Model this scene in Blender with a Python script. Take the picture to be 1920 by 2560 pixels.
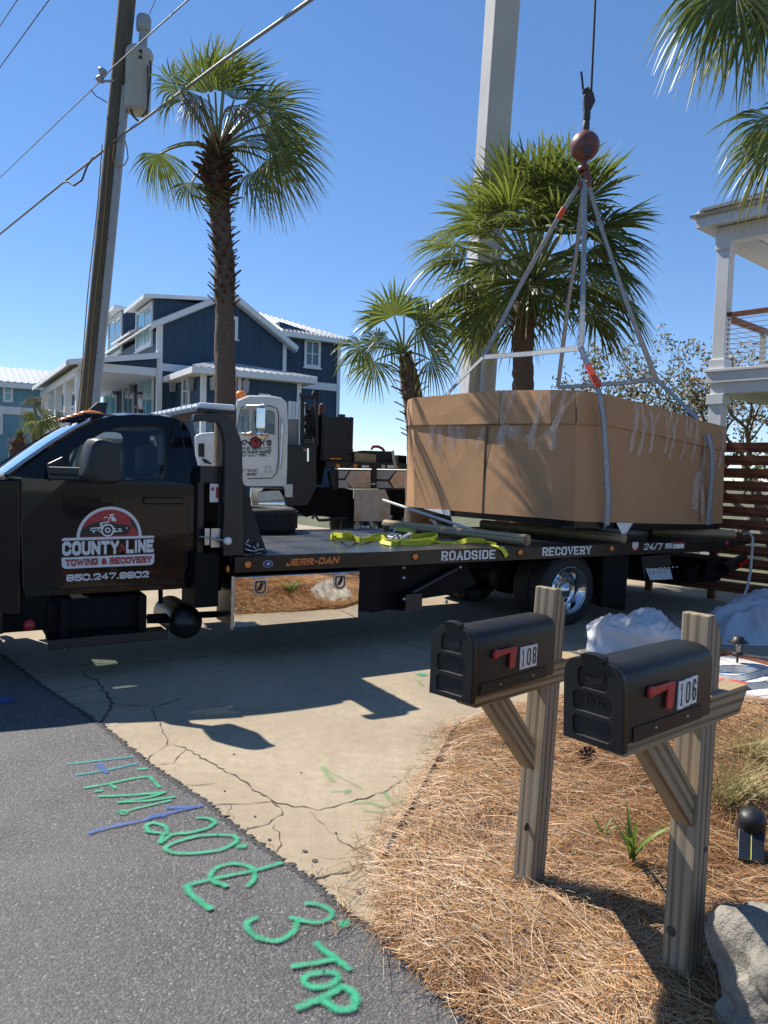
import bpy, bmesh, math, random
import numpy as np
from mathutils import Vector, Matrix, Euler
from mathutils.geometry import tessellate_polygon
R = math.radians
scene = bpy.context.scene
for o in list(bpy.data.objects): bpy.data.objects.remove(o)
COL = scene.collection

# ------------------------------------------------------------------ camera
EYE = Vector((0, 0, 1.70)); FPX = 1880.0
PITCH, ROLL = R(3.2), R(1.7)
FWD = Vector((0, math.cos(PITCH), -math.sin(PITCH)))
_r0 = Vector((1, 0, 0)); _u0 = _r0.cross(FWD)
RIGHT = _r0 * math.cos(ROLL) + _u0 * math.sin(ROLL)
UP = -_r0 * math.sin(ROLL) + _u0 * math.cos(ROLL)
cam = bpy.data.cameras.new('camera'); camo = bpy.data.objects.new('camera', cam); COL.objects.link(camo)
cam.sensor_width = 36; cam.sensor_fit = 'AUTO'; cam.lens = 36 * FPX / 2560
cam.clip_start = .05; cam.clip_end = 5000
camo.matrix_world = Matrix(((RIGHT.x, UP.x, -FWD.x, EYE.x), (RIGHT.y, UP.y, -FWD.y, EYE.y), (RIGHT.z, UP.z, -FWD.z, EYE.z), (0, 0, 0, 1)))
scene.camera = camo

# ------------------------------------------------------------------ light
SUN_EL = R(48); SUN_H = Vector((-.805, .593)).normalized()
w = bpy.data.worlds.new('World'); scene.world = w; w.use_nodes = True
nt = w.node_tree; bgn = nt.nodes['Background']
sky = nt.nodes.new('ShaderNodeTexSky'); sky.sky_type = 'NISHITA'; sky.sun_disc = False
sky.sun_elevation = SUN_EL; sky.sun_rotation = math.atan2(SUN_H.x, SUN_H.y)
sky.air_density = .74; sky.dust_density = 0.0; sky.ozone_density = 5.0; sky.altitude = 0
hs = nt.nodes.new('ShaderNodeHueSaturation'); hs.inputs['Saturation'].default_value = 1.18; hs.inputs['Hue'].default_value = .508; nt.links.new(sky.outputs[0], hs.inputs['Color']); gm = nt.nodes.new('ShaderNodeGamma'); gm.inputs['Gamma'].default_value = .74; nt.links.new(hs.outputs[0], gm.inputs['Color']); nt.links.new(gm.outputs[0], bgn.inputs[0]); bgn.inputs[1].default_value = .15
sl = bpy.data.lights.new('sun', 'SUN'); sl.energy = 4.5; sl.angle = R(.53); sl.color = (1, .945, .85)
so = bpy.data.objects.new('sun', sl); COL.objects.link(so)
_ts = Vector((SUN_H.x * math.cos(SUN_EL), SUN_H.y * math.cos(SUN_EL), math.sin(SUN_EL)))
so.rotation_euler = _ts.to_track_quat('Z', 'Y').to_euler(); so.location = _ts * 60
scene.view_settings.view_transform = 'Standard'; scene.view_settings.look = 'None'
scene.view_settings.exposure = 0.82; scene.view_settings.gamma = 1.0
scene.cycles.max_bounces = 7; scene.cycles.transparent_max_bounces = 14; scene.cycles.use_denoising = True
scene.cycles.caustics_reflective = False; scene.cycles.caustics_refractive = False

# ------------------------------------------------------------------ where things stand
def ray(px, py):
    return FWD + RIGHT * ((px - 960) / FPX) + UP * ((1280 - py) / FPX)
def at(px, py, Y):                       # the point on the plane y = Y
    d = ray(px, py); return EYE + d * (Y / d.y)
def gp(px, py, z=0.0):                   # the point on a level plane
    d = ray(px, py); return EYE + d * ((z - EYE.z) / d.z)
def onp(px, py, o, n):                   # the point on any plane
    d = ray(px, py); return EYE + d * ((o - EYE).dot(n) / d.dot(n))
class Frame:
    """a thing's own axes: x along, y away, z up"""
    def __init__(s, o, yaw):
        s.o = Vector(o); s.yaw = yaw; c, k = math.cos(yaw), math.sin(yaw)
        s.x = Vector((c, k, 0)); s.y = Vector((-k, c, 0))
    def loc(s, p):
        d = p - s.o; return Vector((d.dot(s.x), d.dot(s.y), d.z))
    def wy(s, px, py, y=0.0):            # local point on plane local y
        return s.loc(onp(px, py, s.o + s.y * y, s.y))
    def wx(s, px, py, x=0.0):
        return s.loc(onp(px, py, s.o + s.x * x, s.x))
    def wz(s, px, py, z=0.0):
        return s.loc(gp(px, py, z + s.o.z))
    def world(s, p):
        return s.o + s.x * p[0] + s.y * p[1] + Vector((0, 0, p[2]))

# ------------------------------------------------------------------ mesh helper
class MB:
    def __init__(s): s.v = []; s.f = []; s.m = []; s.s = []
    def add(s, vs, fs, mi=0, sm=False):
        b = len(s.v); s.v += [tuple(q) for q in vs]
        for f in fs: s.f.append(tuple(b + i for i in f)); s.m.append(mi); s.s.append(sm)
        return s
    def bx(s, x0, x1, y0, y1, z0, z1, mi=0):
        return s.add([(x0,y0,z0),(x1,y0,z0),(x1,y1,z0),(x0,y1,z0),(x0,y0,z1),(x1,y0,z1),(x1,y1,z1),(x0,y1,z1)],
            [(0,3,2,1),(4,5,6,7),(0,1,5,4),(1,2,6,5),(2,3,7,6),(3,0,4,7)], mi)
    def obox(s, c, ax, ay, az, mi=0):    # oriented box from half-axis vectors
        c = Vector(c); ax, ay, az = Vector(ax), Vector(ay), Vector(az)
        P = [c+ax*i+ay*j+az*k for k in (-1,1) for (i,j) in ((-1,-1),(1,-1),(1,1),(-1,1))]
        return s.add(P, [(0,3,2,1),(4,5,6,7),(0,1,5,4),(1,2,6,5),(2,3,7,6),(3,0,4,7)], mi)
    def bar(s, p0, p1, w, h, mi=0, up=(0,0,1)):
        p0, p1 = Vector(p0), Vector(p1); d = p1 - p0; u = Vector(up)
        a = d.normalized(); sd = a.cross(u)
        if sd.length < 1e-4: sd = a.cross(Vector((1,0,0)))
        sd.normalize(); u = sd.cross(a)
        return s.obox((p0+p1)/2, d/2, sd*(w/2), u*(h/2), mi)
    def prism(s, poly, a, b, ax='y', mi=0, sm=False):
        """poly of 2-D points; ax 'y': (x,z) extruded along y; 'x': (y,z); 'z': (x,y)"""
        def P(q, t):
            return (q[0], t, q[1]) if ax == 'y' else ((t, q[0], q[1]) if ax == 'x' else (q[0], q[1], t))
        n = len(poly)
        tris = tessellate_polygon([[Vector((q[0], q[1], 0)) for q in poly]])
        vs = [P(q, a) for q in poly] + [P(q, b) for q in poly]
        s.add(vs, [tuple(t) for t in tris] + [tuple(i + n for i in reversed(t)) for t in tris], mi)
        s.add(vs, [(i, (i+1) % n, (i+1) % n + n, i + n) for i in range(n)], mi, sm)
        return s
    def cyl(s, p0, p1, r0, r1=None, n=14, mi=0, caps=True, sm=True):
        return s.tube([p0, p1], [r0, r0 if r1 is None else r1], n, mi, caps, sm)
    def tube(s, pts, r, n=8, mi=0, caps=True, sm=True):
        pts = [Vector(p) for p in pts]; m = len(pts)
        rs = list(r) if hasattr(r, '__len__') else [r] * m
        vs = []; prev = None
        for i, p in enumerate(pts):
            d = (pts[min(i+1, m-1)] - pts[max(i-1, 0)]).normalized()
            if prev is None:
                a = Vector((0,0,1)) if abs(d.z) < .9 else Vector((1,0,0)); u = (a - d*a.dot(d)).normalized()
            else:
                u = (prev - d*prev.dot(d)).normalized()
            prev = u; q = d.cross(u)
            for k in range(n):
                t = 2*math.pi*k/n; vs.append(p + (u*math.cos(t) + q*math.sin(t))*rs[i])
        fs = [(i*n+k, i*n+(k+1) % n, (i+1)*n+(k+1) % n, (i+1)*n+k) for i in range(m-1) for k in range(n)]
        s.add(vs, fs, mi, sm)
        if caps: s.add(vs[:n], [tuple(reversed(range(n)))], mi); s.add(vs[-n:], [tuple(range(n))], mi)
        return s
    def lathe(s, prof, n=24, o=(0,0,0), ax=(0,0,1), mi=0, sm=True):
        o = Vector(o); a = Vector(ax).normalized(); t = Vector((1,0,0)) if abs(a.x) < .9 else Vector((0,1,0))
        u = (t - a*t.dot(a)).normalized(); q = a.cross(u); vs = []
        for (r, h) in prof:
            for k in range(n):
                th = 2*math.pi*k/n; vs.append(o + a*h + (u*math.cos(th) + q*math.sin(th))*r)
        fs = [(i*n+k, i*n+(k+1) % n, (i+1)*n+(k+1) % n, (i+1)*n+k) for i in range(len(prof)-1) for k in range(n)]
        return s.add(vs, fs, mi, sm)
    def holed(s, outer, holes, fn, mi=0):
        """flat polygon with holes, each 2-D point mapped to space by fn"""
        allp = list(outer) + [q for h in holes for q in h]
        tr = tessellate_polygon([[Vector((q[0], q[1], 0)) for q in outer]] + [[Vector((q[0], q[1], 0)) for q in h] for h in holes])
        return s.add([fn(q) for q in allp], [tuple(t) for t in tr], mi)
    def strap(s, pts, sides, w, th=.004, mi=0, emi=None, ew=.12):
        """a flat webbing ribbon: centre points, side directions, width; emi colours its edges"""
        pts = [Vector(p) for p in pts]; m = len(pts)
        if not isinstance(sides, list): sides = [sides] * m
        sides = [Vector(q).normalized() for q in sides]; nn = []
        for i in range(m):
            d = (pts[min(i+1, m-1)] - pts[max(i-1, 0)]).normalized(); sd = sides[i]; sd = (sd - d*sd.dot(d)).normalized(); sides[i] = sd
            nn.append(d.cross(sd))
        cuts = [-.5, .5] if emi is None else [-.5, -.5+ew, .5-ew, .5]
        k = len(cuts); vs = []
        for i in range(m):
            for sg in (-1, 1):
                for c in cuts: vs.append(pts[i] + sides[i]*(c*w) + nn[i]*(sg*th/2))
        for i in range(m-1):
            a, b = i*2*k, (i+1)*2*k
            for j in range(k-1):
                mm = mi if (emi is None or j == 1) else emi
                s.add([vs[a+j], vs[a+j+1], vs[b+j+1], vs[b+j]], [(0,1,2,3)], mm, True)
                s.add([vs[a+k+j], vs[a+k+j+1], vs[b+k+j+1], vs[b+k+j]], [(3,2,1,0)], mm, True)
            mm = mi if emi is None else emi
            s.add([vs[a], vs[b], vs[b+k], vs[a+k]], [(0,1,2,3)], mm)
            s.add([vs[a+k-1], vs[b+k-1], vs[b+2*k-1], vs[a+2*k-1]], [(3,2,1,0)], mm)
        return s
    def build(s, name, mats, parent=None, bevel=0, weld=False, seg=2, sub=0):
        me = bpy.data.meshes.new(name)
        v = s.v; f = s.f
        me.from_pydata([tuple(q) for q in v], [], f)
        if not isinstance(mats, (list, tuple)): mats = [mats]
        for m in mats: me.materials.append(M[m])
        me.polygons.foreach_set('material_index', s.m); me.polygons.foreach_set('use_smooth', s.s)
        if weld or bevel or sub:
            b = bmesh.new(); b.from_mesh(me); bmesh.ops.remove_doubles(b, verts=b.verts, dist=1e-5)
            bmesh.ops.recalc_face_normals(b, faces=b.faces); b.to_mesh(me); b.free()
        me.update()
        o = bpy.data.objects.new(name, me); COL.objects.link(o)
        if parent: o.parent = parent
        if bevel:
            md = o.modifiers.new('bevel', 'BEVEL'); md.width = bevel; md.segments = seg; md.limit_method = 'ANGLE'; md.angle_limit = R(35)
        if sub:
            md = o.modifiers.new('sub', 'SUBSURF'); md.levels = sub; md.render_levels = sub
        return o
def tag(o, label=None, cat=None, group=None, kind=None):
    if label: o['label'] = label
    if cat: o['category'] = cat
    if group: o['group'] = group
    if kind: o['kind'] = kind
    return o
def thing(name, label, cat, loc=(0,0,0), rz=0, group=None):
    o = bpy.data.objects.new(name, None); COL.objects.link(o); o.empty_display_size = .1
    o.location = loc; o.rotation_euler = (0, 0, rz); return tag(o, label, cat, group)
def dup(o, parent=None, loc=None, rz=None):
    c = o.copy(); COL.objects.link(c); c.parent = parent
    if loc is not None: c.location = loc
    if rz is not None: c.rotation_euler = (0, 0, rz)
    for ch in o.children: dup(ch, c)
    return c
def regrain(o, d):
    """turn the mesh's own z axis along the timber's length so that its grain follows"""
    m = Vector(d).to_track_quat('Z', 'Y').to_matrix().to_4x4(); o.data.transform(m.inverted()); o.matrix_basis = o.matrix_basis @ m; return o
def put(name, mesh, parent, mat4):
    o = bpy.data.objects.new(name, mesh); COL.objects.link(o); o.parent = parent; o.matrix_basis = mat4; return o

# ------------------------------------------------------------------ materials
M = {}
def newmat(name):
    m = bpy.data.materials.new(name); m.use_nodes = True; M[name] = m
    t = m.node_tree; return m, t, t.nodes['Principled BSDF']
def N(t, kind, **kw):
    n = t.nodes.new(kind)
    for k, v in kw.items():
        if k in n.inputs: n.inputs[k].default_value = v
        else: setattr(n, k, v)
    return n
def ramp(t, src, stops):
    r = t.nodes.new('ShaderNodeValToRGB'); e = r.color_ramp.elements
    while len(e) < len(stops): e.new(.5)
    for i, (p, c) in enumerate(stops):
        e[i].position = p; e[i].color = (*c, 1) if len(c) == 3 else c
    t.links.new(src, r.inputs[0]); return r
def coords(t, scale=(1,1,1), kind='Object', rot=(0,0,0), loc=(0,0,0)):
    tc = t.nodes.new('ShaderNodeTexCoord'); mp = t.nodes.new('ShaderNodeMapping')
    mp.inputs['Scale'].default_value = scale; mp.inputs['Rotation'].default_value = rot; mp.inputs['Location'].default_value = loc
    t.links.new(tc.outputs[kind], mp.inputs[0]); return mp.outputs[0]
def noise(t, co, scale, detail=4, rough=.55, dist=0):
    n = N(t, 'ShaderNodeTexNoise', Scale=scale, Detail=detail, Roughness=rough, Distortion=dist)
    if co is not None: t.links.new(co, n.inputs['Vector'])
    return n.outputs['Fac']
def bump(t, b, h, strength=.3, dist=.01):
    n = N(t, 'ShaderNodeBump', Strength=strength, Distance=dist); t.links.new(h, n.inputs['Height'])
    t.links.new(n.outputs[0], b.inputs['Normal']); return n
def mixc(t, fac, a, b, mode='MIX'):
    n = N(t, 'ShaderNodeMix', data_type='RGBA', blend_type=mode)
    for sock, val in ((n.inputs[0], fac), (n.inputs[6], a), (n.inputs[7], b)):
        if isinstance(val, bpy.types.NodeSocket): t.links.new(val, sock)
        elif isinstance(val, (int, float)): sock.default_value = val
        else: sock.default_value = (*val, 1)
    return n.outputs[2]
def plain(name, col, rough=.6, metal=0, spec=.5, var=.12, vs=6, bmp=0, bs=60, coat=0, bd=.004, kind='Object'):
    """a base colour with gentle blotches and optional fine relief"""
    m, t, b = newmat(name); co = coords(t, kind=kind)
    n = noise(t, co, vs, 5, .6)
    lo = tuple(c*(1-var) for c in col); hi = tuple(min(1, c*(1+var)) for c in col)
    r = ramp(t, n, [(.3, lo), (.7, hi)]); t.links.new(r.outputs[0], b.inputs['Base Color'])
    rr = N(t, 'ShaderNodeMapRange'); rr.inputs['To Min'].default_value = max(.02, rough*.85); rr.inputs['To Max'].default_value = min(1, rough*1.15)
    t.links.new(n, rr.inputs[0]); t.links.new(rr.outputs[0], b.inputs['Roughness'])
    b.inputs['Metallic'].default_value = metal; b.inputs['Specular IOR Level'].default_value = spec
    b.inputs['Coat Weight'].default_value = coat; b.inputs['Coat Roughness'].default_value = .03
    if bmp: bump(t, b, noise(t, co, bs, 3), bmp, bd)
    return m

# asphalt: stones in tar
m, t, b = newmat('asphalt'); co = coords(t)
v = N(t, 'ShaderNodeTexVoronoi', Scale=105); t.links.new(co, v.inputs['Vector'])
big = noise(t, co, 1.2, 5); fine = noise(t, co, 240, 2)
st = ramp(t, v.outputs['Color'], [(.0, (.045,.043,.043)), (.5, (.125,.117,.115)), (.84, (.20,.188,.184)), (.97, (.42,.39,.37))])
c1 = mixc(t, ramp(t, v.outputs['Distance'], [(.25, (0,0,0)), (.75, (1,1,1))]).outputs[0], st.outputs[0], (.045,.045,.047))
c2 = mixc(t, ramp(t, big, [(.35, (0,0,0)), (.7, (.55,.55,.55))]).outputs[0], c1, (.15,.14,.137))
sa_ = noise(t, coords(t), 2.6, 6, .7); c2 = mixc(t, ramp(t, sa_, [(.60, (0,0,0)), (.72, (.5,.5,.5))]).outputs[0], c2, (.055,.053,.052)); t.links.new(c2, b.inputs['Base Color']); b.inputs['Roughness'].default_value = .75
hh = N(t, 'ShaderNodeMath', operation='SUBTRACT'); t.links.new(fine, hh.inputs[0]); t.links.new(v.outputs['Distance'], hh.inputs[1])
bump(t, b, hh.outputs[0], .7, .006)
plain('tar', (.06,.057,.056), .8, var=.5, vs=60, bmp=.9, bs=110, bd=.01)
# concrete: sandy, stained, pitted
m, t, b = newmat('concrete'); co = coords(t)
a = noise(t, co, .9, 6, .6); c = noise(t, co, 14, 6, .7); d = noise(t, co, 170, 2)
base = ramp(t, a, [(.3, (.30,.235,.155)), (.55, (.385,.315,.215)), (.75, (.43,.36,.255))])
c1 = mixc(t, ramp(t, c, [(.35, (.8,.8,.8)), (.6, (0,0,0))]).outputs[0], base.outputs[0], (.26,.20,.135), 'MIX')
c1 = mixc(t, .35, c1, base.outputs[0])
sp = ramp(t, d, [(.30, (.42,.42,.42)), (.42, (1,1,1)), (.62, (1,1,1)), (.75, (1.2,1.2,1.2))])
c2 = mixc(t, .6, c1, mixc(t, 1.0, c1, sp.outputs[0], 'MULTIPLY'))
vp = N(t, 'ShaderNodeTexVoronoi', Scale=9); t.links.new(co, vp.inputs['Vector'])
c3 = mixc(t, ramp(t, vp.outputs['Distance'], [(.025, (.8,.8,.8)), (.05, (0,0,0))]).outputs[0], c2, (.16,.13,.10))
st_ = noise(t, coords(t, (1,.45,1), rot=(0,0,R(-40))), 1.1, 7, .68, .4); c3 = mixc(t, ramp(t, st_, [(.50, (0,0,0)), (.62, (.42,.42,.42)), (.8, (.6,.6,.6))]).outputs[0], c3, (.24,.19,.135))
t.links.new(c3, b.inputs['Base Color']); b.inputs['Roughness'].default_value = .85
bump(t, b, d, .45, .005)
plain('crack', (.075,.06,.045), .95, var=.3)
plain('ground', (.10,.105,.055), .95, var=.4, vs=2, bmp=.6, bs=20, bd=.03)
plain('straw_soil', (.105,.05,.024), .95, var=.45, vs=25, bmp=1, bs=90, bd=.02)
def attr_mat(name, stops, rough=.6, transl=0, spec=.4):
    """colour by the per-strand random value stored on the mesh"""
    m, t, b = newmat(name); at_ = N(t, 'ShaderNodeAttribute', attribute_name='rnd')
    r = ramp(t, at_.outputs['Fac'], stops); t.links.new(r.outputs[0], b.inputs['Base Color'])
    b.inputs['Roughness'].default_value = rough; b.inputs['Specular IOR Level'].default_value = spec
    if transl:
        tr = t.nodes.new('ShaderNodeBsdfTranslucent'); mx = t.nodes.new('ShaderNodeMixShader'); mx.inputs[0].default_value = transl
        t.links.new(r.outputs[0], tr.inputs[0]); t.links.new(b.outputs[0], mx.inputs[1]); t.links.new(tr.outputs[0], mx.inputs[2])
        t.links.new(mx.outputs[0], t.nodes['Material Output'].inputs[0])
    return m
attr_mat('straw', [(0, (.055,.026,.014)), (.3, (.24,.105,.038)), (.55, (.37,.185,.07)), (.8, (.56,.33,.135)), (1, (.46,.37,.26))], .45)
attr_mat('grass', [(0, (.06,.10,.02)), (.6, (.13,.19,.045)), (1, (.26,.25,.09))], .55, .3)
attr_mat('dry_grass', [(0, (.13,.13,.04)), (.5, (.30,.25,.09)), (1, (.48,.38,.18))], .55, .3)
attr_mat('lily', [(0, (.10,.17,.03)), (1, (.22,.30,.06))], .4, .35)
attr_mat('oak_leaf', [(0, (.08,.085,.02)), (.5, (.14,.13,.042)), (.85, (.22,.15,.07)), (1, (.26,.14,.07))], .5, .35)
def leaf(name, col, tip, transl=.3, rough=.34):
    m, t, b = newmat(name); at_ = N(t, 'ShaderNodeAttribute', attribute_name='rnd')
    r = ramp(t, at_.outputs['Fac'], [(0, tuple(c*.6 for c in col)), (.62, col), (.86, tuple(c*1.35 for c in col)), (1, tip)])
    t.links.new(r.outputs[0], b.inputs['Base Color']); b.inputs['Roughness'].default_value = rough; b.inputs['Specular IOR Level'].default_value = .32
    tr = t.nodes.new('ShaderNodeBsdfTranslucent'); mx = t.nodes.new('ShaderNodeMixShader'); mx.inputs[0].default_value = transl
    br = mixc(t, .5, r.outputs[0], (.16,.22,.03)); t.links.new(br, tr.inputs[0])
    t.links.new(b.outputs[0], mx.inputs[1]); t.links.new(tr.outputs[0], mx.inputs[2]); t.links.new(mx.outputs[0], t.nodes['Material Output'].inputs[0])
leaf('frond', (.135,.155,.036), (.44,.34,.15), .40); leaf('frond_fresh', (.20,.225,.045), (.50,.39,.16), .45)
leaf('frond_dry', (.22,.15,.07), (.38,.29,.17), .25, .5)
plain('petiole', (.17,.20,.07), .45, var=.3)
def bark(name, cols, sc, rough=.9):
    m, t, b = newmat(name); co = coords(t, sc); n = noise(t, co, 5, 7, .7, .6); n2 = noise(t, co, 1.3, 3)
    r = ramp(t, n, [(.28, cols[0]), (.5, cols[1]), (.72, cols[2])])
    t.links.new(mixc(t, n2, r.outputs[0], cols[1]), b.inputs['Base Color']); b.inputs['Roughness'].default_value = rough
    bump(t, b, n, 1, .03)
bark('palm_trunk', [(.045,.028,.02), (.14,.098,.07), (.25,.20,.155)], (3,3,9))
bark('palm_boot', [(.03,.016,.01), (.10,.052,.03), (.19,.115,.07)], (8,8,8))
bark('oak_bark', [(.08,.07,.06), (.17,.15,.13), (.26,.235,.21)], (6,6,2))
bark('pole_wood', [(.055,.046,.034), (.125,.105,.075), (.20,.175,.13)], (9,9,.5))
def lumber(name, cols, scale, dens=1.0, rough=.75):
    """sawn treated pine: growth-ring bands running along local z"""
    m, t, b = newmat(name); co = coords(t, scale, loc=(.85,.6,.3))
    wv = N(t, 'ShaderNodeTexWave', Scale=dens, Distortion=5.5, Detail=2.0, wave_type='RINGS', rings_direction='Z')
    wv.inputs['Detail Scale'].default_value = .55; t.links.new(co, wv.inputs['Vector'])
    n = noise(t, co, 2.5, 6, .7); g = noise(t, coords(t, (140,140,2)), 1, 3)
    r = ramp(t, wv.outputs['Fac'], [(.08, cols[0]), (.35, cols[1]), (.8, cols[2])])
    gr = ramp(t, n, [(.35, (0,0,0)), (.7, (.75,.75,.75))])
    c = mixc(t, gr.outputs[0], r.outputs[0], cols[3]); c = mixc(t, .5, c, mixc(t, 1, c, ramp(t, g, [(.3, (.55,.55,.55)), (.6, (1.15,1.15,1.15))]).outputs[0], 'MULTIPLY'))
    kn = N(t, 'ShaderNodeTexVoronoi', Scale=1.0); t.links.new(coords(t, (5,5,2.6)), kn.inputs['Vector'])
    c = mixc(t, ramp(t, kn.outputs['Distance'], [(.05, (1,1,1)), (.11, (0,0,0))]).outputs[0], c, (.05,.026,.012))
    t.links.new(c, b.inputs['Base Color']); b.inputs['Roughness'].default_value = rough; b.inputs['Specular IOR Level'].default_value = .25
    bump(t, b, mixc(t, .5, wv.outputs['Color'], g), .16, .003)
lumber('post_wood', [(.15,.088,.043), (.31,.225,.135), (.37,.285,.185), (.27,.235,.19)], (11,11,.9), 1.0)
lumber('brace_wood', [(.13,.065,.026), (.34,.23,.12), (.40,.29,.165), (.31,.245,.17)], (11,11,1.0), 1.0)
lumber('fence_wood', [(.10,.030,.014), (.19,.062,.028), (.24,.085,.040), (.15,.055,.03)], (12,12,2), .8, .6)
lumber('log_wood', [(.27,.17,.075), (.42,.30,.16), (.48,.36,.21), (.33,.26,.17)], (9,9,.5), .7)
lumber('deck_white', [(.52,.48,.44), (.64,.60,.56), (.68,.65,.61), (.56,.53,.50)], (9,9,2), .8)
# paints, plastics, metals
plain('truck_black', (.005,.0056,.0075), .13, var=.1, coat=.38, spec=.2)
plain('black_steel', (.0075,.008,.0095), .38, var=.4, vs=9, bmp=.1, bs=40)
plain('rail_black', (.0075,.007,.007), .25, var=.3, vs=5, spec=.45)
plain('black_plastic', (.012,.0125,.0135), .48, var=.15, bmp=.25, bs=240, bd=.001)
plain('mailbox_plastic', (.0125,.0128,.0138), .46, spec=.32, var=.3, vs=8, bmp=.3, bs=420, bd=.0008)
plain('rubber', (.02,.0195,.0185), .75, var=.35, vs=14, bmp=.15, bs=50)
plain('under_black', (.0045,.0045,.005), .7, var=.5, vs=8, spec=.2)
plain('flag_red', (.50,.032,.035), .4, var=.1, bmp=.15, bs=150, bd=.001)
plain('sticker', (.78,.78,.76), .4, var=.05); plain('sticker_grey', (.50,.51,.53), .4, var=.06)
plain('ink', (.012,.012,.014), .5); plain('vinyl_white', (.66,.66,.68), .35, var=.04)
plain('vinyl_red', (.36,.022,.03), .35, var=.06); plain('vinyl_orange', (.62,.20,.03), .35, var=.05); plain('vinyl_blue', (.05,.05,.19), .35); plain('solar_cell', (.018,.02,.028), .2)
plain('lens_orange', (.80,.22,.02), .18, spec=.7, var=.1); plain('lens_red', (.40,.01,.012), .18, spec=.7); plain('lens_clear', (.72,.73,.76), .15, var=.12, vs=40)
plain('chrome', (.56,.56,.57), .08, 1, var=.03); plain('steel', (.42,.42,.43), .33, 1, var=.2, vs=12)
plain('polished_alu', (.66,.66,.68), .13, 1, var=.05)
m, t, b = newmat('mirror_steel'); b.inputs['Base Color'].default_value = (.80,.79,.78,1); b.inputs['Metallic'].default_value = 1; b.inputs['Roughness'].default_value = .018
bump(t, b, noise(t, coords(t, (2,2,2)), 1.5, 2), .03, .02)
plain('crane_white', (.74,.74,.73), .3, var=.06, coat=.5, vs=3); plain('boom_grey', (.38,.37,.355), .5, var=.06, vs=2, bmp=.05, bs=8)
plain('boom_white', (.50,.50,.50), .42, var=.04)
def tread(name, col, rough, metal):
    m, t, b = newmat(name); co = coords(t, rot=(0,0,R(45)))
    wv = N(t, 'ShaderNodeTexBrick', Scale=1.0); wv.inputs['Mortar Size'].default_value = .012; wv.offset = .5
    wv.inputs['Brick Width'].default_value = .055; wv.inputs['Row Height'].default_value = .024; wv.inputs['Mortar Smooth'].default_value = .6
    t.links.new(co, wv.inputs['Vector']); n = noise(t, coords(t), 3, 6, .65)
    r = ramp(t, n, [(.35, tuple(c*.7 for c in col)), (.6, col), (.8, (.20,.17,.13))]); t.links.new(r.outputs[0], b.inputs['Base Color'])
    b.inputs['Metallic'].default_value = metal
    q = ramp(t, n, [(.3, (rough*.7,)*3), (.7, (rough*1.4,)*3)]); t.links.new(q.outputs[0], b.inputs['Roughness'])
    bump(t, b, wv.outputs['Fac'], .8, -.006)
tread('tread_black', (.04,.041,.044), .34, .3); tread('tread_alu', (.50,.45,.42), .42, .8)
# cardboard with faint flutes
m, t, b = newmat('cardboard'); co = coords(t)
n = noise(t, co, 1.6, 5, .6); f = noise(t, coords(t, (1,1,60)), 2, 2); fl = N(t, 'ShaderNodeTexWave', Scale=34, Distortion=.3, wave_type='BANDS', bands_direction='X'); t.links.new(co, fl.inputs['Vector'])
r = ramp(t, n, [(.3, (.40,.225,.115)), (.7, (.46,.265,.14))]); t.links.new(r.outputs[0], b.inputs['Base Color'])
b.inputs['Roughness'].default_value = .7; b.inputs['Specular IOR Level'].default_value = .2
bump(t, b, mixc(t, .5, n, fl.outputs['Color']), .12, .012)
plain('cardboard_edge', (.44,.30,.19), .85, var=.1)
def film(name, alpha, rough, col=(.8,.8,.8)):
    m, t, b = newmat(name); b.inputs['Base Color'].default_value = (*col, 1); b.inputs['Roughness'].default_value = rough
    co = coords(t, (1,1,.35)); n = noise(t, co, 26, 4, .7, 1.2); bump(t, b, n, 1, .02)
    tr = t.nodes.new('ShaderNodeBsdfTransparent'); mx = t.nodes.new('ShaderNodeMixShader')
    a_ = ramp(t, n, [(.35, (alpha*.45,)*3), (.7, (min(1, alpha*1.9),)*3)]); t.links.new(a_.outputs[0], mx.inputs[0])
    t.links.new(tr.outputs[0], mx.inputs[1]); t.links.new(b.outputs[0], mx.inputs[2]); t.links.new(mx.outputs[0], t.nodes['Material Output'].inputs[0])
film('tape', .22, .10)
def glassy(name, tint, gloss=.08, rough=.02, base=.04):
    m, t, b = newmat(name); tr = t.nodes.new('ShaderNodeBsdfTransparent'); tr.inputs[0].default_value = (*tint, 1)
    gl = t.nodes.new('ShaderNodeBsdfGlossy'); gl.inputs['Roughness'].default_value = rough; gl.inputs[0].default_value = (.95,.97,1,1)
    fr = N(t, 'ShaderNodeLayerWeight', Blend=.18); ad = N(t, 'ShaderNodeMath', operation='MULTIPLY_ADD'); ad.inputs[1].default_value = .8; ad.inputs[2].default_value = gloss
    t.links.new(fr.outputs['Fresnel'], ad.inputs[0]); mx = t.nodes.new('ShaderNodeMixShader'); t.links.new(ad.outputs[0], mx.inputs[0])
    t.links.new(tr.outputs[0], mx.inputs[1]); t.links.new(gl.outputs[0], mx.inputs[2]); t.links.new(mx.outputs[0], t.nodes['Material Output'].inputs[0])
glassy('auto_glass', (.84,.93,.91), .05); glassy('windshield_glass', (.30,.42,.45), .22); glassy('lantern_glass', (.7,.72,.7), .12)
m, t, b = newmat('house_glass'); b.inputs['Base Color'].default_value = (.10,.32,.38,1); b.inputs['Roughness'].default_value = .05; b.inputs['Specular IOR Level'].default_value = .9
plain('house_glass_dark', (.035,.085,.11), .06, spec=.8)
plain('seat_grey', (.16,.17,.18), .8); plain('seat_dark', (.02,.022,.025), .8); plain('teal_hose', (.02,.16,.15), .5)
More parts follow.
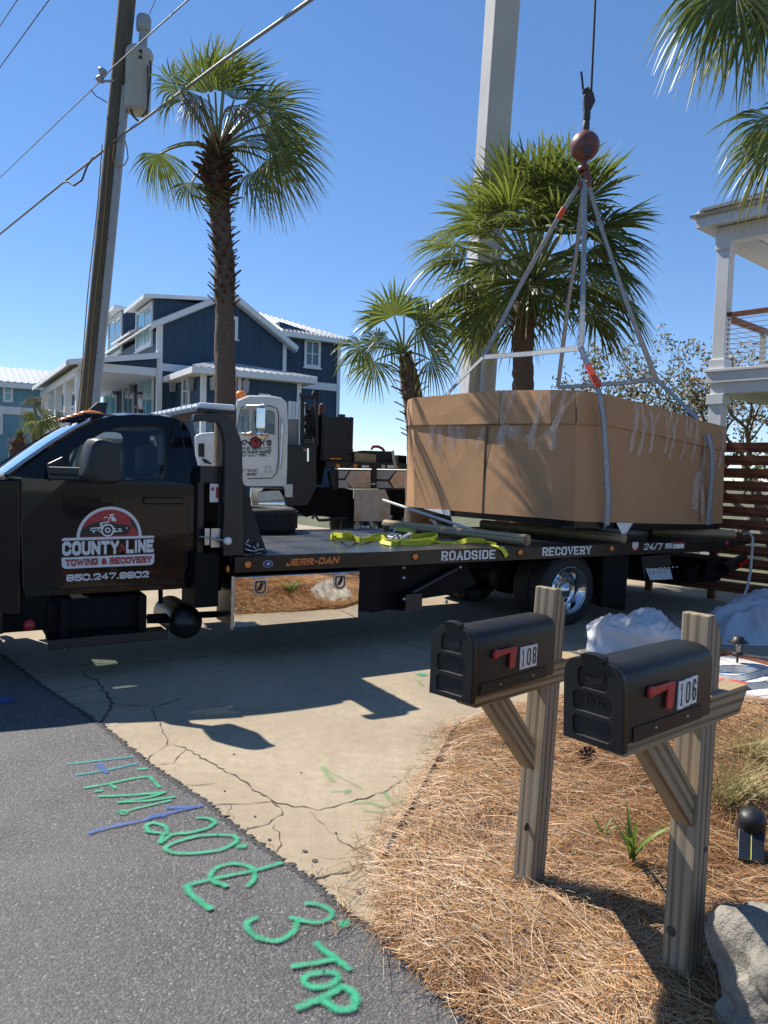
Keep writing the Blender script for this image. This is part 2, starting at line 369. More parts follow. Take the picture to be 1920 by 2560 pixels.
plain('sling_grey', (.30,.31,.31), .7, var=.25, vs=30, bmp=.3, bs=200); plain('sling_blue', (.015,.10,.24), .6); plain('sling_tag', (.68,.075,.03), .5, var=.12, vs=20)
plain('ball_red', (.155,.052,.045), .45, var=.3, vs=9, bmp=.2, bs=30); plain('grease', (.05,.043,.04), .55, var=.4, vs=20, bmp=.4, bs=60)
plain('wire_rope', (.022,.02,.02), .5); plain('cable', (.16,.165,.17), .5); plain('cable_black', (.02,.02,.022), .5)
plain('strap_yellow', (.52,.53,.035), .6, var=.15, vs=14, bmp=.3, bs=160, bd=.002)
plain('foam_white', (.74,.75,.76), .8, var=.05); plain('pole_grey', (.48,.47,.45), .5, var=.1)
plain('transformer_grey', (.36,.365,.355), .45, var=.06, vs=3); plain('conduit', (.33,.34,.35), .5, var=.08); plain('porcelain', (.30,.32,.34), .25, var=.1); plain('orange_line', (.33,.19,.05), .6)
def siding(name, col, sc, rough=.6):
    m, t, b = newmat(name); co = coords(t)
    sx = t.nodes.new('ShaderNodeSeparateXYZ'); t.links.new(co, sx.inputs[0]); ad = N(t, 'ShaderNodeMath', operation='ADD'); t.links.new(sx.outputs[0], ad.inputs[0]); t.links.new(sx.outputs[1], ad.inputs[1])
    ml = N(t, 'ShaderNodeMath', operation='MULTIPLY'); ml.inputs[1].default_value = sc; t.links.new(ad.outputs[0], ml.inputs[0])
    fr = N(t, 'ShaderNodeMath', operation='FRACT'); t.links.new(ml.outputs[0], fr.inputs[0])
    g = ramp(t, fr.outputs[0], [(0, (0,0,0)), (.05, (0,0,0)), (.08, (1,1,1)), (.94, (1,1,1)), (.98, (0,0,0))])
    n = noise(t, co, .8, 4)
    r = ramp(t, n, [(.3, tuple(c*.9 for c in col)), (.7, tuple(c*1.08 for c in col))]); t.links.new(r.outputs[0], b.inputs['Base Color']); b.inputs['Roughness'].default_value = rough
    bump(t, b, g.outputs[0], .6, .03)
siding('navy_siding', (.018,.052,.098), 3.0); siding('aqua_siding', (.15,.30,.38), 2.5); siding('beadboard', (.66,.65,.62), 9)
plain('trim_white', (.72,.73,.74), .5, var=.04, vs=2); plain('porch_white', (.68,.69,.72), .5, var=.05, vs=3); plain('metal_roof', (.56,.57,.58), .38, .25, var=.06, vs=2)
plain('roof_dark', (.22,.23,.24), .5); plain('red_wood', (.17,.055,.03), .55, var=.3, vs=8); plain('steel_cable', (.45,.42,.37), .4, .6)
plain('shirt_white', (.72,.72,.74), .8); plain('pants_dark', (.02,.022,.03), .8); plain('skin', (.42,.24,.17), .55); plain('cap_dark', (.025,.03,.03), .7)
m, t, b = newmat('tarp'); b.inputs['Base Color'].default_value = (.54,.565,.61,1); b.inputs['Roughness'].default_value = .42
bump(t, b, noise(t, coords(t), 7, 5, .6, .8), .35, .03)
tr = t.nodes.new('ShaderNodeBsdfTranslucent'); tr.inputs[0].default_value = (.6,.63,.7,1); mx = t.nodes.new('ShaderNodeMixShader'); mx.inputs[0].default_value = .2
t.links.new(b.outputs[0], mx.inputs[1]); t.links.new(tr.outputs[0], mx.inputs[2]); t.links.new(mx.outputs[0], t.nodes['Material Output'].inputs[0])
m, t, b = newmat('limestone'); co = coords(t)
n = noise(t, co, 5, 8, .7); n2 = noise(t, co, 2.2, 4, .6, .5); v = N(t, 'ShaderNodeTexVoronoi', Scale=11); t.links.new(co, v.inputs['Vector'])
r = ramp(t, n, [(.28, (.13,.11,.09)), (.48, (.36,.32,.26)), (.7, (.50,.455,.38))])
t.links.new(mixc(t, ramp(t, n2, [(.45, (0,0,0)), (.62, (.7,.7,.7))]).outputs[0], r.outputs[0], (.20,.195,.185)), b.inputs['Base Color']); b.inputs['Roughness'].default_value = .9
pit = noise(t, co, 16, 6, .75); bump(t, b, mixc(t, .5, mixc(t, .4, n, v.outputs['Distance']), pit), 1.0, .09)
def spray(name, col, top=.8):
    m, t, b = newmat(name); b.inputs['Base Color'].default_value = (*col, 1); b.inputs['Roughness'].default_value = .6
    at_ = N(t, 'ShaderNodeAttribute', attribute_name='edge'); n = noise(t, coords(t), 120, 4, .8); n3 = noise(t, coords(t), 24, 4, .7); n2 = noise(t, coords(t), 9, 3); t.links.new(mixc(t, n2, tuple(c*.62 for c in col), tuple(min(1,c*1.25) for c in col)), b.inputs['Base Color'])
    ad = N(t, 'ShaderNodeMath', operation='MULTIPLY_ADD'); ad.inputs[1].default_value = .95; t.links.new(n, ad.inputs[0]); a3 = N(t, 'ShaderNodeMath', operation='MULTIPLY_ADD'); a3.inputs[1].default_value = .75; t.links.new(n3, a3.inputs[0]); t.links.new(at_.outputs['Fac'], a3.inputs[2]); t.links.new(a3.outputs[0], ad.inputs[2])
    sh = N(t, 'ShaderNodeMath', operation='SUBTRACT'); sh.inputs[1].default_value = .62; t.links.new(ad.outputs[0], sh.inputs[0]); a_ = ramp(t, sh.outputs[0], [(.34, (0,0,0)), (.95, (top,top,top))]); tr = t.nodes.new('ShaderNodeBsdfTransparent'); mx = t.nodes.new('ShaderNodeMixShader')
    t.links.new(a_.outputs[0], mx.inputs[0]); t.links.new(tr.outputs[0], mx.inputs[1]); t.links.new(b.outputs[0], mx.inputs[2]); t.links.new(mx.outputs[0], t.nodes['Material Output'].inputs[0])
spray('spray_green', (.022,.37,.185), .95); spray('spray_blue', (.03,.11,.36)); spray('spray_teal', (.02,.29,.30)); spray('spray_faint', (.16,.38,.15), .42)

# ------------------------------------------------------------------ lettering (stroke alphabet)
_c = .24
GLY = {
 'O': [[(_c,0),(1-_c,0),(1,.16),(1,.84),(1-_c,1),(_c,1),(0,.84),(0,.16),'z']],
 'C': [[(1,.76),(1,.84),(1-_c,1),(_c,1),(0,.84),(0,.16),(_c,0),(1-_c,0),(1,.16),(1,.24)]],
 'G': [[(1,.78),(1,.84),(1-_c,1),(_c,1),(0,.84),(0,.16),(_c,0),(1-_c,0),(1,.16),(1,.45),(.6,.45)]],
 'U': [[(0,1),(0,.16),(_c,0),(1-_c,0),(1,.16),(1,1)]], 'N': [[(0,0),(0,1)],[(0,1),(1,0)],[(1,0),(1,1)]],
 'T': [[(0,1),(1,1)],[(.5,1),(.5,0)]], 'Y': [[(0,1),(.5,.48),(1,1)],[(.5,.48),(.5,0)]],
 'L': [[(0,1),(0,0),(1,0)]], 'I': [[(.5,0),(.5,1)]], 'E': [[(1,1),(0,1),(0,0),(1,0)],[(0,.5),(.8,.5)]],
 'R': [[(0,0),(0,1),(1-_c,1),(1,.84),(1,.62),(1-_c,.48),(0,.48)],[(.5,.48),(1,0)]],
 'P': [[(0,0),(0,1),(1-_c,1),(1,.84),(1,.60),(1-_c,.45),(0,.45)]],
 'A': [[(0,0),(.5,1),(1,0)],[(.22,.3),(.78,.3)]], 'D': [[(0,0),(0,1),(1-_c,1),(1,.82),(1,.18),(1-_c,0),'z']],
 'S': [[(1,.80),(1,.84),(1-_c,1),(_c,1),(0,.84),(0,.64),(_c,.52),(1-_c,.48),(1,.36),(1,.16),(1-_c,0),(_c,0),(0,.16),(0,.20)]],
 'V': [[(0,1),(.5,0),(1,1)]], 'W': [[(0,1),(.25,0),(.5,.85),(.75,0),(1,1)]], 'M': [[(0,0),(0,1),(.5,.3),(1,1),(1,0)]],
 'K': [[(0,0),(0,1)],[(1,1),(0,.4)],[(.33,.6),(1,0)]], 'X': [[(0,0),(1,1)],[(0,1),(1,0)]],
 'J': [[(1,1),(1,.16),(1-_c,0),(_c,0),(0,.16),(0,.3)]],
 '&': [[(1,0),(.15,.75),(.2,.94),(.45,1),(.68,.9),(.66,.72),(0,.33),(0,.13),(.25,0),(.6,0),(1,.42)]],
 '1': [[(.1,.8),(.5,1),(.5,0)]], '2': [[(0,.72),(0,.84),(_c,1),(1-_c,1),(1,.84),(1,.6),(0,.0),(1,0)]],
 '3': [[(0,.8),(_c,1),(1-_c,1),(1,.84),(1,.64),(.7,.52),(1,.38),(1,.16),(1-_c,0),(_c,0),(0,.18)]],
 '4': [[(.72,0),(.72,1),(0,.28),(1,.28)]], '5': [[(1,1),(0,1),(0,.56),(1-_c,.58),(1,.42),(1,.16),(1-_c,0),(_c,0),(0,.18)]],
 '6': [[(1,.8),(1-_c,1),(_c,1),(0,.84),(0,.16),(_c,0),(1-_c,0),(1,.16),(1,.42),(1-_c,.56),(0,.52)]],
 '7': [[(0,1),(1,1),(.38,0)]], '8': [[(_c,.52),(0,.66),(0,.86),(_c,1),(1-_c,1),(1,.86),(1,.66),(1-_c,.52),'z'],[(_c,.5),(0,.36),(0,.14),(_c,0),(1-_c,0),(1,.14),(1,.36),(1-_c,.5),'z']],
 '9': [[(0,.2),(_c,0),(1-_c,0),(1,.16),(1,.84),(1-_c,1),(_c,1),(0,.84),(0,.58),(_c,.44),(1,.48)]],
 '.': [[(.4,0),(.6,0)]], '-': [[(.1,.42),(.9,.42)]], '/': [[(0,0),(1,1)]], "'": [[(.5,1),(.42,.78)]], ' ': [],
}
GLY['0'] = GLY['O']
NARROW = {'I': .42, '1': .62, '.': .34, "'": .35, ' ': .45, '-': .6, '/': .7, 'M': 1.25, 'W': 1.4, 'J': .85}
def letters(mb, s, fn, h, cw, sw, slab=False, gap=.1, slant=0, mi=0, wide=None, dy=0.0):
    """strokes of string s; fn(x, z, lift) maps the sheet to space; returns total width"""
    x = 0.0; q = 0
    tot = sum(cw*NARROW.get(ch, 1) for ch in s) + gap*h*(len(s)-1)
    kx = 1 if wide is None else wide/tot
    def quad(P):
        nonlocal q
        q += 1; L = .0004*(q % 6) + dy
        mb.add([fn((p[0]+slant*p[1])*kx, p[1], L) for p in P], [tuple(range(len(P)))], mi)
    for ch in s:
        w = cw*NARROW.get(ch, 1)
        for pl in GLY.get(ch, []):
            closed = pl[-1] == 'z'; pts = [Vector((x + sw/2 + p[0]*max(w-sw, 0.001), sw*.45 + p[1]*(h-sw*.9))) for p in (pl[:-1] if closed else pl)]
            if ch == 'I' or ch == '1' : pass
            n = len(pts); segs = n if closed else n-1; off = []
            for i in range(n):
                a = pts[i-1] if (i > 0 or closed) else None; c = pts[(i+1) % n] if (i < n-1 or closed) else None
                d1 = (pts[i]-a).normalized() if a is not None else None; d2 = (c-pts[i]).normalized() if c is not None else None
                if d1 is None: nn = Vector((-d2.y, d2.x)); k = 1
                elif d2 is None: nn = Vector((-d1.y, d1.x)); k = 1
                else:
                    n1 = Vector((-d1.y, d1.x)); n2 = Vector((-d2.y, d2.x)); nn = n1+n2
                    if nn.length < .2: nn = n1; k = 1
                    else: nn.normalize(); k = min(1/max(nn.dot(n1), .3), 1.9)
                e = Vector((0, 0))
                if d1 is None: e = -d2*sw*.45
                elif d2 is None: e = d1*sw*.45
                off.append((pts[i]+e+nn*k*sw/2, pts[i]+e-nn*k*sw/2))
            for i in range(segs):
                j = (i+1) % n; quad([off[i][0], off[i][1], off[j][1], off[j][0]])
            if slab and not closed and ch not in 'CGS&23569.-':
                for (pt, qn) in ((pts[0], pts[1]), (pts[-1], pts[-2])):
                    if abs((pt-qn).normalized().y) > .55:
                        yy = sw*.22 if pt.y < h/2 else h - sw*.22
                        quad([Vector((pt.x-sw*.85, yy-sw*.22)), Vector((pt.x+sw*.85, yy-sw*.22)), Vector((pt.x+sw*.85, yy+sw*.22)), Vector((pt.x-sw*.85, yy+sw*.22))])
        x += w + gap*h
    return tot*kx
# ================================================================== the setting
rng = random.Random(7); nrs = np.random.RandomState(11)
g = MB(); S_ = 1500
g.add([(-S_,-200,-.03),(S_,-200,-.03),(S_,S_,-.03),(-S_,S_,-.03)], [(0,1,2,3)])
tag(g.build('ground', 'ground'), kind='structure')

# road edge, traced where tar meets concrete
EDGE = [gp(*p) for p in ((-60,1597),(0,1641),(116,1728),(249,1815),(359,1908),(515,2014),(602,2089),(689,2147),(775,2210),(862,2291),(949,2343),(1100,2488),(1186,2560))]
RD = (EDGE[-1] - EDGE[1]).normalized()          # along the road, towards the viewer's right
RN = Vector((-RD.y, RD.x, 0));                   # points away from the road, into the yard
if RN.x < 0: RN = -RN
e0 = EDGE[0] - RD*40; e1 = EDGE[-1] + RD*30
def jag(pts, amp, step, seed):
    r = random.Random(seed); out = []
    for a, b in zip(pts[:-1], pts[1:]):
        n = max(1, int((b-a).length/step)); d = (b-a)
        pr = Vector((-d.y, d.x, 0)).normalized()
        for i in range(n): out.append(a + d*(i/n) + pr*r.uniform(-amp, amp))
    out.append(pts[-1]); return out
edge = [e0] + jag(EDGE, .008, .02, 3) + [e1]
k = MB(); poly = [(p.x, p.y) for p in edge]
far_ = [(e1 - RN*7), (e0 - RN*7)]
k.prism(poly + [(p.x, p.y) for p in far_], -.05, 0.008, 'z')
road = tag(k.build('road', 'asphalt'), kind='structure')
# crumbling dark lip of the asphalt
k = MB(); jj = jag(EDGE, .010, .014, 5)
for a, b in zip(jj[:-1], jj[1:]):
    w1, w2 = rng.uniform(.0,.018), rng.uniform(.0,.018)
    k.add([a + RN*.012 + Vector((0,0,.0085)), b + RN*.012 + Vector((0,0,.0085)), b - RN*w2 + Vector((0,0,.0096)), a - RN*w1 + Vector((0,0,.0096))], [(0,1,2,3)])
    k.add([a + RN*.012 + Vector((0,0,.0085)), b + RN*.012 + Vector((0,0,.0085)), b + RN*rng.uniform(.016,.045) + Vector((0,0,.0015)), a + RN*rng.uniform(.016,.045) + Vector((0,0,.0015))], [(0,1,2,3)])
k.build('tar_lip', 'tar', road)
k = MB()
for i in range(700):
    j_ = rng.randrange(1, len(EDGE)-2); u = rng.random(); c = EDGE[j_]*(1-u)+EDGE[j_+1]*u + RN*rng.gauss(.01,.05); s_ = rng.uniform(.0012,.0045)
    k.add([c+Vector((rng.uniform(-1,1)*s_, rng.uniform(-1,1)*s_, .004)) for _ in range(3)] + [c+Vector((0,0,.006+s_))], [(0,1,3),(1,2,3),(2,0,3)])
tag(k.build('asphalt_crumbs', 'asphalt', road), kind='stuff')

# concrete driveway slab
DW = [e0 + RN*.0, e1, e1 + RN*12.0, gp(1738,1489) + RN*.5, gp(1590,1469) + RN*.7 - RD*2.2, e0 + RN*9.5]
k = MB(); a_ = Vector((0,0,0))
pts = [e0] + EDGE + [e1] + [e1 + RN*11, e0 + RD*20 + RN*11]
k.prism([(p.x - RN.x*.05, p.y - RN.y*.05) for p in pts[:len(EDGE)+2]] + [(p.x, p.y) for p in pts[len(EDGE)+2:]], -.1, 0.0, 'z')
drive = tag(k.build('driveway', 'concrete'), kind='structure')
def Z7(x, y): return gp(x/1.728, 1840 + y/1.728)
def Z5(x, y): return gp(x/1.728, 1300 + y/1.728)
def ZA(x, y): return gp(x/2.86, 1460 + y/2.86)
def crack(pts, w, seed, parent=drive, mat='crack', step=.035, amp=.012, z=.0035):
    r = random.Random(seed); P = []
    for a, b in zip(pts[:-1], pts[1:]):
        n = max(1, int((b-a).length/step)); d = b-a; pr = Vector((-d.y, d.x, 0)).normalized()
        for i in range(n): P.append((a + d*(i/n) + pr*r.gauss(0, amp*.6), pr, .62*w*r.uniform(.25, 1.7)))
    P.append((pts[-1], pr, w*.2)); P[0] = (P[0][0], P[0][1], w*.3)
    k = MB()
    for (a, pa, wa), (b, pb, wb) in zip(P[:-1], P[1:]):
        k.add([a+pa*wa/2+Vector((0,0,z)), a-pa*wa/2+Vector((0,0,z)), b-pb*wb/2+Vector((0,0,z)), b+pb*wb/2+Vector((0,0,z))], [(0,1,2,3)])
    return k.build('crack', mat, parent)
crack([ZA(1080,885), ZA(1115,965), ZA(1165,1060), ZA(1190,1110), Z7(720,40), Z7(800,50), Z7(870,95), Z7(960,145), Z7(1060,200), Z7(1170,280), Z7(1270,305), Z7(1375,320), Z7(1520,285), Z7(1659,245), Z7(1730,200)], .011, 1)
crack([ZA(580,635), ZA(690,690), ZA(760,780), ZA(805,855), ZA(770,930), ZA(710,1005)], .022, 2)
crack([ZA(805,862), ZA(930,868), ZA(1080,878), ZA(1200,850), ZA(1320,815)], .010, 3)
crack([Z7(885,300), Z7(1000,297), Z7(1100,292), Z7(1180,285)], .007, 4)
crack([Z7(1180,285), Z7(1230,325), Z7(1160,380), Z7(1040,410)], .008, 5)
crack([Z7(1180,385), Z7(1215,450), Z7(1190,515)], .006, 6)
crack([Z7(1340,330), Z7(1410,400), Z7(1530,490), Z7(1610,535)], .006, 7)
crack([Z7(1340,640), Z7(1430,600), Z7(1540,580), Z7(1659,550)], .013, 8)
crack([Z7(630,110), Z7(680,65), Z7(720,40)], .007, 9); crack([Z7(640,130), Z7(740,120), Z7(800,60)], .005, 10)
crack([Z7(770,210), Z7(850,215), Z7(930,205)], .006, 15); crack([Z7(1000,295), Z7(985,330), Z7(1010,345)], .006, 16)
crack([ZA(130,560), ZA(280,560), ZA(450,588), ZA(700,572), ZA(1000,568), ZA(1300,540), ZA(1659,495), gp(760,1600), gp(960,1572)], .014, 11, amp=.004)
crack([ZA(240,680), ZA(560,640)], .012, 12); crack([ZA(400,780), ZA(680,725)], .012, 13); crack([ZA(520,860), ZA(770,850)], .008, 14)
crack([gp(835,1556), gp(960,1590), gp(1120,1640), gp(1260,1690), gp(1420,1745)], .014, 17, amp=.003)
crack([gp(1560,1490), gp(1750,1478), gp(1920,1530)], .012, 18, amp=.003)
# small dark pits and chips on the slab
k = MB()
for (x, y, s_) in ((1165,450,.012),(1320,500,.016),(1362,540,.018),(970,240,.01),(1550,680,.018),(1350,605,.014),(1100,350,.01),(1300,160,.008),(1450,420,.009),(1010,80,.01)):
    c = Z7(x, y); n = 7; k.add([c + Vector((math.cos(i*6.283/n)*s_*rng.uniform(.5,1), math.sin(i*6.283/n)*s_*rng.uniform(.5,1), .004)) for i in range(n)], [tuple(range(n))])
tag(k.build('pit_marks', 'crack', drive), kind='stuff')

# spray-painted utility marks
def paint(pts, w, mat, parent, z, seed=0, name='paint_stroke'):
    """a soft-edged sprayed line; the edge attribute fades it out sideways"""
    P = []
    for i in range(len(pts)-1):
        p0, p1, p2, p3 = pts[max(i-1,0)], pts[i], pts[i+1], pts[min(i+2,len(pts)-1)]
        n = max(2, int((p2-p1).length/.02))
        for j in range(n):
            u = j/n; P.append(.5*((2*p1) + (p2-p0)*u + (2*p0-5*p1+4*p2-p3)*u*u + (3*p1-p0-3*p2+p3)*u**3))
    P.append(pts[-1]); vs = []; ed = []; fs = []; m = len(P)
    if m < 2: return
    d0 = (P[1]-P[0]).normalized(); d1 = (P[-1]-P[-2]).normalized()
    P = [P[0]-d0*w*.5] + P + [P[-1]+d1*w*.5]; m = len(P)
    for i, p in enumerate(P):
        d = (P[min(i+1,m-1)]-P[max(i-1,0)]).normalized(); q = Vector((-d.y, d.x, 0))
        for c, e in ((-1.3,0),(-.25,.62),(.25,.62),(1.3,0)):
            vs.append((p.x+q.x*w*c, p.y+q.y*w*c, z)); ed.append(0 if i in (0, m-1) else e)
        if i:
            b = i*4
            for j in range(3): fs.append((b-4+j, b-3+j, b+j+1, b+j))
    me = bpy.data.meshes.new(name); me.from_pydata(vs, [], fs); me.materials.append(M[mat])
    a = me.attributes.new('edge', 'FLOAT', 'POINT'); a.data.foreach_set('value', ed)
    o = bpy.data.objects.new(name, me); COL.objects.link(o); o.parent = parent; return o
ZP = [.0125]
def stroke(zp, w, mat='spray_green', parent=None):
    ZP[0] += .00018
    paint([Z7(*q) for q in zp], w*.46, mat, parent or road, ZP[0])
W_ = .034
stroke([(290,130),(400,118),(570,98)], .036, 'spray_teal'); stroke([(330,176),(440,160),(590,128)], .038, 'spray_teal'); stroke([(425,128),(445,150),(462,168)], .045, 'spray_blue')
stroke([(595,152),(635,150)], .04); stroke([(365,234),(480,214),(560,196),(645,184)], W_); stroke([(645,184),(690,232)], .03); stroke([(470,214),(500,236)], .028)
stroke([(412,248),(440,247)], .034); stroke([(425,271),(560,266),(712,254)], .036); stroke([(712,254),(640,275),(510,298)], .03); stroke([(510,297),(640,290),(755,273)], .032)
stroke([(510,335),(530,350),(550,343),(530,332),(512,337)], .025); stroke([(545,335),(650,310),(740,288)], .026)
stroke([(382,432),(500,400),(600,380),(670,360),(730,345),(800,328),(872,312)], .038, 'spray_blue'); stroke([(650,360),(715,352)], .06, 'spray_blue'); stroke([(720,322),(845,318)], .045, 'spray_blue')
stroke([(850,366),(900,368),(930,386),(890,412),(820,430),(745,438),(710,462),(690,476)], W_); stroke([(640,425),(632,400),(660,388),(710,402),(722,425),(705,440),(690,476)], W_)
stroke([(640,425),(690,432),(745,438)], .03)
stroke([(940,440),(860,445),(770,468),(715,495),(745,518),(840,520),(950,505),(1020,470),(1010,445),(940,440)], W_); stroke([(1025,492),(1060,490)], .05)
stroke([(940,655),(906,625),(935,585),(1005,566),(1075,578),(1100,610),(1090,645),(1066,665)], W_); stroke([(1215,562),(1140,585),(1080,600),(930,630),(805,660)], W_)
stroke([(805,660),(825,700),(870,735),(910,765)], .04); stroke([(930,645),(980,665)], .036)
stroke([(1320,740),(1375,745),(1430,775),(1420,806),(1370,824),(1300,815),(1255,800)], W_); stroke([(1282,812),(1275,852),(1230,892),(1180,905),(1110,888),(1070,852),(1068,822),(1112,802)], .036); stroke([(1470,832),(1505,828)], .05)
stroke([(1365,910),(1405,950),(1455,985),(1510,1030)], .037); stroke([(1455,982),(1360,1000),(1260,1016)], W_)
stroke([(1400,1040),(1330,1052),(1310,1080),(1345,1105),(1420,1098),(1462,1065),(1440,1042),(1400,1040)], .037)
stroke([(1282,1197),(1390,1152),(1480,1102)], .04); stroke([(1480,1102),(1528,1135),(1532,1178),(1500,1205),(1440,1198),(1392,1158)], .042)
stroke([(0,800-540),(30,785-540)], .03, 'spray_blue') if False else None
ZP[0] = .0052
stroke([(1392,132),(1415,170),(1440,198)], .05, 'spray_faint', drive); stroke([(1410,150),(1500,195),(1560,225)], .02, 'spray_faint', drive)
stroke([(1430,240),(1515,240)], .03, 'spray_faint', drive); stroke([(1490,250),(1505,232)], .04, 'spray_faint', drive)
stroke([(1530,290),(1600,292),(1659,312)], .04, 'spray_faint', drive); stroke([(1570,325),(1659,330)], .035, 'spray_faint', drive); stroke([(1659,245),(1690,285),(1745,300)], .045, 'spray_faint', drive)
paint([gp(1048,1685), gp(1062,1690)], .05, 'spray_green', drive, .006); paint([gp(1045,1702), gp(1056,1715)], .02, 'spray_faint', drive, .0065)
paint([gp(487,1785), gp(513,1781)], .025, 'spray_faint', drive, .0062); paint([gp(0,1762), gp(22,1752)], .09, 'spray_blue', road, .019)

# pine-straw bed: a low mound with a kerb-side lip
BP = [gp(*p) for p in ((958,2345),(960,2164),(983,2112),(1029,2037),(1075,1950),(1133,1840),(1150,1822))] + [Vector((.97,5.26,0)), Vector((1.57,5.66,0))]
far_bed = [gp(1880,1772), gp(2300,1850)]
NEAR = EDGE[-1] + RD*4
BPOLY = [(p.x, p.y) for p in BP] + [(far_bed[0].x, far_bed[0].y), (far_bed[0].x+2.9, far_bed[0].y-1.1), (NEAR.x+3.2, NEAR.y-.4), (NEAR.x-RN.x*.0, NEAR.y-RN.y*.0), (EDGE[-1].x, EDGE[-1].y), (EDGE[-2].x, EDGE[-2].y)]
BV = np.array(BPOLY)
def inside(x, y):
    n = len(BV); c = np.zeros_like(x, bool); j = n-1
    for i in range(n):
        a, b = BV[i], BV[j]
        hit = ((a[1] > y) != (b[1] > y)) & (x < (b[0]-a[0])*(y-a[1])/(b[1]-a[1]+1e-12) + a[0]); c ^= hit; j = i
    return c
def edge_dist(x, y):
    d = np.full_like(x, 1e9); n = len(BV)
    for i in range(n):
        a, b = BV[i], BV[(i+1) % n]; ab = b-a; L = (ab**2).sum()
        u = np.clip(((x-a[0])*ab[0]+(y-a[1])*ab[1])/L, 0, 1); d = np.minimum(d, np.hypot(x-a[0]-u*ab[0], y-a[1]-u*ab[1]))
    return d
def lumps(x, y):
    return (.022*np.sin(x*5.1+1.3*np.sin(y*3.3))*np.cos(y*4.7+.8) + .012*np.sin(x*11.3+y*7.7) + .010*np.sin(y*14.1-x*6.1) + .006*np.sin(x*27+y*19))
def bed_z(x, y):
    x = np.asarray(x, float); y = np.asarray(y, float); d = edge_dist(x, y)
    rise = .035 + .11*(1-np.exp(-np.maximum(d, 0)/.45)) + .03*np.clip((x-.6)/1.0, 0, 1)
    return rise*np.clip(d/.06, .25, 1) + lumps(x, y)*np.clip(d/.2, .2, 1)
def bz(x, y): return float(bed_z(np.array([x]), np.array([y]))[0])
nx, ny = 150, 150; xs = np.linspace(BV[:,0].min(), BV[:,0].max(), nx); ys = np.linspace(BV[:,1].min(), BV[:,1].max(), ny)
X, Y = np.meshgrid(xs, ys); Zb = bed_z(X, Y); ins = inside(X.ravel(), Y.ravel()).reshape(X.shape)
k = MB(); idx = -np.ones(X.shape, int); vs = []; fs = []
for i in range(ny-1):
    for j in range(nx-1):
        if ins[i,j] and ins[i+1,j] and ins[i,j+1] and ins[i+1,j+1]:
            q = []
            for (a, b) in ((i,j),(i,j+1),(i+1,j+1),(i+1,j)):
                if idx[a,b] < 0: idx[a,b] = len(vs); vs.append((X[a,b], Y[a,b], Zb[a,b]-.012))
                q.append(idx[a,b])
            fs.append(tuple(q))
k.add(vs, fs, 0, True)
n = len(BPOLY); k.add([(p[0], p[1], .006) for p in BPOLY], [tuple(t_) for t_ in tessellate_polygon([[Vector((p[0], p[1], 0)) for p in BPOLY]])], 0)
bed = tag(k.build('planting_bed', 'straw_soil'), kind='structure')
def strands(name, base, ang, length, width, curl, rise, mat, rnd, seg=3, lift=0.0, tilt=None, label=None, cat=None, parent=None):
    """many thin curved blades as one mesh, from numpy arrays"""
    n = len(ang); t_ = np.linspace(0, 1, seg+1)
    a = ang[:,None] + curl[:,None]*(t_[None,:]-.5); dx = np.cos(a)*length[:,None]/seg; dy = np.sin(a)*length[:,None]/seg
    x = base[:,0][:,None] + np.concatenate([np.zeros((n,1)), np.cumsum(dx[:,:-1], 1)], 1)
    y = base[:,1][:,None] + np.concatenate([np.zeros((n,1)), np.cumsum(dy[:,:-1], 1)], 1)
    z = base[:,2][:,None] + rise[:,None]*t_[None,:] + lift*np.sin(t_*math.pi)[None,:]*length[:,None]
    if tilt is not None: z = z + tilt[:,None]*(t_[None,:]**2)
    wv = width[:,None]*(1-.55*t_[None,:]); px_, py_ = -np.sin(a)*wv/2, np.cos(a)*wv/2
    V = np.empty((n, seg+1, 2, 3)); V[:,:,0,0] = x-px_; V[:,:,0,1] = y-py_; V[:,:,1,0] = x+px_; V[:,:,1,1] = y+py_; V[:,:,0,2] = z; V[:,:,1,2] = z + width[:,None]*.35
    V = V.reshape(-1, 3); b = (np.arange(n)*(seg+1)*2)[:,None] + np.arange(seg)[None,:]*2
    F = np.stack([b, b+1, b+3, b+2], -1).reshape(-1, 4)
    me = bpy.data.meshes.new(name); me.vertices.add(len(V)); me.vertices.foreach_set('co', V.ravel().astype(np.float32))
    me.loops.add(F.size); me.loops.foreach_set('vertex_index', F.ravel().astype(np.int32)); me.polygons.add(len(F))
    me.polygons.foreach_set('loop_start', (np.arange(len(F))*4).astype(np.int32)); me.update(calc_edges=True)
    at_ = me.attributes.new('rnd', 'FLOAT', 'POINT'); at_.data.foreach_set('value', np.repeat(rnd, (seg+1)*2).astype(np.float32))
    me.materials.append(M[mat]); o = bpy.data.objects.new(name, me); COL.objects.link(o)
    if parent: o.parent = parent
    return o
def scatter(n, box, dens=None):
    out = []; got = 0
    while got < n:
        x = nrs.uniform(box[0], box[1], n); y = nrs.uniform(box[2], box[3], n); q = inside(x, y); out.append(np.stack([x[q], y[q]], 1)); got += q.sum()
    return np.concatenate(out)[:n]
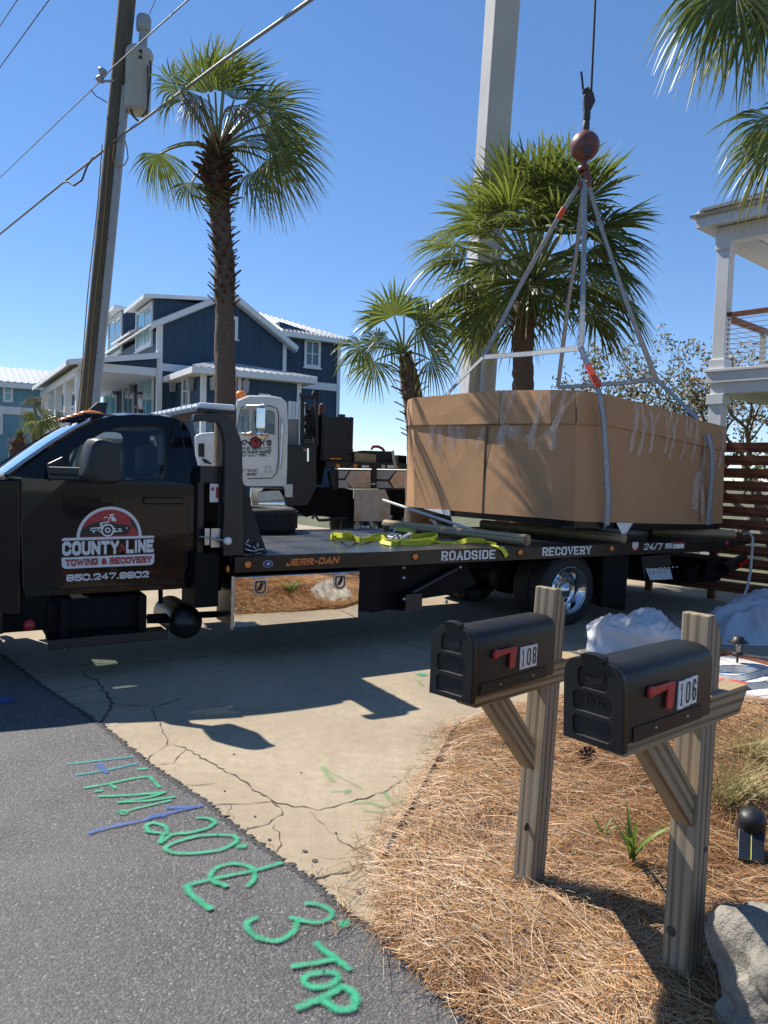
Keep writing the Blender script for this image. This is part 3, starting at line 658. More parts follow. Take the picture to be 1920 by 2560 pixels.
def straw_layer(n, box, l0, l1, w0, w1):
    B = scatter(n, box); nz = bed_z(B[:,0], B[:,1])
    flow = 1.2*np.sin(B[:,0]*2.1+B[:,1]*1.3) + .9*np.sin(B[:,1]*3.7-B[:,0]*2.9)
    ang = flow*.7 + nrs.normal(0, 1.15, n); L = nrs.uniform(l0, l1, n)
    base = np.stack([B[:,0]-np.cos(ang)*L/2, B[:,1]-np.sin(ang)*L/2, nz + np.abs(nrs.normal(0, .018, n)) - .004], 1)
    zend = bed_z(base[:,0]+np.cos(ang)*L, base[:,1]+np.sin(ang)*L); zs = bed_z(base[:,0], base[:,1]); base[:,2] += (zs-nz)*.8
    return base, ang, L, nrs.uniform(w0, w1, n), nrs.normal(0, .55, n), (zend-zs)*.8 + nrs.normal(0, .012, n)
A1 = [straw_layer(60000, (-.1, 2.6, 1.5, 5.7), .08, .22, .0015, .0031), straw_layer(22000, (2.2, 7.5, -.5, 5.7), .1, .24, .003, .005), straw_layer(15000, (-.1, 1.7, 1.6, 3.3), .07, .2, .0013, .0025)]
base, ang, L, wd, cu, ri = [np.concatenate(q) for q in zip(*A1)]
patch = .5 + .5*np.sin(base[:,0]*3.3+1.7*np.sin(base[:,1]*2.3))
rnd = np.clip(nrs.normal(.52, .27, len(ang)) + .2*(patch-.5), 0, 1)
tag(strands('pine_straw', base, ang, L, wd, cu, ri, 'straw', rnd, 3, .045), 'loose golden brown pine straw covering the planting bed', 'pine straw', kind='stuff')
# strays blown onto the slab and road edge
n = 900; i_ = nrs.randint(0, 8, n); u_ = nrs.uniform(0, 1, n); Pb = np.array([BV[i]*(1-u)+BV[i+1]*u for i, u in zip(i_, u_)])
off_ = np.abs(nrs.normal(0, .09, n)); base = np.stack([Pb[:,0]-off_, Pb[:,1]-off_*.2, .012+.02*nrs.uniform(0,1,n)], 1)
tag(strands('stray_straw', base, nrs.uniform(0, 6.28, n), nrs.uniform(.06,.2,n), np.full(n,.0022), nrs.normal(0,.8,n), nrs.uniform(-.004,.02,n), 'straw', nrs.uniform(.2,.9,n), 3, .03), 'stray pine needles spilled along the concrete edge', 'pine straw', kind='stuff')
n = 900; u_ = nrs.uniform(0, 1, n); a0, b0 = EDGE[-3], EDGE[-1] + RD*1.5
base = np.stack([a0.x+(b0.x-a0.x)*u_ + nrs.normal(.03,.05,n)*RN.x, a0.y+(b0.y-a0.y)*u_ + nrs.normal(.03,.05,n)*RN.y, .014+.03*nrs.uniform(0,1,n)], 1)
tag(strands('edge_straw', base, nrs.uniform(0, 6.28, n), nrs.uniform(.06,.2,n), np.full(n,.0022), nrs.normal(0,.8,n), nrs.uniform(-.004,.02,n), 'straw', nrs.uniform(.1,.8,n), 3, .03), 'pine needles lying over the asphalt edge', 'pine straw', kind='stuff')
# dark plastic edging where bed meets slab
k = MB(); ee = [p + Vector((0,0,.02)) for p in BP[1:7]]
for a, b in zip(ee[:-1], ee[1:]): k.bar(a, b, .012, .06)
k.build('edging_strip', 'rubber', bed)
# grass beyond the trucks
def grass_patch(name, label, x0, x1, y0, y1, n, h, mat='grass', w=.012):
    B = np.stack([nrs.uniform(x0,x1,n), nrs.uniform(y0,y1,n), np.zeros(n)-.03], 1)
    hh = nrs.uniform(.5,1.3,n)*h
    return tag(strands(name, B, nrs.uniform(0,6.28,n), hh*.7, np.full(n,w), nrs.normal(0,.5,n), hh, mat, nrs.uniform(0,1,n), 2), label, 'grass', kind='stuff')
grass_patch('lawn_grass', 'short green grass behind the flatbed by the crane truck', -6, 3.2, 11.6, 19, 26000, .12)
# ================================================================== mailboxes on timber posts
AX = Vector((.75, .66, 0)).normalized()          # from the box's door towards its back
def mailbox(label, base_px, zf, digits, tilt, tab_open, far_end):
    """origin at the post's foot; local x runs from the door to the back, local y away from the viewer's side"""
    yaw = far_end
    b = gp(*base_px, zf); root = thing('mailbox', label, 'mailbox', b + Vector((0,0,-.03)), yaw)
    root.rotation_euler = (tilt[0], tilt[1], yaw)
    return root, b
def build_mailbox(label, base_px, zf, top, arm_top, digits, arm_x, box_x, tilt, ajar, seed, knots, yawd, HB):
    r = random.Random(seed); root, b = mailbox(label, base_px, zf, digits, tilt, ajar, R(yawd))
    H = .089/2; Z0 = .03
    # post with a clipped top
    k = MB(); c = .045
    k.prism([(-H,-.15),(H,-.15),(H,top-.075),(H-.052,top),(-H,top)], -H, H, 'y'); po_ = k.build('post', 'post_wood', root, bevel=.004)
    if digits == '108': po_.rotation_euler = (R(.9), R(1.5), 0)
    # arm set across the post on the viewer's side
    at_ = arm_top; k = MB(); yc = -.022
    k.prism([(arm_x[0]+.05,at_-.089),(arm_x[1]-.045,at_-.089),(arm_x[1],at_-.02),(arm_x[1],at_),(arm_x[0],at_),(arm_x[0],at_-.035)], yc-H, yc+H-.004, 'y')
    arm = regrain(k.build('arm', 'brace_wood', root, bevel=.004), (1,0,0))
    # the growth rings run along local z: lay the arm's grain along x by building it turned
    # brace
    k = MB(); x1 = -H-.001; z1 = at_-.42; x2 = -.36; z2 = at_-.09
    k.prism([(x1,z1),(x1,z1+.115),(x2+.115,z2),(x2,z2)], -H+.012, H-.012, 'y'); regrain(k.build('brace', 'brace_wood', root, bevel=.003), (x2-x1,0,z2-z1))
    for (kx, ky, kz, kr) in knots:
        k = MB(); k.lathe([(0,.0035),(kr*.5,.004),(kr,.0005)], 12, (kx, ky, kz), (0,-1,0) if ky < 0 else (-1,0,0)); k.build('knot', 'crack', root)
    # box shell: an arched section extruded along x
    W = .080; hh = HB*.62; kz_ = HB/.222; x0, xb = box_x; zb = at_ + .0
    def arch(w, zt, n=12, drop=.03):
        P = [(-w,-drop),(w,-drop)]
        for i in range(n+1):
            a = math.pi*i/n; P.append((w*math.copysign(abs(math.cos(a))**.62, math.cos(a)), zt + (HB-hh)*abs(math.sin(a))**.75))
        return P
    S = arch(W, hh); k = MB(); n = len(S)
    for (xa, xc, sc) in ((x0, xb, 1.0),):
        vs = [(xa, yc + p[0], zb + p[1]) for p in S] + [(xc-.012, yc + p[0], zb + p[1]) for p in S] + [(xc, yc + p[0]*.94, zb + .012 + p[1]*.92) for p in S]
        fs = [(i, (i+1) % n, (i+1) % n + n, i + n) for i in range(n)] + [(i+n, (i+1) % n + n, (i+1) % n + 2*n, i + 2*n) for i in range(n)]
        k.add(vs, fs, 0, True); k.add(vs[2*n:], [tuple(range(n))], 0)
    body = k.build('box_shell', 'mailbox_plastic', root, weld=True)
    md = body.modifiers.new('es', 'EDGE_SPLIT'); md.split_angle = R(38)
    k = MB()
    for s_ in (-1, 1):
        y0_ = yc + s_*(W+.0012)
        k.bx(x0+.03, xb-.06, min(y0_, y0_+s_*.0025), max(y0_, y0_+s_*.0025), zb-.031, zb+.008)
    k.build('skirt', 'mailbox_plastic', body, bevel=.002)
    for sx in (x0+.14, xb-.15): k = MB(); k.lathe([(0,.003),(.003,.003),(.0045,0)], 10, (sx, yc-W-.0038, zb-.010), (0,-1,0)); k.build('screw', 'steel', body)
    # door: rim plate with three recessed panels
    Wd = W+.008; D = arch(Wd, hh+.006, 12, .048); da = -R(3.2) if ajar else 0
    def dp(y, z, out): # out towards the road
        return Vector((x0 - .004 - out + math.sin(da)*(z+.045)*1.2, yc + y, zb + z))
    k = MB()
    pans = [(-.046,.046,.126*kz_,.198*kz_), (-.058,.060,.044*kz_,.114*kz_), (-.058,.060,-.032,.028*kz_)]
    def rr(p, q=.010): return [(p[0]+q,p[2]),(p[1]-q,p[2]),(p[1],p[2]+q),(p[1],p[3]-q),(p[1]-q,p[3]),(p[0]+q,p[3]),(p[0],p[3]-q),(p[0],p[2]+q)]
    holes = [rr(p) for p in pans]
    k.holed(D, holes, lambda q: dp(q[0], q[1], .024))
    for p, h_ in zip(pans, holes):
        inn = rr((p[0]+.0022,p[1]-.0022,p[2]+.0022,p[3]-.0022), .009); m_ = len(h_)
        vs = [dp(q[0], q[1], .024) for q in h_] + [dp(q[0], q[1], .0185) for q in inn]
        k.add(vs, [(i, i+m_, (i+1) % m_ + m_, (i+1) % m_) for i in range(m_)], 0); k.add(vs[m_:], [tuple(range(m_))], 0)
    m_ = len(D); vs = [dp(q[0], q[1], .024) for q in D] + [dp(q[0]*1.01, q[1], .018) for q in D] + [dp(q[0]*1.01, q[1], 0) for q in D]
    k.add(vs, [(i, (i+1) % m_, (i+1) % m_ + m_, i + m_) for i in range(m_)] + [(i+m_, (i+1) % m_ + m_, (i+1) % m_ + 2*m_, i + 2*m_) for i in range(m_)], 0, True)
    k.add(vs[2*m_:], [tuple(range(m_))], 0)
    door = k.build('door', 'mailbox_plastic', root, weld=True)
    k = MB(); vs = []
    for i in range(6):
        y_ = -.032 + .064*i/5; zt = HB+.006 + .010 - 4*(y_**2)*1.2
        vs += [dp(y_, zt-.016, .026), dp(y_, zt+.004, .031), dp(y_, zt+.006, .004), dp(y_, zt-.010, .001)]
    k.add(vs, [(i*4+j, (i+1)*4+j, (i+1)*4+(j+1) % 4, i*4+(j+1) % 4) for i in range(5) for j in range(4)] + [(0,1,2,3), (23,22,21,20)], 0)
    k.build('pull_tab', 'mailbox_plastic', door, weld=True)
    # raised lettering and the postal eagle shape on the door
    k = MB()
    def em(x, z, l): return dp(x, z, .0165 + l)
    def put_txt(s, cx, z, h_, cw, sw, w_):
        letters(k, s, lambda x, zz, l: em(cx - w_/2 + x, z + zz, .001 + l), h_, cw, sw, wide=w_, gap=.16)
    # seen from the road, the text runs along -y .. +y of the local frame reversed
    def em(x, z, l): return dp(-x, z*kz_, .0192 + l)
    put_txt('U.S.', 0, .100, .013, .012, .0032, .045); put_txt('MAIL', 0, .075, .021, .018, .0042, .082)
    for zz in (.069, .0625, .0575): k.add([em(-.05, zz, .001), em(.05, zz, .001), em(.05, zz+.0022, .001), em(-.05, zz+.0022, .001)], [(0,1,2,3)])
    k.add([em(-.04,.18,.0012), em(.0,.165,.002), em(.035,.185,.0012), em(.03,.155,.0025), em(-.01,.14,.0012)], [(0,1,2,3,4)])
    k.add([em(-.035,.140,.0012), em(.015,.136,.0012), em(.02,.143,.0012), em(-.03,.147,.0012)], [(0,1,2,3)])
    k.build('raised_lettering', 'mailbox_plastic', door)
    # flag
    yf = yc - W - .003; fx, fz = x0+.10, zb+.42*HB+.02; k = MB()
    k.lathe([(0,.010),(.012,.010),(.016,.007),(.016,0)], 20, (fx, yf, fz), (0,-1,0))
    k.prism([(fx,fz-.012),(fx+.118,fz-.001),(fx+.118,fz+.004),(fx+.113,fz+.013),(fx,fz+.012)], yf-.0075, yf-.0015, 'y')
    k.prism([(fx+.078,fz-.058),(fx+.104,fz-.060),(fx+.109,fz-.055),(fx+.119,fz+.008),(fx+.08,fz+.008)], yf-.0085, yf-.0017, 'y')
    k.build('flag', 'flag_red', body, bevel=.0015)
    # number stickers
    nx = fx + .150
    for i, dg in enumerate(digits):
        k = MB(); xa = nx + i*.0355; zc = zb+.33*HB + (.0 if digits != '106' else .002*i)
        k.bx(xa, xa+.034, yf-.0008, yf+.0024, zc-.039, zc+.039); pl = k.build('number_plate', 'sticker', body)
        k = MB(); letters(k, dg, lambda x, z, l: (xa + (.006 if dg != '1' else .011) + x, yf-.0013-l, zc-.030+z), .060, .022, .0062, slab=(dg == '1'))
        o = k.build('digit', 'ink', pl)
    return root, b
MB108, b108 = build_mailbox('black mailbox numbered 108 on the farther weathered timber post', (1318,2226), .075, 1.225, .946, '108', (-.525,.20), (-.538,-.051), (0, R(1.0)), False, 1, [(-.0445,-.01,.30,.016)], 45.5, .187)
MB106, b106 = build_mailbox('black mailbox numbered 106 with its door ajar on the nearer post', (1704,2398), .17, 1.145, .904, '106', (-.565,.20), (-.578,-.12), (0, R(.8)), True, 2, [(-.0446,.018,.13,.017), (.02,-.0446,.40,.011)], 40.7, .172)
# ================================================================== the tow truck
P0 = onp(585.6, 1393, Vector((0,6.3,0)), Vector((0,1,0))); TY = R(30.5); DECK = P0.z
T = Frame((P0.x, P0.y, 0), TY)
tow = thing('tow_truck', 'black flatbed tow truck parked across the driveway with lettered door', 'truck', T.o, TY)
BL = 6.55; BW = 2.44; RH = .135
def tw(px, py, y=0.0): q = T.wy(px, py, y); return (q.x, q.z)
def C5(x, y, yy): return tw(x/2.9625, 1000 + y/2.9625, yy)
def R1(x, y, yy=0.0): return tw(540 + x/3.95, 1340 + y/3.95, yy)
def R2(x, y, yy=0.0): return tw(940 + x/3.95, 1280 + y/3.95, yy)
def R3(x, y, yy=0.0): return tw(1340 + x/2.9625, 1280 + y/2.9625, yy)
# deck and rails
k = MB(); k.bx(0, BL, .006, BW-.006, DECK-.05, DECK-.004); deck = k.build('deck', 'tread_black', tow)
for y0, y1 in ((-.012,.055), (BW-.055,BW+.012)):
    k = MB(); k.prism([(0,DECK-RH),(BL-.25,DECK-RH),(BL+.28,DECK-.075),(BL+.55,DECK-.05),(BL+.55,DECK-.02),(BL,DECK+.004),(0,DECK+.004)], y0, y1, 'y'); k.build('side_rail', 'rail_black', tow, bevel=.006)
k = MB(); k.prism([(BL-.001,DECK-.01),(BL+.55,DECK-.03),(BL+.55,DECK-.05),(BL-.001,DECK-.06)], .056, BW-.056, 'y'); k.build('tail_ramp', 'black_steel', tow)
k = MB(); k.bx(.002, .06, .056, BW-.056, DECK-RH, DECK-.052); k.build('front_crossbar', 'black_steel', tow)
k = MB()
for x in np.arange(.5, BL-.3, .45): k.bx(x, x+.07, .06, BW-.06, DECK-RH+.01, DECK-.052)
k.build('deck_crossmembers', 'under_black', tow)
k = MB(); k.bx(-2.6, BL-.2, .80, .90, .60, DECK-RH-.002); k.bx(-2.6, BL-.2, 1.54, 1.64, .60, DECK-RH-.002); k.build('chassis_frame', 'under_black', tow)
# marker lamps on the rail
def lamp(px, py, r_, mat, y=-.0125):
    x, z = tw(px, py); k = MB(); k.lathe([(r_*1.35,.0),(r_*1.35,.006),(r_*1.05,.008)], 20, (x, y, z), (0,-1,0)); ring = k.build('lamp_ring', 'rubber', tow)
    k = MB(); k.lathe([(r_*1.04,.006),(r_*.95,.014),(r_*.5,.019),(r_*.22,.0195),(r_*.2,.022),(0,.022)], 20, (x, y, z), (0,-1,0)); k.build('marker_lamp', mat, ring)
lamp(617.7, 1411, .030, 'lens_orange'); lamp(1035.7, 1391.5, .030, 'lens_orange'); lamp(1298, 1380.5, .030, 'lens_orange'); lamp(1526.5, 1371, .030, 'lens_orange'); lamp(1814, 1357, .032, 'lens_red')
k = MB(); x, z = R1(143, 330); k.lathe([(.03,0),(.028,.012),(0,.018)], 14, (x-.01, .03, z), (-1,0,0)); k.build('marker_lamp', 'lens_orange', tow)
def rail_text(s, p0, p1, h_, cw, sw, mat, slab, slant=0, gap=.1, backing=None, y=-.0125, name='lettering', wy=0.0):
    x0, z0 = tw(*p0, wy); x1, z1 = tw(*p1, wy); W = x1-x0; sl = (z1-z0)/W; k = MB()
    letters(k, s, lambda x, zz, l: (x0+x, y-.0025-l, z0+x*sl+zz), h_, cw, sw, slab, gap, slant, wide=W)
    o = k.build(name, mat, tow)
    if backing:
        k = MB(); letters(k, s, lambda x, zz, l: (x0+x, y-.001-l*.1, z0+x*sl+zz), h_, cw, sw*1.55, slab, gap, slant, wide=W); k.build(name+'_outline', backing, o)
    return o
rail_text('JERR-DAN', (713,1414.5), (843,1407), .058, .062, .012, 'vinyl_orange', True, .25, .10, 'vinyl_red')
rail_text('ROADSIDE', (1101,1401), (1236,1396), .092, .062, .0165, 'vinyl_white', True, 0, .10)
rail_text('RECOVERY', (1353,1389.5), (1475,1384.5), .090, .062, .0165, 'vinyl_white', True, 0, .10)
rail_text('24/7', (1606,1374.5), (1652,1373.3), .075, .055, .013, 'vinyl_white', True, .12, .08)
def decal(name, p, q, mat, y=-.0135, inner=None):
    (x0, z1), (x1, z0) = tw(*p), tw(*q); k = MB(); k.bx(x0, x1, y-.001, y+.002, z0, z1); o = k.build(name, mat, tow)
    for (a, b, c, d, mm) in inner or []:
        k = MB(); k.bx(x0+(x1-x0)*a, x0+(x1-x0)*b, y-.0018, y-.0008, z0+(z1-z0)*c, z0+(z1-z0)*d); k.build(name+'_mark', mm, o)
decal('warning_decal', (1578.6,1355), (1593,1375.5), 'vinyl_red', inner=[(.06,.94,.35,.97,'sticker'),(.35,.65,.12,.34,'sticker'),(.3,.7,.45,.6,'vinyl_red'),(.2,.8,.7,.9,'sticker_grey')])
decal('info_decal', (1661,1358), (1677,1370.5), 'sticker_grey', inner=[(.1,.9,.6,.7,'pole_grey'),(.1,.9,.3,.4,'pole_grey')])
decal('safety_decal', (1680,1356), (1707.5,1370), 'sticker', inner=[(.0,1,.7,1,'vinyl_red'),(.02,.28,.1,.6,'pole_grey')])
(x, z) = R1(508, 274); k = MB(); k.lathe([(.045,0),(.045,.002),(0,.002)], 24, (0,0,0), (0,-1,0)); o = k.build('maker_badge', 'sticker_grey', tow); o.location = (x, -.0125, z); o.scale = (1,1,.72)
k = MB(); k.lathe([(.038,.0022),(.038,.003),(0,.003)], 24, (0,0,0), (0,-1,0)); b_ = k.build('badge_field', 'vinyl_blue', o)
k = MB(); k.prism([(-.012,-.018),(.016,-.01),(.018,.014),(-.01,.018)], -.0042, -.0032, 'y'); k.build('badge_letter', 'sticker_grey', b_)

# polished toolbox under the bed
x0, zt = R1(165, 400, -.0); x1, _ = R1(1428, 350, -.0); _, zb_ = R1(140, 923, -.0)
YT = .02
k = MB(); k.bx(x0+.02, x1-.004, YT+.004, YT+.46, zb_, zt-.003); tb = k.build('toolbox', 'black_steel', tow, bevel=.004)
k = MB(); k.bx(x0+.02, x1-.006, YT-.012, YT+.003, zb_+.006, zt-.01); tdoor = k.build('toolbox_door', 'mirror_steel', tb, bevel=.006)
k = MB(); k.prism([(x0-.005,zb_-.004),(x0+.019,zb_-.004),(x0+.019,zt),(x0-.005,zt)], YT-.01, YT+.02, 'y'); k.build('toolbox_frame', 'steel', tb)
def latch(px, py):
    x, z = T.wy(540+px/3.95, 1340+py/3.95, YT).x, T.wy(540+px/3.95, 1340+py/3.95, YT).z
    def sh(w_, h_): return [(x-w_,z+h_*.35),(x-w_,z-h_*.55),(x-w_*.45,z-h_),(x+w_*.45,z-h_),(x+w_,z-h_*.55),(x+w_,z+h_*.35),(x+w_,z+h_*.8),(x+w_*.8,z+h_),(x-w_*.8,z+h_),(x-w_,z+h_*.8)]
    k = MB(); k.prism(sh(.062,.07), YT-.021, YT-.0125, 'y'); o = k.build('latch', 'steel', tb, bevel=.002)
    k = MB(); k.prism(sh(.049,.056), YT-.0235, YT-.0215, 'y'); c_ = k.build('latch_cup', 'ink', o)
    k = MB(); k.prism(sh(.036,.043), YT-.0250, YT-.0240, 'y'); k.build('latch_paddle', 'polished_alu', o)
    k = MB(); k.tube([(x+.015,YT-.03,z+.04),(x,YT-.034,z+.005),(x-.02,YT-.03,z-.025)], .012, 8); k.build('latch_handle', 'ink', o)
latch(430, 503); latch(1215, 452)

# rear axle: dual wheels
def wheel(name, x, y, z, R_, W_, rim, side, flat=False):
    """axis along y; side -1 faces the viewer"""
    e = bpy.data.objects.new(name, None); COL.objects.link(e); e.parent = tow; e.location = (x, y, z)
    k = MB(); P = [(rim*1.02,0),(rim*1.12,-.004),(R_*.86,-.012),(R_*.965,.008),(R_,.035)]
    prof = [(r_, h_) for r_, h_ in P] + [(R_, W_-.035),(R_*.965,W_-.008),(R_*.86,W_+.012),(rim*1.12,W_+.004),(rim*1.02,W_)]
    k.lathe(prof, 48, (0,0,0), (0,-side if side > 0 else 1,0) if False else (0,1,0)); ty = k.build('tyre', 'rubber', e)
    k = MB()
    for i in range(56):
        a = 2*math.pi*i/56
        for h0, h1 in ((.03,W_*.3),(W_*.36,W_*.64),(W_*.7,W_-.03)):
            c = Vector((math.cos(a)*(R_+.003), (h0+h1)/2, math.sin(a)*(R_+.003))); k.obox(c, Vector((-math.sin(a),0,math.cos(a)))*R_*.042, Vector((0,(h1-h0)/2,0)), Vector((math.cos(a),0,math.sin(a)))*.006)
    tag(k.build('tread_blocks', 'rubber', ty), kind='stuff')
    return e
RX = T.wy(1425, 1480, .06).x + .05; RZ = .405
w1 = wheel('wheel', RX, .13, RZ, .405, .23, .25, -1); w2 = wheel('wheel', RX, .40, RZ, .405, .23, .25, -1)
w3 = wheel('wheel', RX, BW-.36, RZ, .405, .23, .25, 1); w4 = wheel('wheel', RX, BW-.63, RZ, .405, .23, .25, 1)
for wz, yo in ((w1, 0), (w3, .23)):
    s_ = 1 if yo == 0 else -1
    k = MB(); ax = (0, s_, 0)
    k.lathe([(.262,-.006),(.268,-.010),(.268,.004),(.25,.012),(.242,.03),(.232,.035),(.226,.13),(.20,.145),(.14,.148),(.115,.125),(.10,.12)], 40, (0,yo,0), ax); rimo = k.build('rim', 'chrome', wz)
    k = MB(); k.lathe([(.105,.12),(.10,.06),(.092,.03),(.075,.018),(.055,.015),(.05,.005),(0,.003)], 28, (0,yo,0), ax); k.build('hub_cap', 'chrome', wz)
    k = MB()
    for i in range(10):
        a = i*2*math.pi/10; k.cyl((math.cos(a)*.125, yo+s_*.14, math.sin(a)*.125), (math.cos(a)*.125, yo+s_*.105, math.sin(a)*.125), .014, .012, 6)
    k.build('lug_nuts', 'steel', rimo)
    for i in range(5):
        a = i*2*math.pi/5 + .3; k = MB(); k.lathe([(.034,.0),(0,.001)], 14, (math.cos(a)*.178, yo+s_*.1455, math.sin(a)*.178), (0,-s_,0)); k.build('hand_hole', 'ink', rimo)
k = MB(); k.cyl((RX,.2,RZ), (RX,BW-.2,RZ), .08, n=12); k.lathe([(.1,-.2),(.2,-.08),(.2,.08),(.1,.2)], 16, (RX, BW/2, RZ), (0,1,0)); k.build('rear_axle', 'under_black', tow)
# mud flap and fender skirt behind the wheel
xa, _ = R3(448, 500); xb, zz = R3(690, 760)
for y_ in (.06, BW-.68): k = MB(); k.bx(xb-.012, xb+.004, y_, y_+.62, .12, DECK-RH-.02); k.build('mud_flap', 'rubber', tow)
k = MB(); k.bx(RX+.44, xb-.02, .05, .12, .20, DECK-RH-.004); k.build('rear_skirt', 'under_black', tow)
# underbody between toolbox and wheel
k = MB(); xa, _ = R2(-20, 600); xb, zl = R2(390, 955)
k.prism([(R2(0,540)[0],DECK-RH-.003),(R2(1000,500)[0],DECK-RH-.003),(R2(1120,830)[0],.53),(R2(900,870)[0],.44),(R2(650,900)[0],.42),(R2(400,900)[0],.40),(R2(390,955)[0],.30),(R2(240,930)[0],.33),(R2(80,945)[0],.31),(R2(-10,930)[0],.34)], .22, .6, 'y')
k.bx(x1+.02, R2(100,600)[0], .08, .3, .36, DECK-RH-.01)
k.build('subframe', 'under_black', tow)
k = MB(); p, q = R2(340, 805, .15), R2(790, 560, .15); k.cyl((p[0],.15,p[1]), (q[0],.15,q[1]), .03, n=10); p2 = R2(385, 850, .15); k.bx(p2[0]-.17, p2[0]+.02, .05, .25, p2[1]-.10, p2[1]+.06); k.build('tilt_cylinder', 'black_steel', tow)
k = MB()
for (a, b_) in ((280,550),(280,650),(840,545),(283,862),(700,888)):
    q = R2(a, b_, .045); k.lathe([(0,.012),(.012,.01),(.02,0)], 8, (q[0], .05, q[1]), (0,-1,0))
k.build('grease_fittings', 'steel', tow)
k = MB(); q0 = R2(1245, 870); k.lathe([(0,-.12),(.06,-.09),(.075,0),(.06,.09),(0,.12)], 14, (R2(1270,850)[0], .55, .36), (1,0,0)); k.build('spring_hanger', 'under_black', tow)
# control valve box with levers, behind the wheel
xa, za = R3(815, 335, .05); xb, zb2 = R3(1030, 410, .05); xc, zc = R3(835, 505, .05)
k = MB(); k.prism([(xa,za),(xb,za+.02),(xb+.02,zb2),(xc+.55*(xb-xc)+.12,zc+.01),(xc,zc)], .12, .45, 'y'); vb = k.build('valve_box', 'black_steel', tow, bevel=.006)
p0_, p1_, p2_, p3_ = R3(820,420,.1), R3(1000,415,.1), R3(1006,495,.1), R3(838,503,.1)
k = MB(); k.add([(p0_[0],.115,p0_[1]),(p1_[0],.115,p1_[1]),(p2_[0],.085,p2_[1]),(p3_[0],.085,p3_[1])], [(0,3,2,1)]); k.build('lever_panel', 'sticker_grey', vb)
for i in range(5):
    q = R3(918+i*(1040-918)/4, 412 - (i > 2)*5, .08); k = MB(); k.cyl((q[0],.08,q[1]), (q[0],.16,q[1]+.05), .006, n=6); lv = k.build('lever', 'steel', vb)
    k = MB(); k.lathe([(0,-.016),(.011,-.011),(.016,0),(.011,.011),(0,.016)], 10, (q[0],.075,q[1])); k.build('lever_knob', 'chrome', lv)
    q = R3(845+i*28, 440+ (i % 2)*2, .1); k = MB(); k.bx(q[0]-.008, q[0]+.008, .092, .106, q[1]-.035, q[1]+.01); k.build('panel_mark', 'pole_grey', vb)
# wheel lift at the tail
k = MB(); a_, b_ = R3(990,515,.6), R3(1310,530,.6); k.bx(a_[0], b_[0]+.1, .55, 1.9, a_[1]-.03, a_[1]+.04); a2 = R3(1240,460,.4); k.bx(a2[0], R3(1395,440,.4)[0], .35, 2.05, a2[1]-.04, R3(1300,350,.4)[1])
c_ = R3(1040,440,.5); d_ = R3(1150,385,.5); k.bar((c_[0],.5,c_[1]), (d_[0],.5,d_[1]), .3, .06); k.bx(R3(1100,500,.5)[0], R3(1165,500,.5)[0], .45, .7, a_[1], d_[1]-.02)
k.build('wheel_lift', 'under_black', tow, bevel=.008)
k = MB(); e1_, e2_ = R3(1400,420,.25), R3(1530,350,.25); k.bar((e1_[0],.25,e1_[1]), (e2_[0]+.03,.25,e2_[1]), .12, .11, up=(0,0,1)); o = k.build('tail_lamp_arm', 'black_steel', tow)
e3 = R3(1532,380,.18); k = MB(); k.bar((e3[0]-.09,.17,e3[1]-.025), (e3[0]+.09,.17,e3[1]+.045), .03, .06); k.build('tail_lamp', 'lens_red', o)
k = MB(); k.bx(R3(700,500)[0], BL-.3, .8, 1.64, .55, DECK-RH-.01); k.build('rear_frame', 'under_black', tow)

# ------------------------------------------------------------------ cab
YC = .26; YF = BW-.26; ZB = C5(600, 600, YC)[1]     # belt line height
def ins_(z): return YC + max(0, z-ZB)*.30 + max(0, .75-z)*.06
def cab_pt(q): return (q[0], ins_(q[1]), q[1])
def cab_far(q): return (q[0], BW-ins_(q[1]), q[1])
def pc(x, y): # traced outline onto the sloping cab side
    yy = YC
    for _ in range(4): q = C5(x, y, yy); yy = ins_(q[1])
    return q
top_pts = [pc(*q) for q in ((62,562),(200,462),(400,322),(560,222),(680,160),(800,122),(960,108),(1160,112),(1290,130),(1360,165),(1405,240),(1440,380),(1470,500))]
low = [pc(*q) for q in ((1500,640),(1508,800),(1496,1000),(1482,1200),(1460,1385))]
bot = [pc(*q) for q in ((1290,1402),(700,1430),(190,1462))]
front = [pc(*q) for q in ((168,1380),(158,900),(158,575))]
win = [pc(*q) for q in ((484,596),(480,440),(500,392),(620,310),(760,232),(880,196),(1050,184),(1150,186),(1200,200),(1222,235),(1236,420),(1240,570),(1222,600),(800,602))]
outer = [front[-1]] + top_pts[0:] + low + bot + front[:-1]
k = MB(); k.holed(outer, [win], cab_pt); k.holed(outer, [win], cab_far)
no = len(outer); vs = [cab_pt(q) for q in outer] ; mid = [(q[0], BW/2, q[1] + (.045 if 3 < i < 11 else 0)) for i, q in enumerate(outer)]; vf = [cab_far(q) for q in outer]
n1 = [(q[0], ins_(q[1])+.22, q[1] + (.028 if 3 < i < 11 else 0)) for i, q in enumerate(outer)]; n2 = [(q[0], BW-ins_(q[1])-.22, q[1] + (.028 if 3 < i < 11 else 0)) for i, q in enumerate(outer)]
WS0, WS1 = 1, 5      # windshield opening between these outline points
for (A, B) in ((vs, n1), (n1, mid), (mid, n2), (n2, vf)):
    for i in range(no):
        if WS0 <= i < WS1 and not (A is vs and False): 
            continue
        if i >= no-4 and i < no-1: continue
        if i in (11,12,13) and A is not vs and B is not vf: continue
        j = (i+1) % no; k.add([A[i], A[j], B[j], B[i]], [(0,1,2,3)], 0, True)
cabb = k.build('cab_body', 'truck_black', tow, weld=True); md = cabb.modifiers.new('es', 'EDGE_SPLIT'); md.split_angle = R(40)
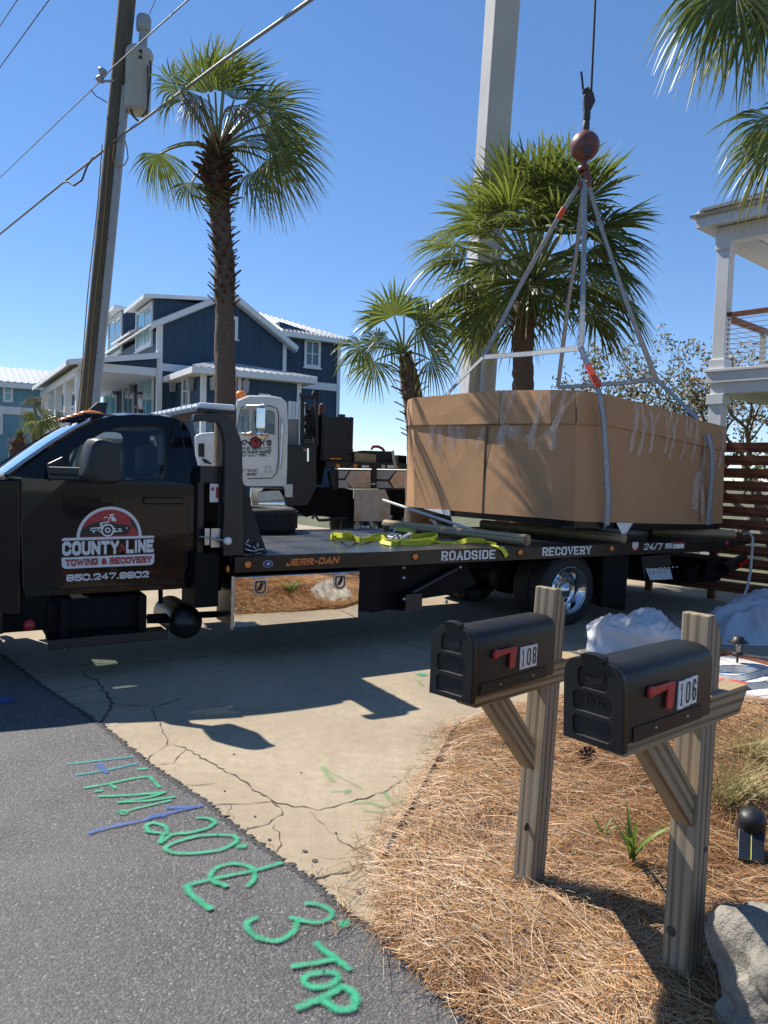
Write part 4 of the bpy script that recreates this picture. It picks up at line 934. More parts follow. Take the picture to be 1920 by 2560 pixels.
# window glass just inside the skin, with a black seal
for fn, s_ in ((cab_pt, 1), (cab_far, -1)):
    k = MB(); k.holed(win, [], lambda q: (fn(q)[0], fn(q)[1]+s_*.018, fn(q)[2])); gl = k.build('side_window', 'auto_glass', tow)
    cx = sum(q[0] for q in win)/len(win); cz = sum(q[1] for q in win)/len(win)
    k = MB(); nn_ = len(win); V1 = [fn(q) for q in win]; V2 = [(a[0]+(cx-a[0])*.05, fn((a[0],a[2]))[1]+s_*.017, a[2]+(cz-a[2])*.07) for a in V1]
    k.add(V1+V2, [(i, (i+1) % nn_, (i+1) % nn_+nn_, i+nn_) for i in range(nn_)]); k.build('window_seal', 'rubber', gl)
k = MB(); x_, z_ = pc(500, 592); x2_, z2_ = pc(500, 395); k.bar((x_,ins_(z_)+.012,z_), (x2_,ins_(z2_)+.012,z2_), .03, .02, up=(0,1,0)); k.build('window_divider', 'rubber', tow)
# windshield: curved sheet between the pillars
k = MB(); gv = []; rows = outer[WS0:WS1+1]
for q in rows:
    for f_ in np.linspace(0, 1, 9):
        y = ins_(q[1])+.035 + (BW-2*(ins_(q[1])+.035))*f_; bow = .10*math.sin(f_*math.pi)
        gv.append((q[0]-bow*.55, y, q[1]-.012+bow*.25))
k.add(gv, [(i*9+j, i*9+j+1, (i+1)*9+j+1, (i+1)*9+j) for i in range(len(rows)-1) for j in range(8)], 0, True); ws = k.build('windshield', 'windshield_glass', tow)
for fn in (cab_pt, cab_far):
    s_ = 1 if fn is cab_pt else -1; k = MB()
    k.strap([(fn(q)[0]-.012, fn(q)[1]+s_*.02, fn(q)[2]+.004) for q in rows], (-.5, s_, 0), .075, .02); k.build('pillar', 'truck_black', cabb)
k = MB(); q = rows[0]; k.add([(q[0]-.09, ins_(q[1]), q[1]-.012), (q[0]+.10, ins_(q[1]), q[1]+.05), (q[0]+.10, BW-ins_(q[1]), q[1]+.05), (q[0]-.09, BW-ins_(q[1]), q[1]-.012)], [(0,1,2,3)]); k.build('dashboard', 'seat_dark', tow)
k = MB(); rw_ = outer[11:15]; k.add([(q[0]-.01, yq, q[1]) for q in rw_ for yq in (ins_(q[1])+.22, BW-ins_(q[1])-.22)], [(2*i, 2*i+1, 2*i+3, 2*i+2) for i in range(len(rw_)-1)], 0, True); k.build('rear_window', 'auto_glass', tow)
# door: shut lines, handle, mirror
dl = [pc(*q) for q in ((160,600),(160,900),(172,1385),(240,1415),(1270,1352),(1345,1320),(1376,1230),(1392,1000),(1396,780),(1388,580),(1362,330),(1330,150))]
def off(q, d=.0035): p_ = cab_pt(q); return (p_[0], p_[1]-d, p_[2])
k = MB(); k.strap([off(q, .001) for q in dl], (0,-1,.02) if False else [(.0,.0,1) if abs(a[0]-b[0]) > abs(a[1]-b[1]) else (1,0,0) for a, b in zip(dl, dl[1:]+dl[-2:-1])], .009, .003); k.build('door_seam', 'ink', tow)
q = pc(1210, 745); k = MB(); k.prism([(q[0]-.16,q[1]-.03),(q[0]+.16,q[1]-.03),(q[0]+.175,q[1]),(q[0]+.16,q[1]+.03),(q[0]-.16,q[1]+.03),(q[0]-.175,q[1])], ins_(q[1])-.028, ins_(q[1])-.002, 'y'); k.build('door_handle', 'truck_black', tow, bevel=.01)
q = pc(1338, 742); k = MB(); k.lathe([(0,.006),(.011,.005),(.013,0)], 12, (q[0], ins_(q[1])-.001, q[1]), (0,-1,0)); k.build('key_lock', 'chrome', tow)
q0, q1 = pc(220, 1432), pc(1440, 1368); k = MB(); k.bar((q0[0],ins_(q0[1])-.004,q0[1]), (q1[0],ins_(q1[1])-.004,q1[1]), .012, .05); k.build('rocker_strip', 'truck_black', tow, bevel=.004)
# towing mirror: bracket, twin arms, housing
YM = -.10
k = MB(); a_, b_ = C5(375,560,YC-.03), C5(470,420,YC-.03)
k.prism([C5(340,520,YC), C5(345,470,YC), C5(455,418,YC), C5(462,470,YC), C5(470,560,YC), C5(360,600,YC)], YC-.09, YC+.01, 'y'); mb_ = k.build('mirror_bracket', 'black_plastic', tow, bevel=.008)
p_, q_ = C5(372,522,YC-.12), C5(700,532,YM); r_ = C5(372,572,YC-.12); s2 = C5(700,578,YM)
k = MB(); k.bar((p_[0],YC-.10,p_[1]), (q_[0],YM-.02,q_[1]), .05, .058); k.bar((r_[0],YC-.10,r_[1]), (s2[0],YM-.02,s2[1]), .045, .035); k.build('mirror_arm', 'black_plastic', mb_, bevel=.008)
hp = [C5(*q, YM-.05) for q in ((600,430),(625,330),(655,290),(700,282),(800,305),(822,330),(824,590),(812,622),(700,628),(620,615),(585,560))]
k = MB(); nh = len(hp); cx = sum(p[0] for p in hp)/nh; cz = sum(p[1] for p in hp)/nh
lay = [(-.24,.80,.05),(-.22,.93,.02),(-.16,1,0),(.02,1,0),(.05,.95,0)]
V = [[(cx+(p[0]-cx)*s_ + dx, YM-.03+yo, cz+(p[1]-cz)*s_) for p in hp] for yo, s_, dx in lay]
for a, b_ in zip(V[:-1], V[1:]): k.add(a+b_, [(i, (i+1) % nh, (i+1) % nh+nh, i+nh) for i in range(nh)], 0, True)
k.add(V[0], [tuple(range(nh))]); k.add(V[-1], [tuple(reversed(range(nh)))])
mh = k.build('mirror_housing', 'black_plastic', mb_, weld=True, bevel=.012)
# the same mirror on the far side
for o in (mb_,):
    f_ = dup(o, tow); f_.scale = (1,-1,1); f_.location = (0, BW, 0)
# seats, wheel, headrests
for ys in (.62, 1.38):
    xs_, zs_ = C5(1060, 470, ys)
    k = MB(); k.bx(xs_-.12, xs_+.20, ys-.05, ys+.5, 1.0, zs_-.16); k.bx(xs_-.62, xs_+.1, ys-.05, ys+.5, .85, 1.03); st = k.build('seat', 'seat_grey', tow, bevel=.05)
    k = MB(); k.bx(xs_+.0, xs_+.16, ys+.09, ys+.37, zs_-.10, zs_+.17); k.build('headrest', 'seat_dark', st, bevel=.05)
    k = MB(); k.bx(xs_-.14, xs_-.121, ys+.02, ys+.42, 1.05, zs_-.2); k.build('seat_panel', 'sticker_grey', st)
xw, zw = C5(510, 480, .62); k = MB(); k.tube([(xw+.07*math.cos(a), .72+.19*math.sin(a), zw+.18*math.cos(a)) for a in np.linspace(0, 6.283, 25)], .016, 8); k.build('steering_wheel', 'seat_dark', tow)
k = MB(); k.bx(top_pts[5][0], top_pts[-2][0], .5, BW-.5, top_pts[6][1]-.075, top_pts[6][1]-.055); k.build('headliner', 'seat_grey', tow)
k = MB(); k.bx(top_pts[-1][0]-.05, top_pts[-1][0]-.03, .4, BW-.4, .8, ZB-.06); k.build('rear_cab_wall', 'seat_dark', tow)
# roof marker lamps and shark-fin aerial
for px_, py_, y_ in ((700,118,.62), (700,118,1.0), (700,118,1.4), (700,118,1.82)):
    q = C5(700, 128, .60); k = MB(); k.lathe([(.075,0),(.07,.018),(.045,.036),(0,.045)], 16, (0,0,0)); o = k.build('roof_marker', 'lens_orange', tow); o.location = (q[0]-.02, y_, top_pts[5][1]+.01); o.scale = (1.5,.75,1)
    k = MB(); k.lathe([(.085,-.01),(.082,.014),(.05,.018)], 16, (.012,0,0)); k.build('marker_base', 'truck_black', o)
q = C5(690, 105, 1.1); k = MB(); k.prism([(q[0]-.10,top_pts[6][1]+.005),(q[0]+.10,top_pts[6][1]+.02),(q[0]+.12,top_pts[6][1]+.14),(q[0]+.03,top_pts[6][1]+.13)], 1.07, 1.11, 'y'); k.build('roof_fin', 'black_plastic', tow, bevel=.006)
# hood, fenders, grille and front wheel beyond the frame's edge
fx = front[-1][0]; zc_ = front[-1][1]
k = MB(); hood = [(fx+.01,zc_-.02),(fx-.35,zc_-.03),(fx-1.05,zc_-.16),(fx-1.2,zc_-.30),(fx-1.22,.62),(fx-1.12,.55),(fx-1.1,.55)]
k.prism([(fx-.003,zc_-.012),(fx-.4,zc_-.035),(fx-1.05,zc_-.17),(fx-1.22,zc_-.32),(fx-1.24,.55),(fx-1.06,.55),(fx-1.02,.75),(fx-.88,.93),(fx-.62,1.0),(fx-.36,.93),(fx-.22,.75),(fx-.19,.52),(fx-.003,.50)], YC-.01, BW-YC+.01, 'y')
k.build('hood', 'truck_black', tow, bevel=.05, seg=4)
k = MB(); pf = [(fx-.62+.50*math.cos(a), .44+.54*math.sin(a)) for a in np.linspace(-.1, math.pi+.1, 15)]; pg = [(fx-.62+.43*math.cos(a), .44+.46*math.sin(a)) for a in np.linspace(math.pi+.1, -.1, 15)]
k.prism(pf+pg, YC-.10, YC+.05, 'y'); k.prism(pf+pg, BW-YC-.05, BW-YC+.10, 'y'); k.build('fender_flare', 'truck_black', tow, bevel=.02)
k = MB(); k.bx(fx-1.34, fx-1.22, YC-.05, BW-YC+.05, .48, .72); k.build('bumper', 'chrome', tow, bevel=.03)
k = MB(); k.bx(fx-1.262, fx-1.235, .55, BW-.55, .75, 1.12); k.build('grille', 'black_plastic', tow)
for y_ in (.30, BW-.52): k = MB(); k.bx(fx-1.258, fx-1.236, y_, y_+.22, .82, 1.05); k.build('headlight', 'lens_clear', tow, bevel=.01)
for y_ in (YC-.02, BW-YC-.22):
    wf = wheel('wheel', fx-.62, y_, .405, .405, .24, .25, -1); k = MB(); s_ = 1 if y_ < 1 else -1; k.lathe([(.262,0),(.25,.02),(.22,.02),(.14,-.03),(.12,-.06),(0,-.07)], 32, (0, .0 if s_ == 1 else .24, 0), (0,s_,0)); k.build('rim', 'chrome', wf)
# under-cab: fuel tank, step bar, air tank, battery tray
k = MB(); a_, b_ = C5(345,1480,.28), C5(1080,1450,.28); c_, d_ = C5(350,1760,.28), C5(1075,1690,.28)
k.prism([(.30,a_[1]),(.27,a_[1]-.05),(.27,c_[1]+.05),(.30,c_[1]),(.72,c_[1]),(.75,c_[1]+.06),(.75,a_[1])], a_[0], b_[0], 'x'); k.build('fuel_tank', 'under_black', tow, bevel=.012)
e_, f_ = C5(345,1782,.18), C5(1215,1710,.18); k = MB(); k.bar((e_[0],.17,e_[1]), (f_[0],.17,e_[1]+.006), .20, .035); k.bar((e_[0]-.002,.065,e_[1]-.012), (f_[0]+.002,.065,e_[1]-.006), .012, .075); k.build('step_board', 'black_steel', tow, bevel=.006)
for xs_ in (e_[0]+.1, f_[0]-.2): k = MB(); k.bx(xs_, xs_+.06, .2, .3, e_[1]+.02, a_[1]); k.build('step_bracket', 'under_black', tow)
c_ = C5(1375,1645,.35); r_ = .145; k = MB(); k.lathe([(0,-.10),(r_*.6,-.085),(r_*.95,-.03),(r_,.02),(r_,.55),(r_*.6,.62),(0,.64)], 24, (c_[0], .35, c_[1]), (0,1,0)); k.build('air_tank', 'black_steel', tow)
k = MB(); k.cyl((C5(1090,1610,.5)[0],.5,C5(1090,1610,.5)[1]), (C5(1565,1590,.5)[0]+.1,.5,C5(1565,1590,.5)[1]), .03, n=8); k.cyl((C5(1090,1650,.45)[0],.45,C5(1090,1640,.45)[1]), (C5(1300,1650,.45)[0],.45,C5(1300,1640,.45)[1]), .018, n=8); k.cyl((C5(1180,1480,.4)[0],.4,.78), (C5(1195,1600,.4)[0],.42,.5), .02, n=8)
k.build('exhaust_pipes', 'under_black', tow)
q = C5(215,1668,.25); k = MB(); k.lathe([(0,.03),(.035,.025),(.045,0)], 14, (q[0], .24, q[1]), (0,-1,0)); k.build('red_coupling', 'vinyl_red', tow)
k = MB(); q = C5(250,1560,.3); k.bx(q[0]-.25, q[0]+.12, .3, .7, q[1]-.16, .75); k.build('battery_tray', 'under_black', tow, bevel=.01)
# behind the cab: winch stand, headache rack, light bar
k = MB(); k.bx(-.12, -.01, .3, BW-.3, .6, DECK+.25); k.bx(-.3, -.1, .1, .5, .5, .95); k.build('bulkhead', 'under_black', tow)
def C3(x, y, yy): return tw(400 + x/6.914, 1100 + y/6.914, yy)
rk0 = [tw(x_, y_, .05) for x_, y_ in ((566,1377),(561,1112))]; rk1 = [tw(x_, y_, .05) for x_, y_ in ((611,1375),(604,1112))]
k = MB(); xl, xr = rk0[1][0], rk1[1][0]; zt_ = rk0[1][1]
pk = [(xl,DECK+.005),(xr+.03,DECK+.005),(xr,zt_)] + [tw(x_, y_, .05) for x_, y_ in ((598,1090),(580,1050),(560,1035),(520,1034),(484,1036),(482,1054),(520,1052),(544,1056),(556,1085))] + [(xl,zt_)]
rack = bpy.data.objects.new('headache_rack', None); COL.objects.link(rack); rack.parent = tow
for y_ in (.03, BW-.11): k = MB(); k.prism(pk, y_, y_+.08, 'y'); k.build('rack_upright', 'black_steel', rack, bevel=.008)
k = MB(); k.prism([(xr-.03,DECK+.006),(xr+.28,DECK+.006),(xr+.0,DECK+.75),(xr-.03,DECK+.78)], .12, .15, 'y'); k.build('rack_gusset', 'rubber', rack)
k = MB(); k.prism([(xr-.03,DECK+.006),(xr+.28,DECK+.006),(xr,DECK+.75),(xr-.03,DECK+.78)], BW-.15, BW-.12, 'y'); k.build('rack_gusset', 'rubber', rack)
k = MB(); q = tw(555,1166,.1); q2 = tw(505,1168,.1); k.bx(xl-.02, xl+.04, .115, BW-.115, DECK+.25, q[1]); k.bx(q2[0], xl-.021, .14, .19, q[1]-.14, q[1]); k.bx(q2[0], q2[0]+.05, .2, BW-.2, .9, q[1]); k.build('rack_crossbar', 'black_steel', rack)
k = MB(); a_, b_ = C3(865,755,.13), C3(1055,1075,.13); k.bx(a_[0], b_[0], .128, .135, b_[1], a_[1]); mp = k.build('manual_pouch', 'sticker', rack)
k = MB(); h_ = a_[1]-b_[1]; k.bx(a_[0]+.01, a_[0]+.035, .126, .1275, a_[1]-.06, a_[1]-.03); k.bx(a_[0]+.05, b_[0]-.02, .126, .1275, a_[1]-.12, a_[1]-.03); k.build('pouch_print', 'vinyl_red', mp)
a_, b_ = C3(860,1690,.1), C3(1135,1735,.02); k = MB(); k.cyl((a_[0]-.08,.12,a_[1]+.01), (b_[0],-.03,b_[1]), .007, n=8); lv = k.build('release_lever', 'steel', tow)
k = MB(); k.lathe([(0,-.035),(.025,-.026),(.036,0),(.026,.024),(0,.034)], 16, (b_[0], -.035, b_[1]), (.6,-.8,0)); k.build('lever_knob', 'sticker', lv)
q = C3(955,1690,.1); k = MB(); k.bx(q[0]-.04, q[0]+.04, .09, .1, q[1]-.08, q[1]+.08); k.bx(q[0]-.09, q[0]-.05, .10, .11, q[1]-.06, q[1]+.08); k.build('lever_bracket', 'steel', tow)
# light bar on top of the rack, lying across the truck
lb_z = tw(520,1034,.05)[1]; xl_ = tw(527,1010,.35)[0]
k = MB(); k.bx(xl_-.17, xl_+.17, .18, BW-.18, lb_z+.025, lb_z+.045); k.build('light_bar_tray', 'black_plastic', rack)
k = MB(); k.bx(xl_-.16, xl_+.16, .16, BW-.16, lb_z+.046, lb_z+.098); lb = k.build('light_bar', 'lens_clear', rack, bevel=.02)
for i in range(12): k = MB(); y_ = .2+i*(BW-.4)/12; k.bx(xl_-.163, xl_+.163, y_, y_+.012, lb_z+.047, lb_z+.096); k.build('light_bar_divider', 'sticker_grey', lb)
k = MB()
for y_ in (.3, BW-.4): k.bx(xl_-.05, xl_+.05, y_, y_+.1, lb_z-.03, lb_z+.024)
k.build('light_bar_foot', 'ink', rack)
# chain heaped at the foot of the rack
rc = random.Random(5); k = MB()
for i in range(16):
    c = Vector((xr+.16+rc.uniform(-.08,.10), .12+rc.uniform(-.05,.14), DECK+.03+rc.uniform(0,.09))); a = rc.uniform(0,3.1); tt = rc.uniform(0,3.1)
    u = Vector((math.cos(a), math.sin(a), rc.uniform(-.6,.6))).normalized(); v_ = u.cross(Vector((math.cos(tt), 0, math.sin(tt)))).normalized()
    k.tube([c + u*.042*math.cos(s_) + v_*.026*math.sin(s_) for s_ in np.linspace(0, 6.283, 13)], .010, 6)
tag(k.build('tow_chain', 'steel', tow), 'steel chain heaped by the rack')
# company decal on the door
def DX(x, y):
    q = (130 + x/5.7207, 1240 + y/5.7207); yy = YC
    for _ in range(4):
        p_ = T.wy(q[0], q[1], yy); yy = ins_(p_.z)
    return (p_.x, p_.z)
def dpt(x, z, l): return (x, ins_(z)-.004-l, z)
ca = DX(812, 590); rx_ = (DX(1280,575)[0]-DX(348,600)[0])/2; rz_ = DX(812,150)[1]-ca[1]; cx = (DX(1280,575)[0]+DX(348,600)[0])/2; sl_ = (DX(1455,570)[1]-DX(140,615)[1])/(DX(1455,570)[0]-DX(140,615)[0])
def arc(f_, n=28): return [(cx+rx_*f_*math.cos(a), ca[1]+rz_*f_*math.sin(a) + sl_*rx_*f_*math.cos(a)) for a in np.linspace(0, math.pi, n)]
k = MB(); k.holed(arc(.93), [], lambda q: dpt(q[0], q[1], .0)); badge = k.build('door_decal', 'vinyl_red', tow)
k = MB(); A, B = arc(1.0), arc(.905); n_ = len(A); k.add([dpt(*q, .0018) for q in A]+[dpt(*q, .0018) for q in B], [(i, i+1, i+1+n_, i+n_) for i in range(n_-1)]); k.build('decal_arch', 'vinyl_white', badge)
k = MB(); k.holed([DX(390,585), DX(405,500), DX(470,440), DX(560,400), DX(690,360), DX(830,380), DX(930,400), DX(1050,410), DX(1140,445), DX(1100,500), DX(1090,545), DX(900,560), DX(760,570), DX(600,580)], [], lambda q: dpt(q[0], q[1], .0012)); k.holed([DX(1110,300), DX(1140,420), DX(1210,490), DX(1240,570), DX(1238,480), DX(1190,380)], [], lambda q: dpt(q[0], q[1], .0012)); k.build('decal_shadow', 'ink', badge)
k = MB()
for pl in ([(540,455),(680,445),(735,440),(735,470),(660,462),(560,470)], [(670,385),(800,362),(815,300),(870,290),(915,330),(915,362),(850,355),(845,310),(825,315),(812,375),(690,400)], [(820,265),(890,255),(885,278),(825,290)], [(735,310),(790,290),(800,300),(745,322)],
           [(680,410),(720,400),(725,430),(690,435)], [(860,460),(915,455),(915,468),(860,472)], [(860,495),(920,488),(920,505),(862,510)], [(940,465),(985,460),(990,482),(945,488)], [(1055,450),(1078,448),(1080,465),(1058,470)], [(660,460),(700,530),(685,525),(650,470)],
           [(545,465),(570,490),(640,480),(650,490),(570,500),(545,485)], [(580,490),(605,488),(608,525),(585,528)], [(1000,490),(1005,508),(850,520),(850,512)], [(760,420),(800,400),(845,420),(820,418),(800,412),(765,435)]):
    k.holed([DX(*q) for q in pl], [], lambda q: dpt(q[0], q[1], .0028))
c_ = DX(795, 488); 
for r0, r1 in ((.052,.040),(.022,.012)):
    A = [dpt(c_[0]+r0*math.cos(a), c_[1]+r0*math.sin(a), .0032) for a in np.linspace(0, 6.2832, 21)]; B = [dpt(c_[0]+r1*math.cos(a), c_[1]+r1*math.sin(a), .0032) for a in np.linspace(0, 6.2832, 21)]; k.add(A+B, [(i, i+1, i+22, i+21) for i in range(20)])
k.build('decal_truck', 'sticker', badge)
k = MB(); k.holed([DX(*q) for q in ((135,640),(140,615),(170,600),(1440,565),(1460,580),(1460,598))], [], lambda q: dpt(*q, .0036)); k.build('decal_bar', 'vinyl_white', badge)
def dtext(s, a, b_, h_, cw, sw, mat, slab=False, lift=.003, slant=0, gap=.07):
    x0, z0 = DX(*a); x1, z1 = DX(*b_); W = x1-x0; sl = (z1-z0)/W; k = MB(); letters(k, s, lambda x, z, l: dpt(x0+x, z0+x*sl+z, lift+l), h_, cw, sw, slab, gap, slant, wide=W); return k.build('decal_lettering', mat, badge)
u_ = (DX(500,650)[1]-DX(500,845)[1])
dtext('COUNTY', (143,852), (955,826), u_*1.0, .105, .031, 'vinyl_white', gap=.07); dtext('LINE', (1055,817), (1452,800), u_*.98, .105, .031, 'vinyl_white', gap=.07)
k = MB(); hk = [DX(*q) for q in ((985,690),(1005,730),(1025,745),(1015,775),(985,785),(962,770))]; k.strap([dpt(*q, .004) for q in hk], [(1,0,0),(.7,0,.7),(1,0,.2),(.5,0,-1),(0,0,1),(0,0,1)], .022, .001); k.build('decal_hook', 'vinyl_red', badge)
k = MB(); k.holed([DX(*q) for q in ((135,880),(1462,825),(1460,935),(1445,968),(1405,985),(195,1040),(155,1025),(137,985))], [], lambda q: dpt(*q, .001)); k.build('decal_panel', 'vinyl_white', badge)
h2 = DX(500,905)[1]-DX(500,1000)[1]
dtext('TOWING', (188,1005), (655,980), h2, .06, .0145, 'vinyl_red', True, .0045, 0, .09); dtext('&', (706,977), (778,974), h2*.95, .06, .019, 'vinyl_red', False, .0045); dtext('RECOVERY', (825,973), (1420,948), h2, .06, .0155, 'vinyl_red', True, .0045, 0, .09)
dtext('850.247.9902', (200,1222), (1380,1162), DX(800,1095)[1]-DX(800,1190)[1], .085, .0145, 'vinyl_white', False, .002, .08, .09)
# ================================================================== the hanging carton
COLS = [ # bottom px, lid line px, top px, depth
 ((1016,1266),(1021,1064),(1024,1001),10.95), ((1036,1268),(1037,1063),(1037,995),10.60), ((1206,1283),(1215,1061),(1256,976),9.50), ((1379,1297),(1380,1059),(1380,975),8.60),
 ((1437,1303),(1440,1060),(1440,976),8.44), ((1520,1306),(1514,1064),(1510,985),8.56), ((1640,1309),(1640,1088),(1640,1018),9.12), ((1752,1311),(1755,1116),(1752,1052),9.78), ((1806,1308),(1811,1128),(1814,1068),10.08)]
crate = thing('cardboard_carton', 'huge taped cardboard carton hanging in slings above the flatbed', 'carton', (2.7,9.6,DECK+.2))
ct = crate.location
def wp(c, i, inset=0): return at(*c[i], c[3] + inset) - ct
def wall(name, c0, c1, i0, i1, out, mat='cardboard', nx_=5, nz_=4, warp=.0022, seed=0):
    """a slightly buckled board sheet between two corner columns"""
    r = random.Random(seed); k = MB(); P = []
    for a in range(nz_+1):
        for b_ in range(nx_+1):
            u, v_ = b_/nx_, a/nz_
            p = (wp(c0,i0)*(1-u)+wp(c1,i0)*u)*(1-v_) + (wp(c0,i1)*(1-u)+wp(c1,i1)*u)*v_
            d = wp(c1,i0)-wp(c0,i0); nn = Vector((d.y,-d.x,0)).normalized(); e = 0 if b_ in (0,nx_) else r.gauss(0, warp)
            P.append(p + nn*(out + e*(1 if a not in (0,) else .4)))
    w_ = nx_+1; fs = [(a*w_+b_, a*w_+b_+1, (a+1)*w_+b_+1, (a+1)*w_+b_) for a in range(nz_) for b_ in range(nx_)]
    k.add(P, fs, 0, False); n_ = len(P)
    o = k.build(name, [mat, 'cardboard_edge'], crate); md = o.modifiers.new('t', 'SOLIDIFY'); md.thickness = .009; md.offset = -1; md.material_offset_rim = 1; return o
LCOLS = list(COLS); LCOLS[2] = ((1206,1283),(1250,1060),(1256,976),9.25)
for i in range(len(COLS)-1):
    wall('side_panel', COLS[i], COLS[i+1], 0, 1, .0 if i != 1 else .012, seed=i)
    lid_o = .020 if i > 1 else .034
    wall('lid_flap', LCOLS[i], LCOLS[i+1], 1, 2, lid_o, nz_=3, seed=20+i)
# hidden far walls and the top sheet
cK, cL, cR = COLS[4], COLS[0], COLS[8]
farT = [wp(cR,2), wp(cR,2)+(wp(cL,2)-wp(cK,2))*.95, wp(cL,2)]; farB = [wp(cR,0), wp(cR,0)+(wp(cL,0)-wp(cK,0))*.95, wp(cL,0)]
k = MB(); k.add(farT+farB, [(0,1,4,3),(1,2,5,4)]); k.build('far_panel', 'cardboard', crate)
ring_ = [wp(c,2) for c in COLS] + [farT[1]]; k = MB(); k.add([p - Vector((0,0,.015)) for p in ring_], [tuple(t_) for t_ in tessellate_polygon([[Vector((p.x,p.y,0)) for p in ring_]])]); k.build('top_sheet', 'cardboard', crate)
# black base tray under the carton
rb = [wp(c,0) for c in COLS] + [farB[1]]; cen = sum(rb, Vector())/len(rb); k = MB(); n_ = len(rb)
up_ = [cen + (p-cen)*.985 + Vector((0,0,.03)) for p in rb]; lo_ = [cen + (p-cen)*.97 - Vector((0,0,.075)) for p in rb]
k.add(up_+lo_, [(i, (i+1) % n_, (i+1) % n_+n_, i+n_) for i in range(n_)]); k.add(lo_, [tuple(t_) for t_ in tessellate_polygon([[Vector((p.x,p.y,0)) for p in lo_]])]); k.build('base_tray', 'black_steel', crate)
def Yf(px):
    for c0, c1 in zip(COLS[:-1], COLS[1:]):
        a, b_ = c0[1][0], c1[1][0]
        if px <= b_ or c1 is COLS[-1]:
            u = (px-a)/(b_-a); return 1/((1-u)/c0[3] + u/c1[3])
def onbox(px, py, off_=.05): return at(px, py, Yf(px)-off_) - ct
for tri in (((1060,1272),(1124,1290),(1124,1275)), ((1541,1307),(1576,1308),(1557,1339)), ):
    k = MB(); A = [onbox(*q, .055) for q in tri]; B = [p + Vector((.05,.06,0)) for p in A]; k.add(A+B, [(0,1,2),(5,4,3),(0,3,4,1),(1,4,5,2),(2,5,3,0)]); k.build('foam_corner', 'foam_white', crate)
def r4(x, y): return (1000 + x/3.456, 940 + y/3.456)
def r5(x, y): return (1440 + x/4.1475, 940 + y/4.1475)
rt = random.Random(9)
def tape(pts, w_, crumple=.0045):
    P = []
    for a, b_ in zip(pts[:-1], pts[1:]):
        n_ = 5
        for i in range(n_): u = i/n_; P.append((a[0]*(1-u)+b_[0]*u, a[1]*(1-u)+b_[1]*u))
    P.append(pts[-1]); Q = [onbox(x, y, .046) + Vector((rt.gauss(0,crumple), rt.gauss(0,crumple*.6), 0)) for x, y in P]
    k = MB(); m_ = len(Q)
    sides = [Vector((.8,.35*rt.uniform(-1,1),rt.uniform(-.15,.15))) for _ in Q]
    vs = []
    for i, q in enumerate(Q):
        ww = 1.35*w_*(.8 + .25*rt.random()); d = Vector((.86,-.5 if P[i][0] < 1400 else .5,0)).normalized()
        for c_ in (-.5,-.16,.16,.5): vs.append(q + d*ww*c_ + Vector((rt.gauss(0,crumple), -abs(rt.gauss(0,crumple)), 0)))
    k.add(vs, [(i*4+j, i*4+j+1, i*4+j+5, i*4+j+4) for i in range(m_-1) for j in range(3)], 0, False); k.build('tape_strip', 'tape', crate)
for pl, w_ in ([((365,172),(320,330),(290,430),(250,610)), .06], [((450,190),(395,330),(345,470),(345,650)), .055], [((500,200),(455,350),(440,470),(455,645)), .07], [((530,430),(530,558)), .13], [((740,430),(700,520),(655,625)), .055],
    [((905,135),(890,300),(905,420),(865,615)), .09], [((990,140),(930,350),(885,470),(860,600)), .07], [((1210,135),(1180,330),(1150,470),(1075,575)), .055], [((1340,135),(1230,310),(1160,430),(1130,640)), .06], [((1430,135),(1400,260),(1330,450),(1310,640)), .06], [((1540,140),(1400,300),(1340,420),(1215,560)), .06], [((990,430),(990,540)), .14]):
    tape([r4(*q) for q in pl], w_)
for pl, w_ in ([((610,290),(620,520),(560,785)), .05], [((650,300),(618,540)), .03], [((668,300),(720,520),(640,825)), .05], [((770,345),(800,600),(770,795)), .04], [((850,380),(800,600)), .04], [((930,390),(955,640),(920,795)), .03], [((985,360),(960,640)), .025], [((990,360),(1015,650),(965,845)), .03],
    [((1055,420),(1010,650)), .03], [((1150,430),(1140,660),(1080,875)), .03], [((1195,430),(1175,640)), .03], [((1260,460),(1240,700),(1190,885)), .05], [((1345,620),(1300,1050),(1312,1440)), .05], [((1530,550),(1520,760),(1480,950)), .04], [((1430,740),(1435,930)), .05], [((1260,1000),(1240,1150),(1220,1380)), .09]):
    tape([r5(*q) for q in pl], w_, .005)
k = MB(); P = [onbox(*r5(*q), .03) for q in ((1322,745),(1310,1000),(1296,1250),(1284,1520))]; k.strap(P, (.8,.55,0), .012, .004); k.build('gap_seam', 'ink', crate)
k = MB(); P = [onbox(*r4(*q), .03) for q in ((758,420),(750,600),(728,900),(706,1180))]; k.strap(P, (.7,-.7,0), .012, .004); k.build('gap_seam', 'ink', crate)

# ------------------------------------------------------------------ hoist line, ball and slings
HK = at(1463, 447, 9.75)
ball = thing('hook_ball', 'rusty red crane ball with hook hanging on its wire rope', 'crane hook', at(1462, 365, 9.75))
k = MB(); r_ = .183; k.lathe([(.05,-r_*1.0)] + [(r_*math.sin(a), -r_*math.cos(a)) for a in np.linspace(.28, 2.86, 18)] + [(.05,r_)], 36); k.build('ball', 'ball_red', ball)
k = MB(); k.cyl((0,0,-r_+.01), (0,0,-r_-.09), .045, .04); k.lathe([(.05,-.03),(.075,-.02),(.075,.02),(.05,.03)], 16, (0,0,-r_-.10)); k.tube([(0,0,-r_-.13),(.05,0,-r_-.17),(.075,0,-r_-.23),(.055,0,-r_-.29),(0,0,-r_-.315),(-.05,0,-r_-.29),(-.06,0,-r_-.24)], [.035,.04,.042,.042,.036,.028,.014], 12); k.build('hook', 'ball_red', ball)
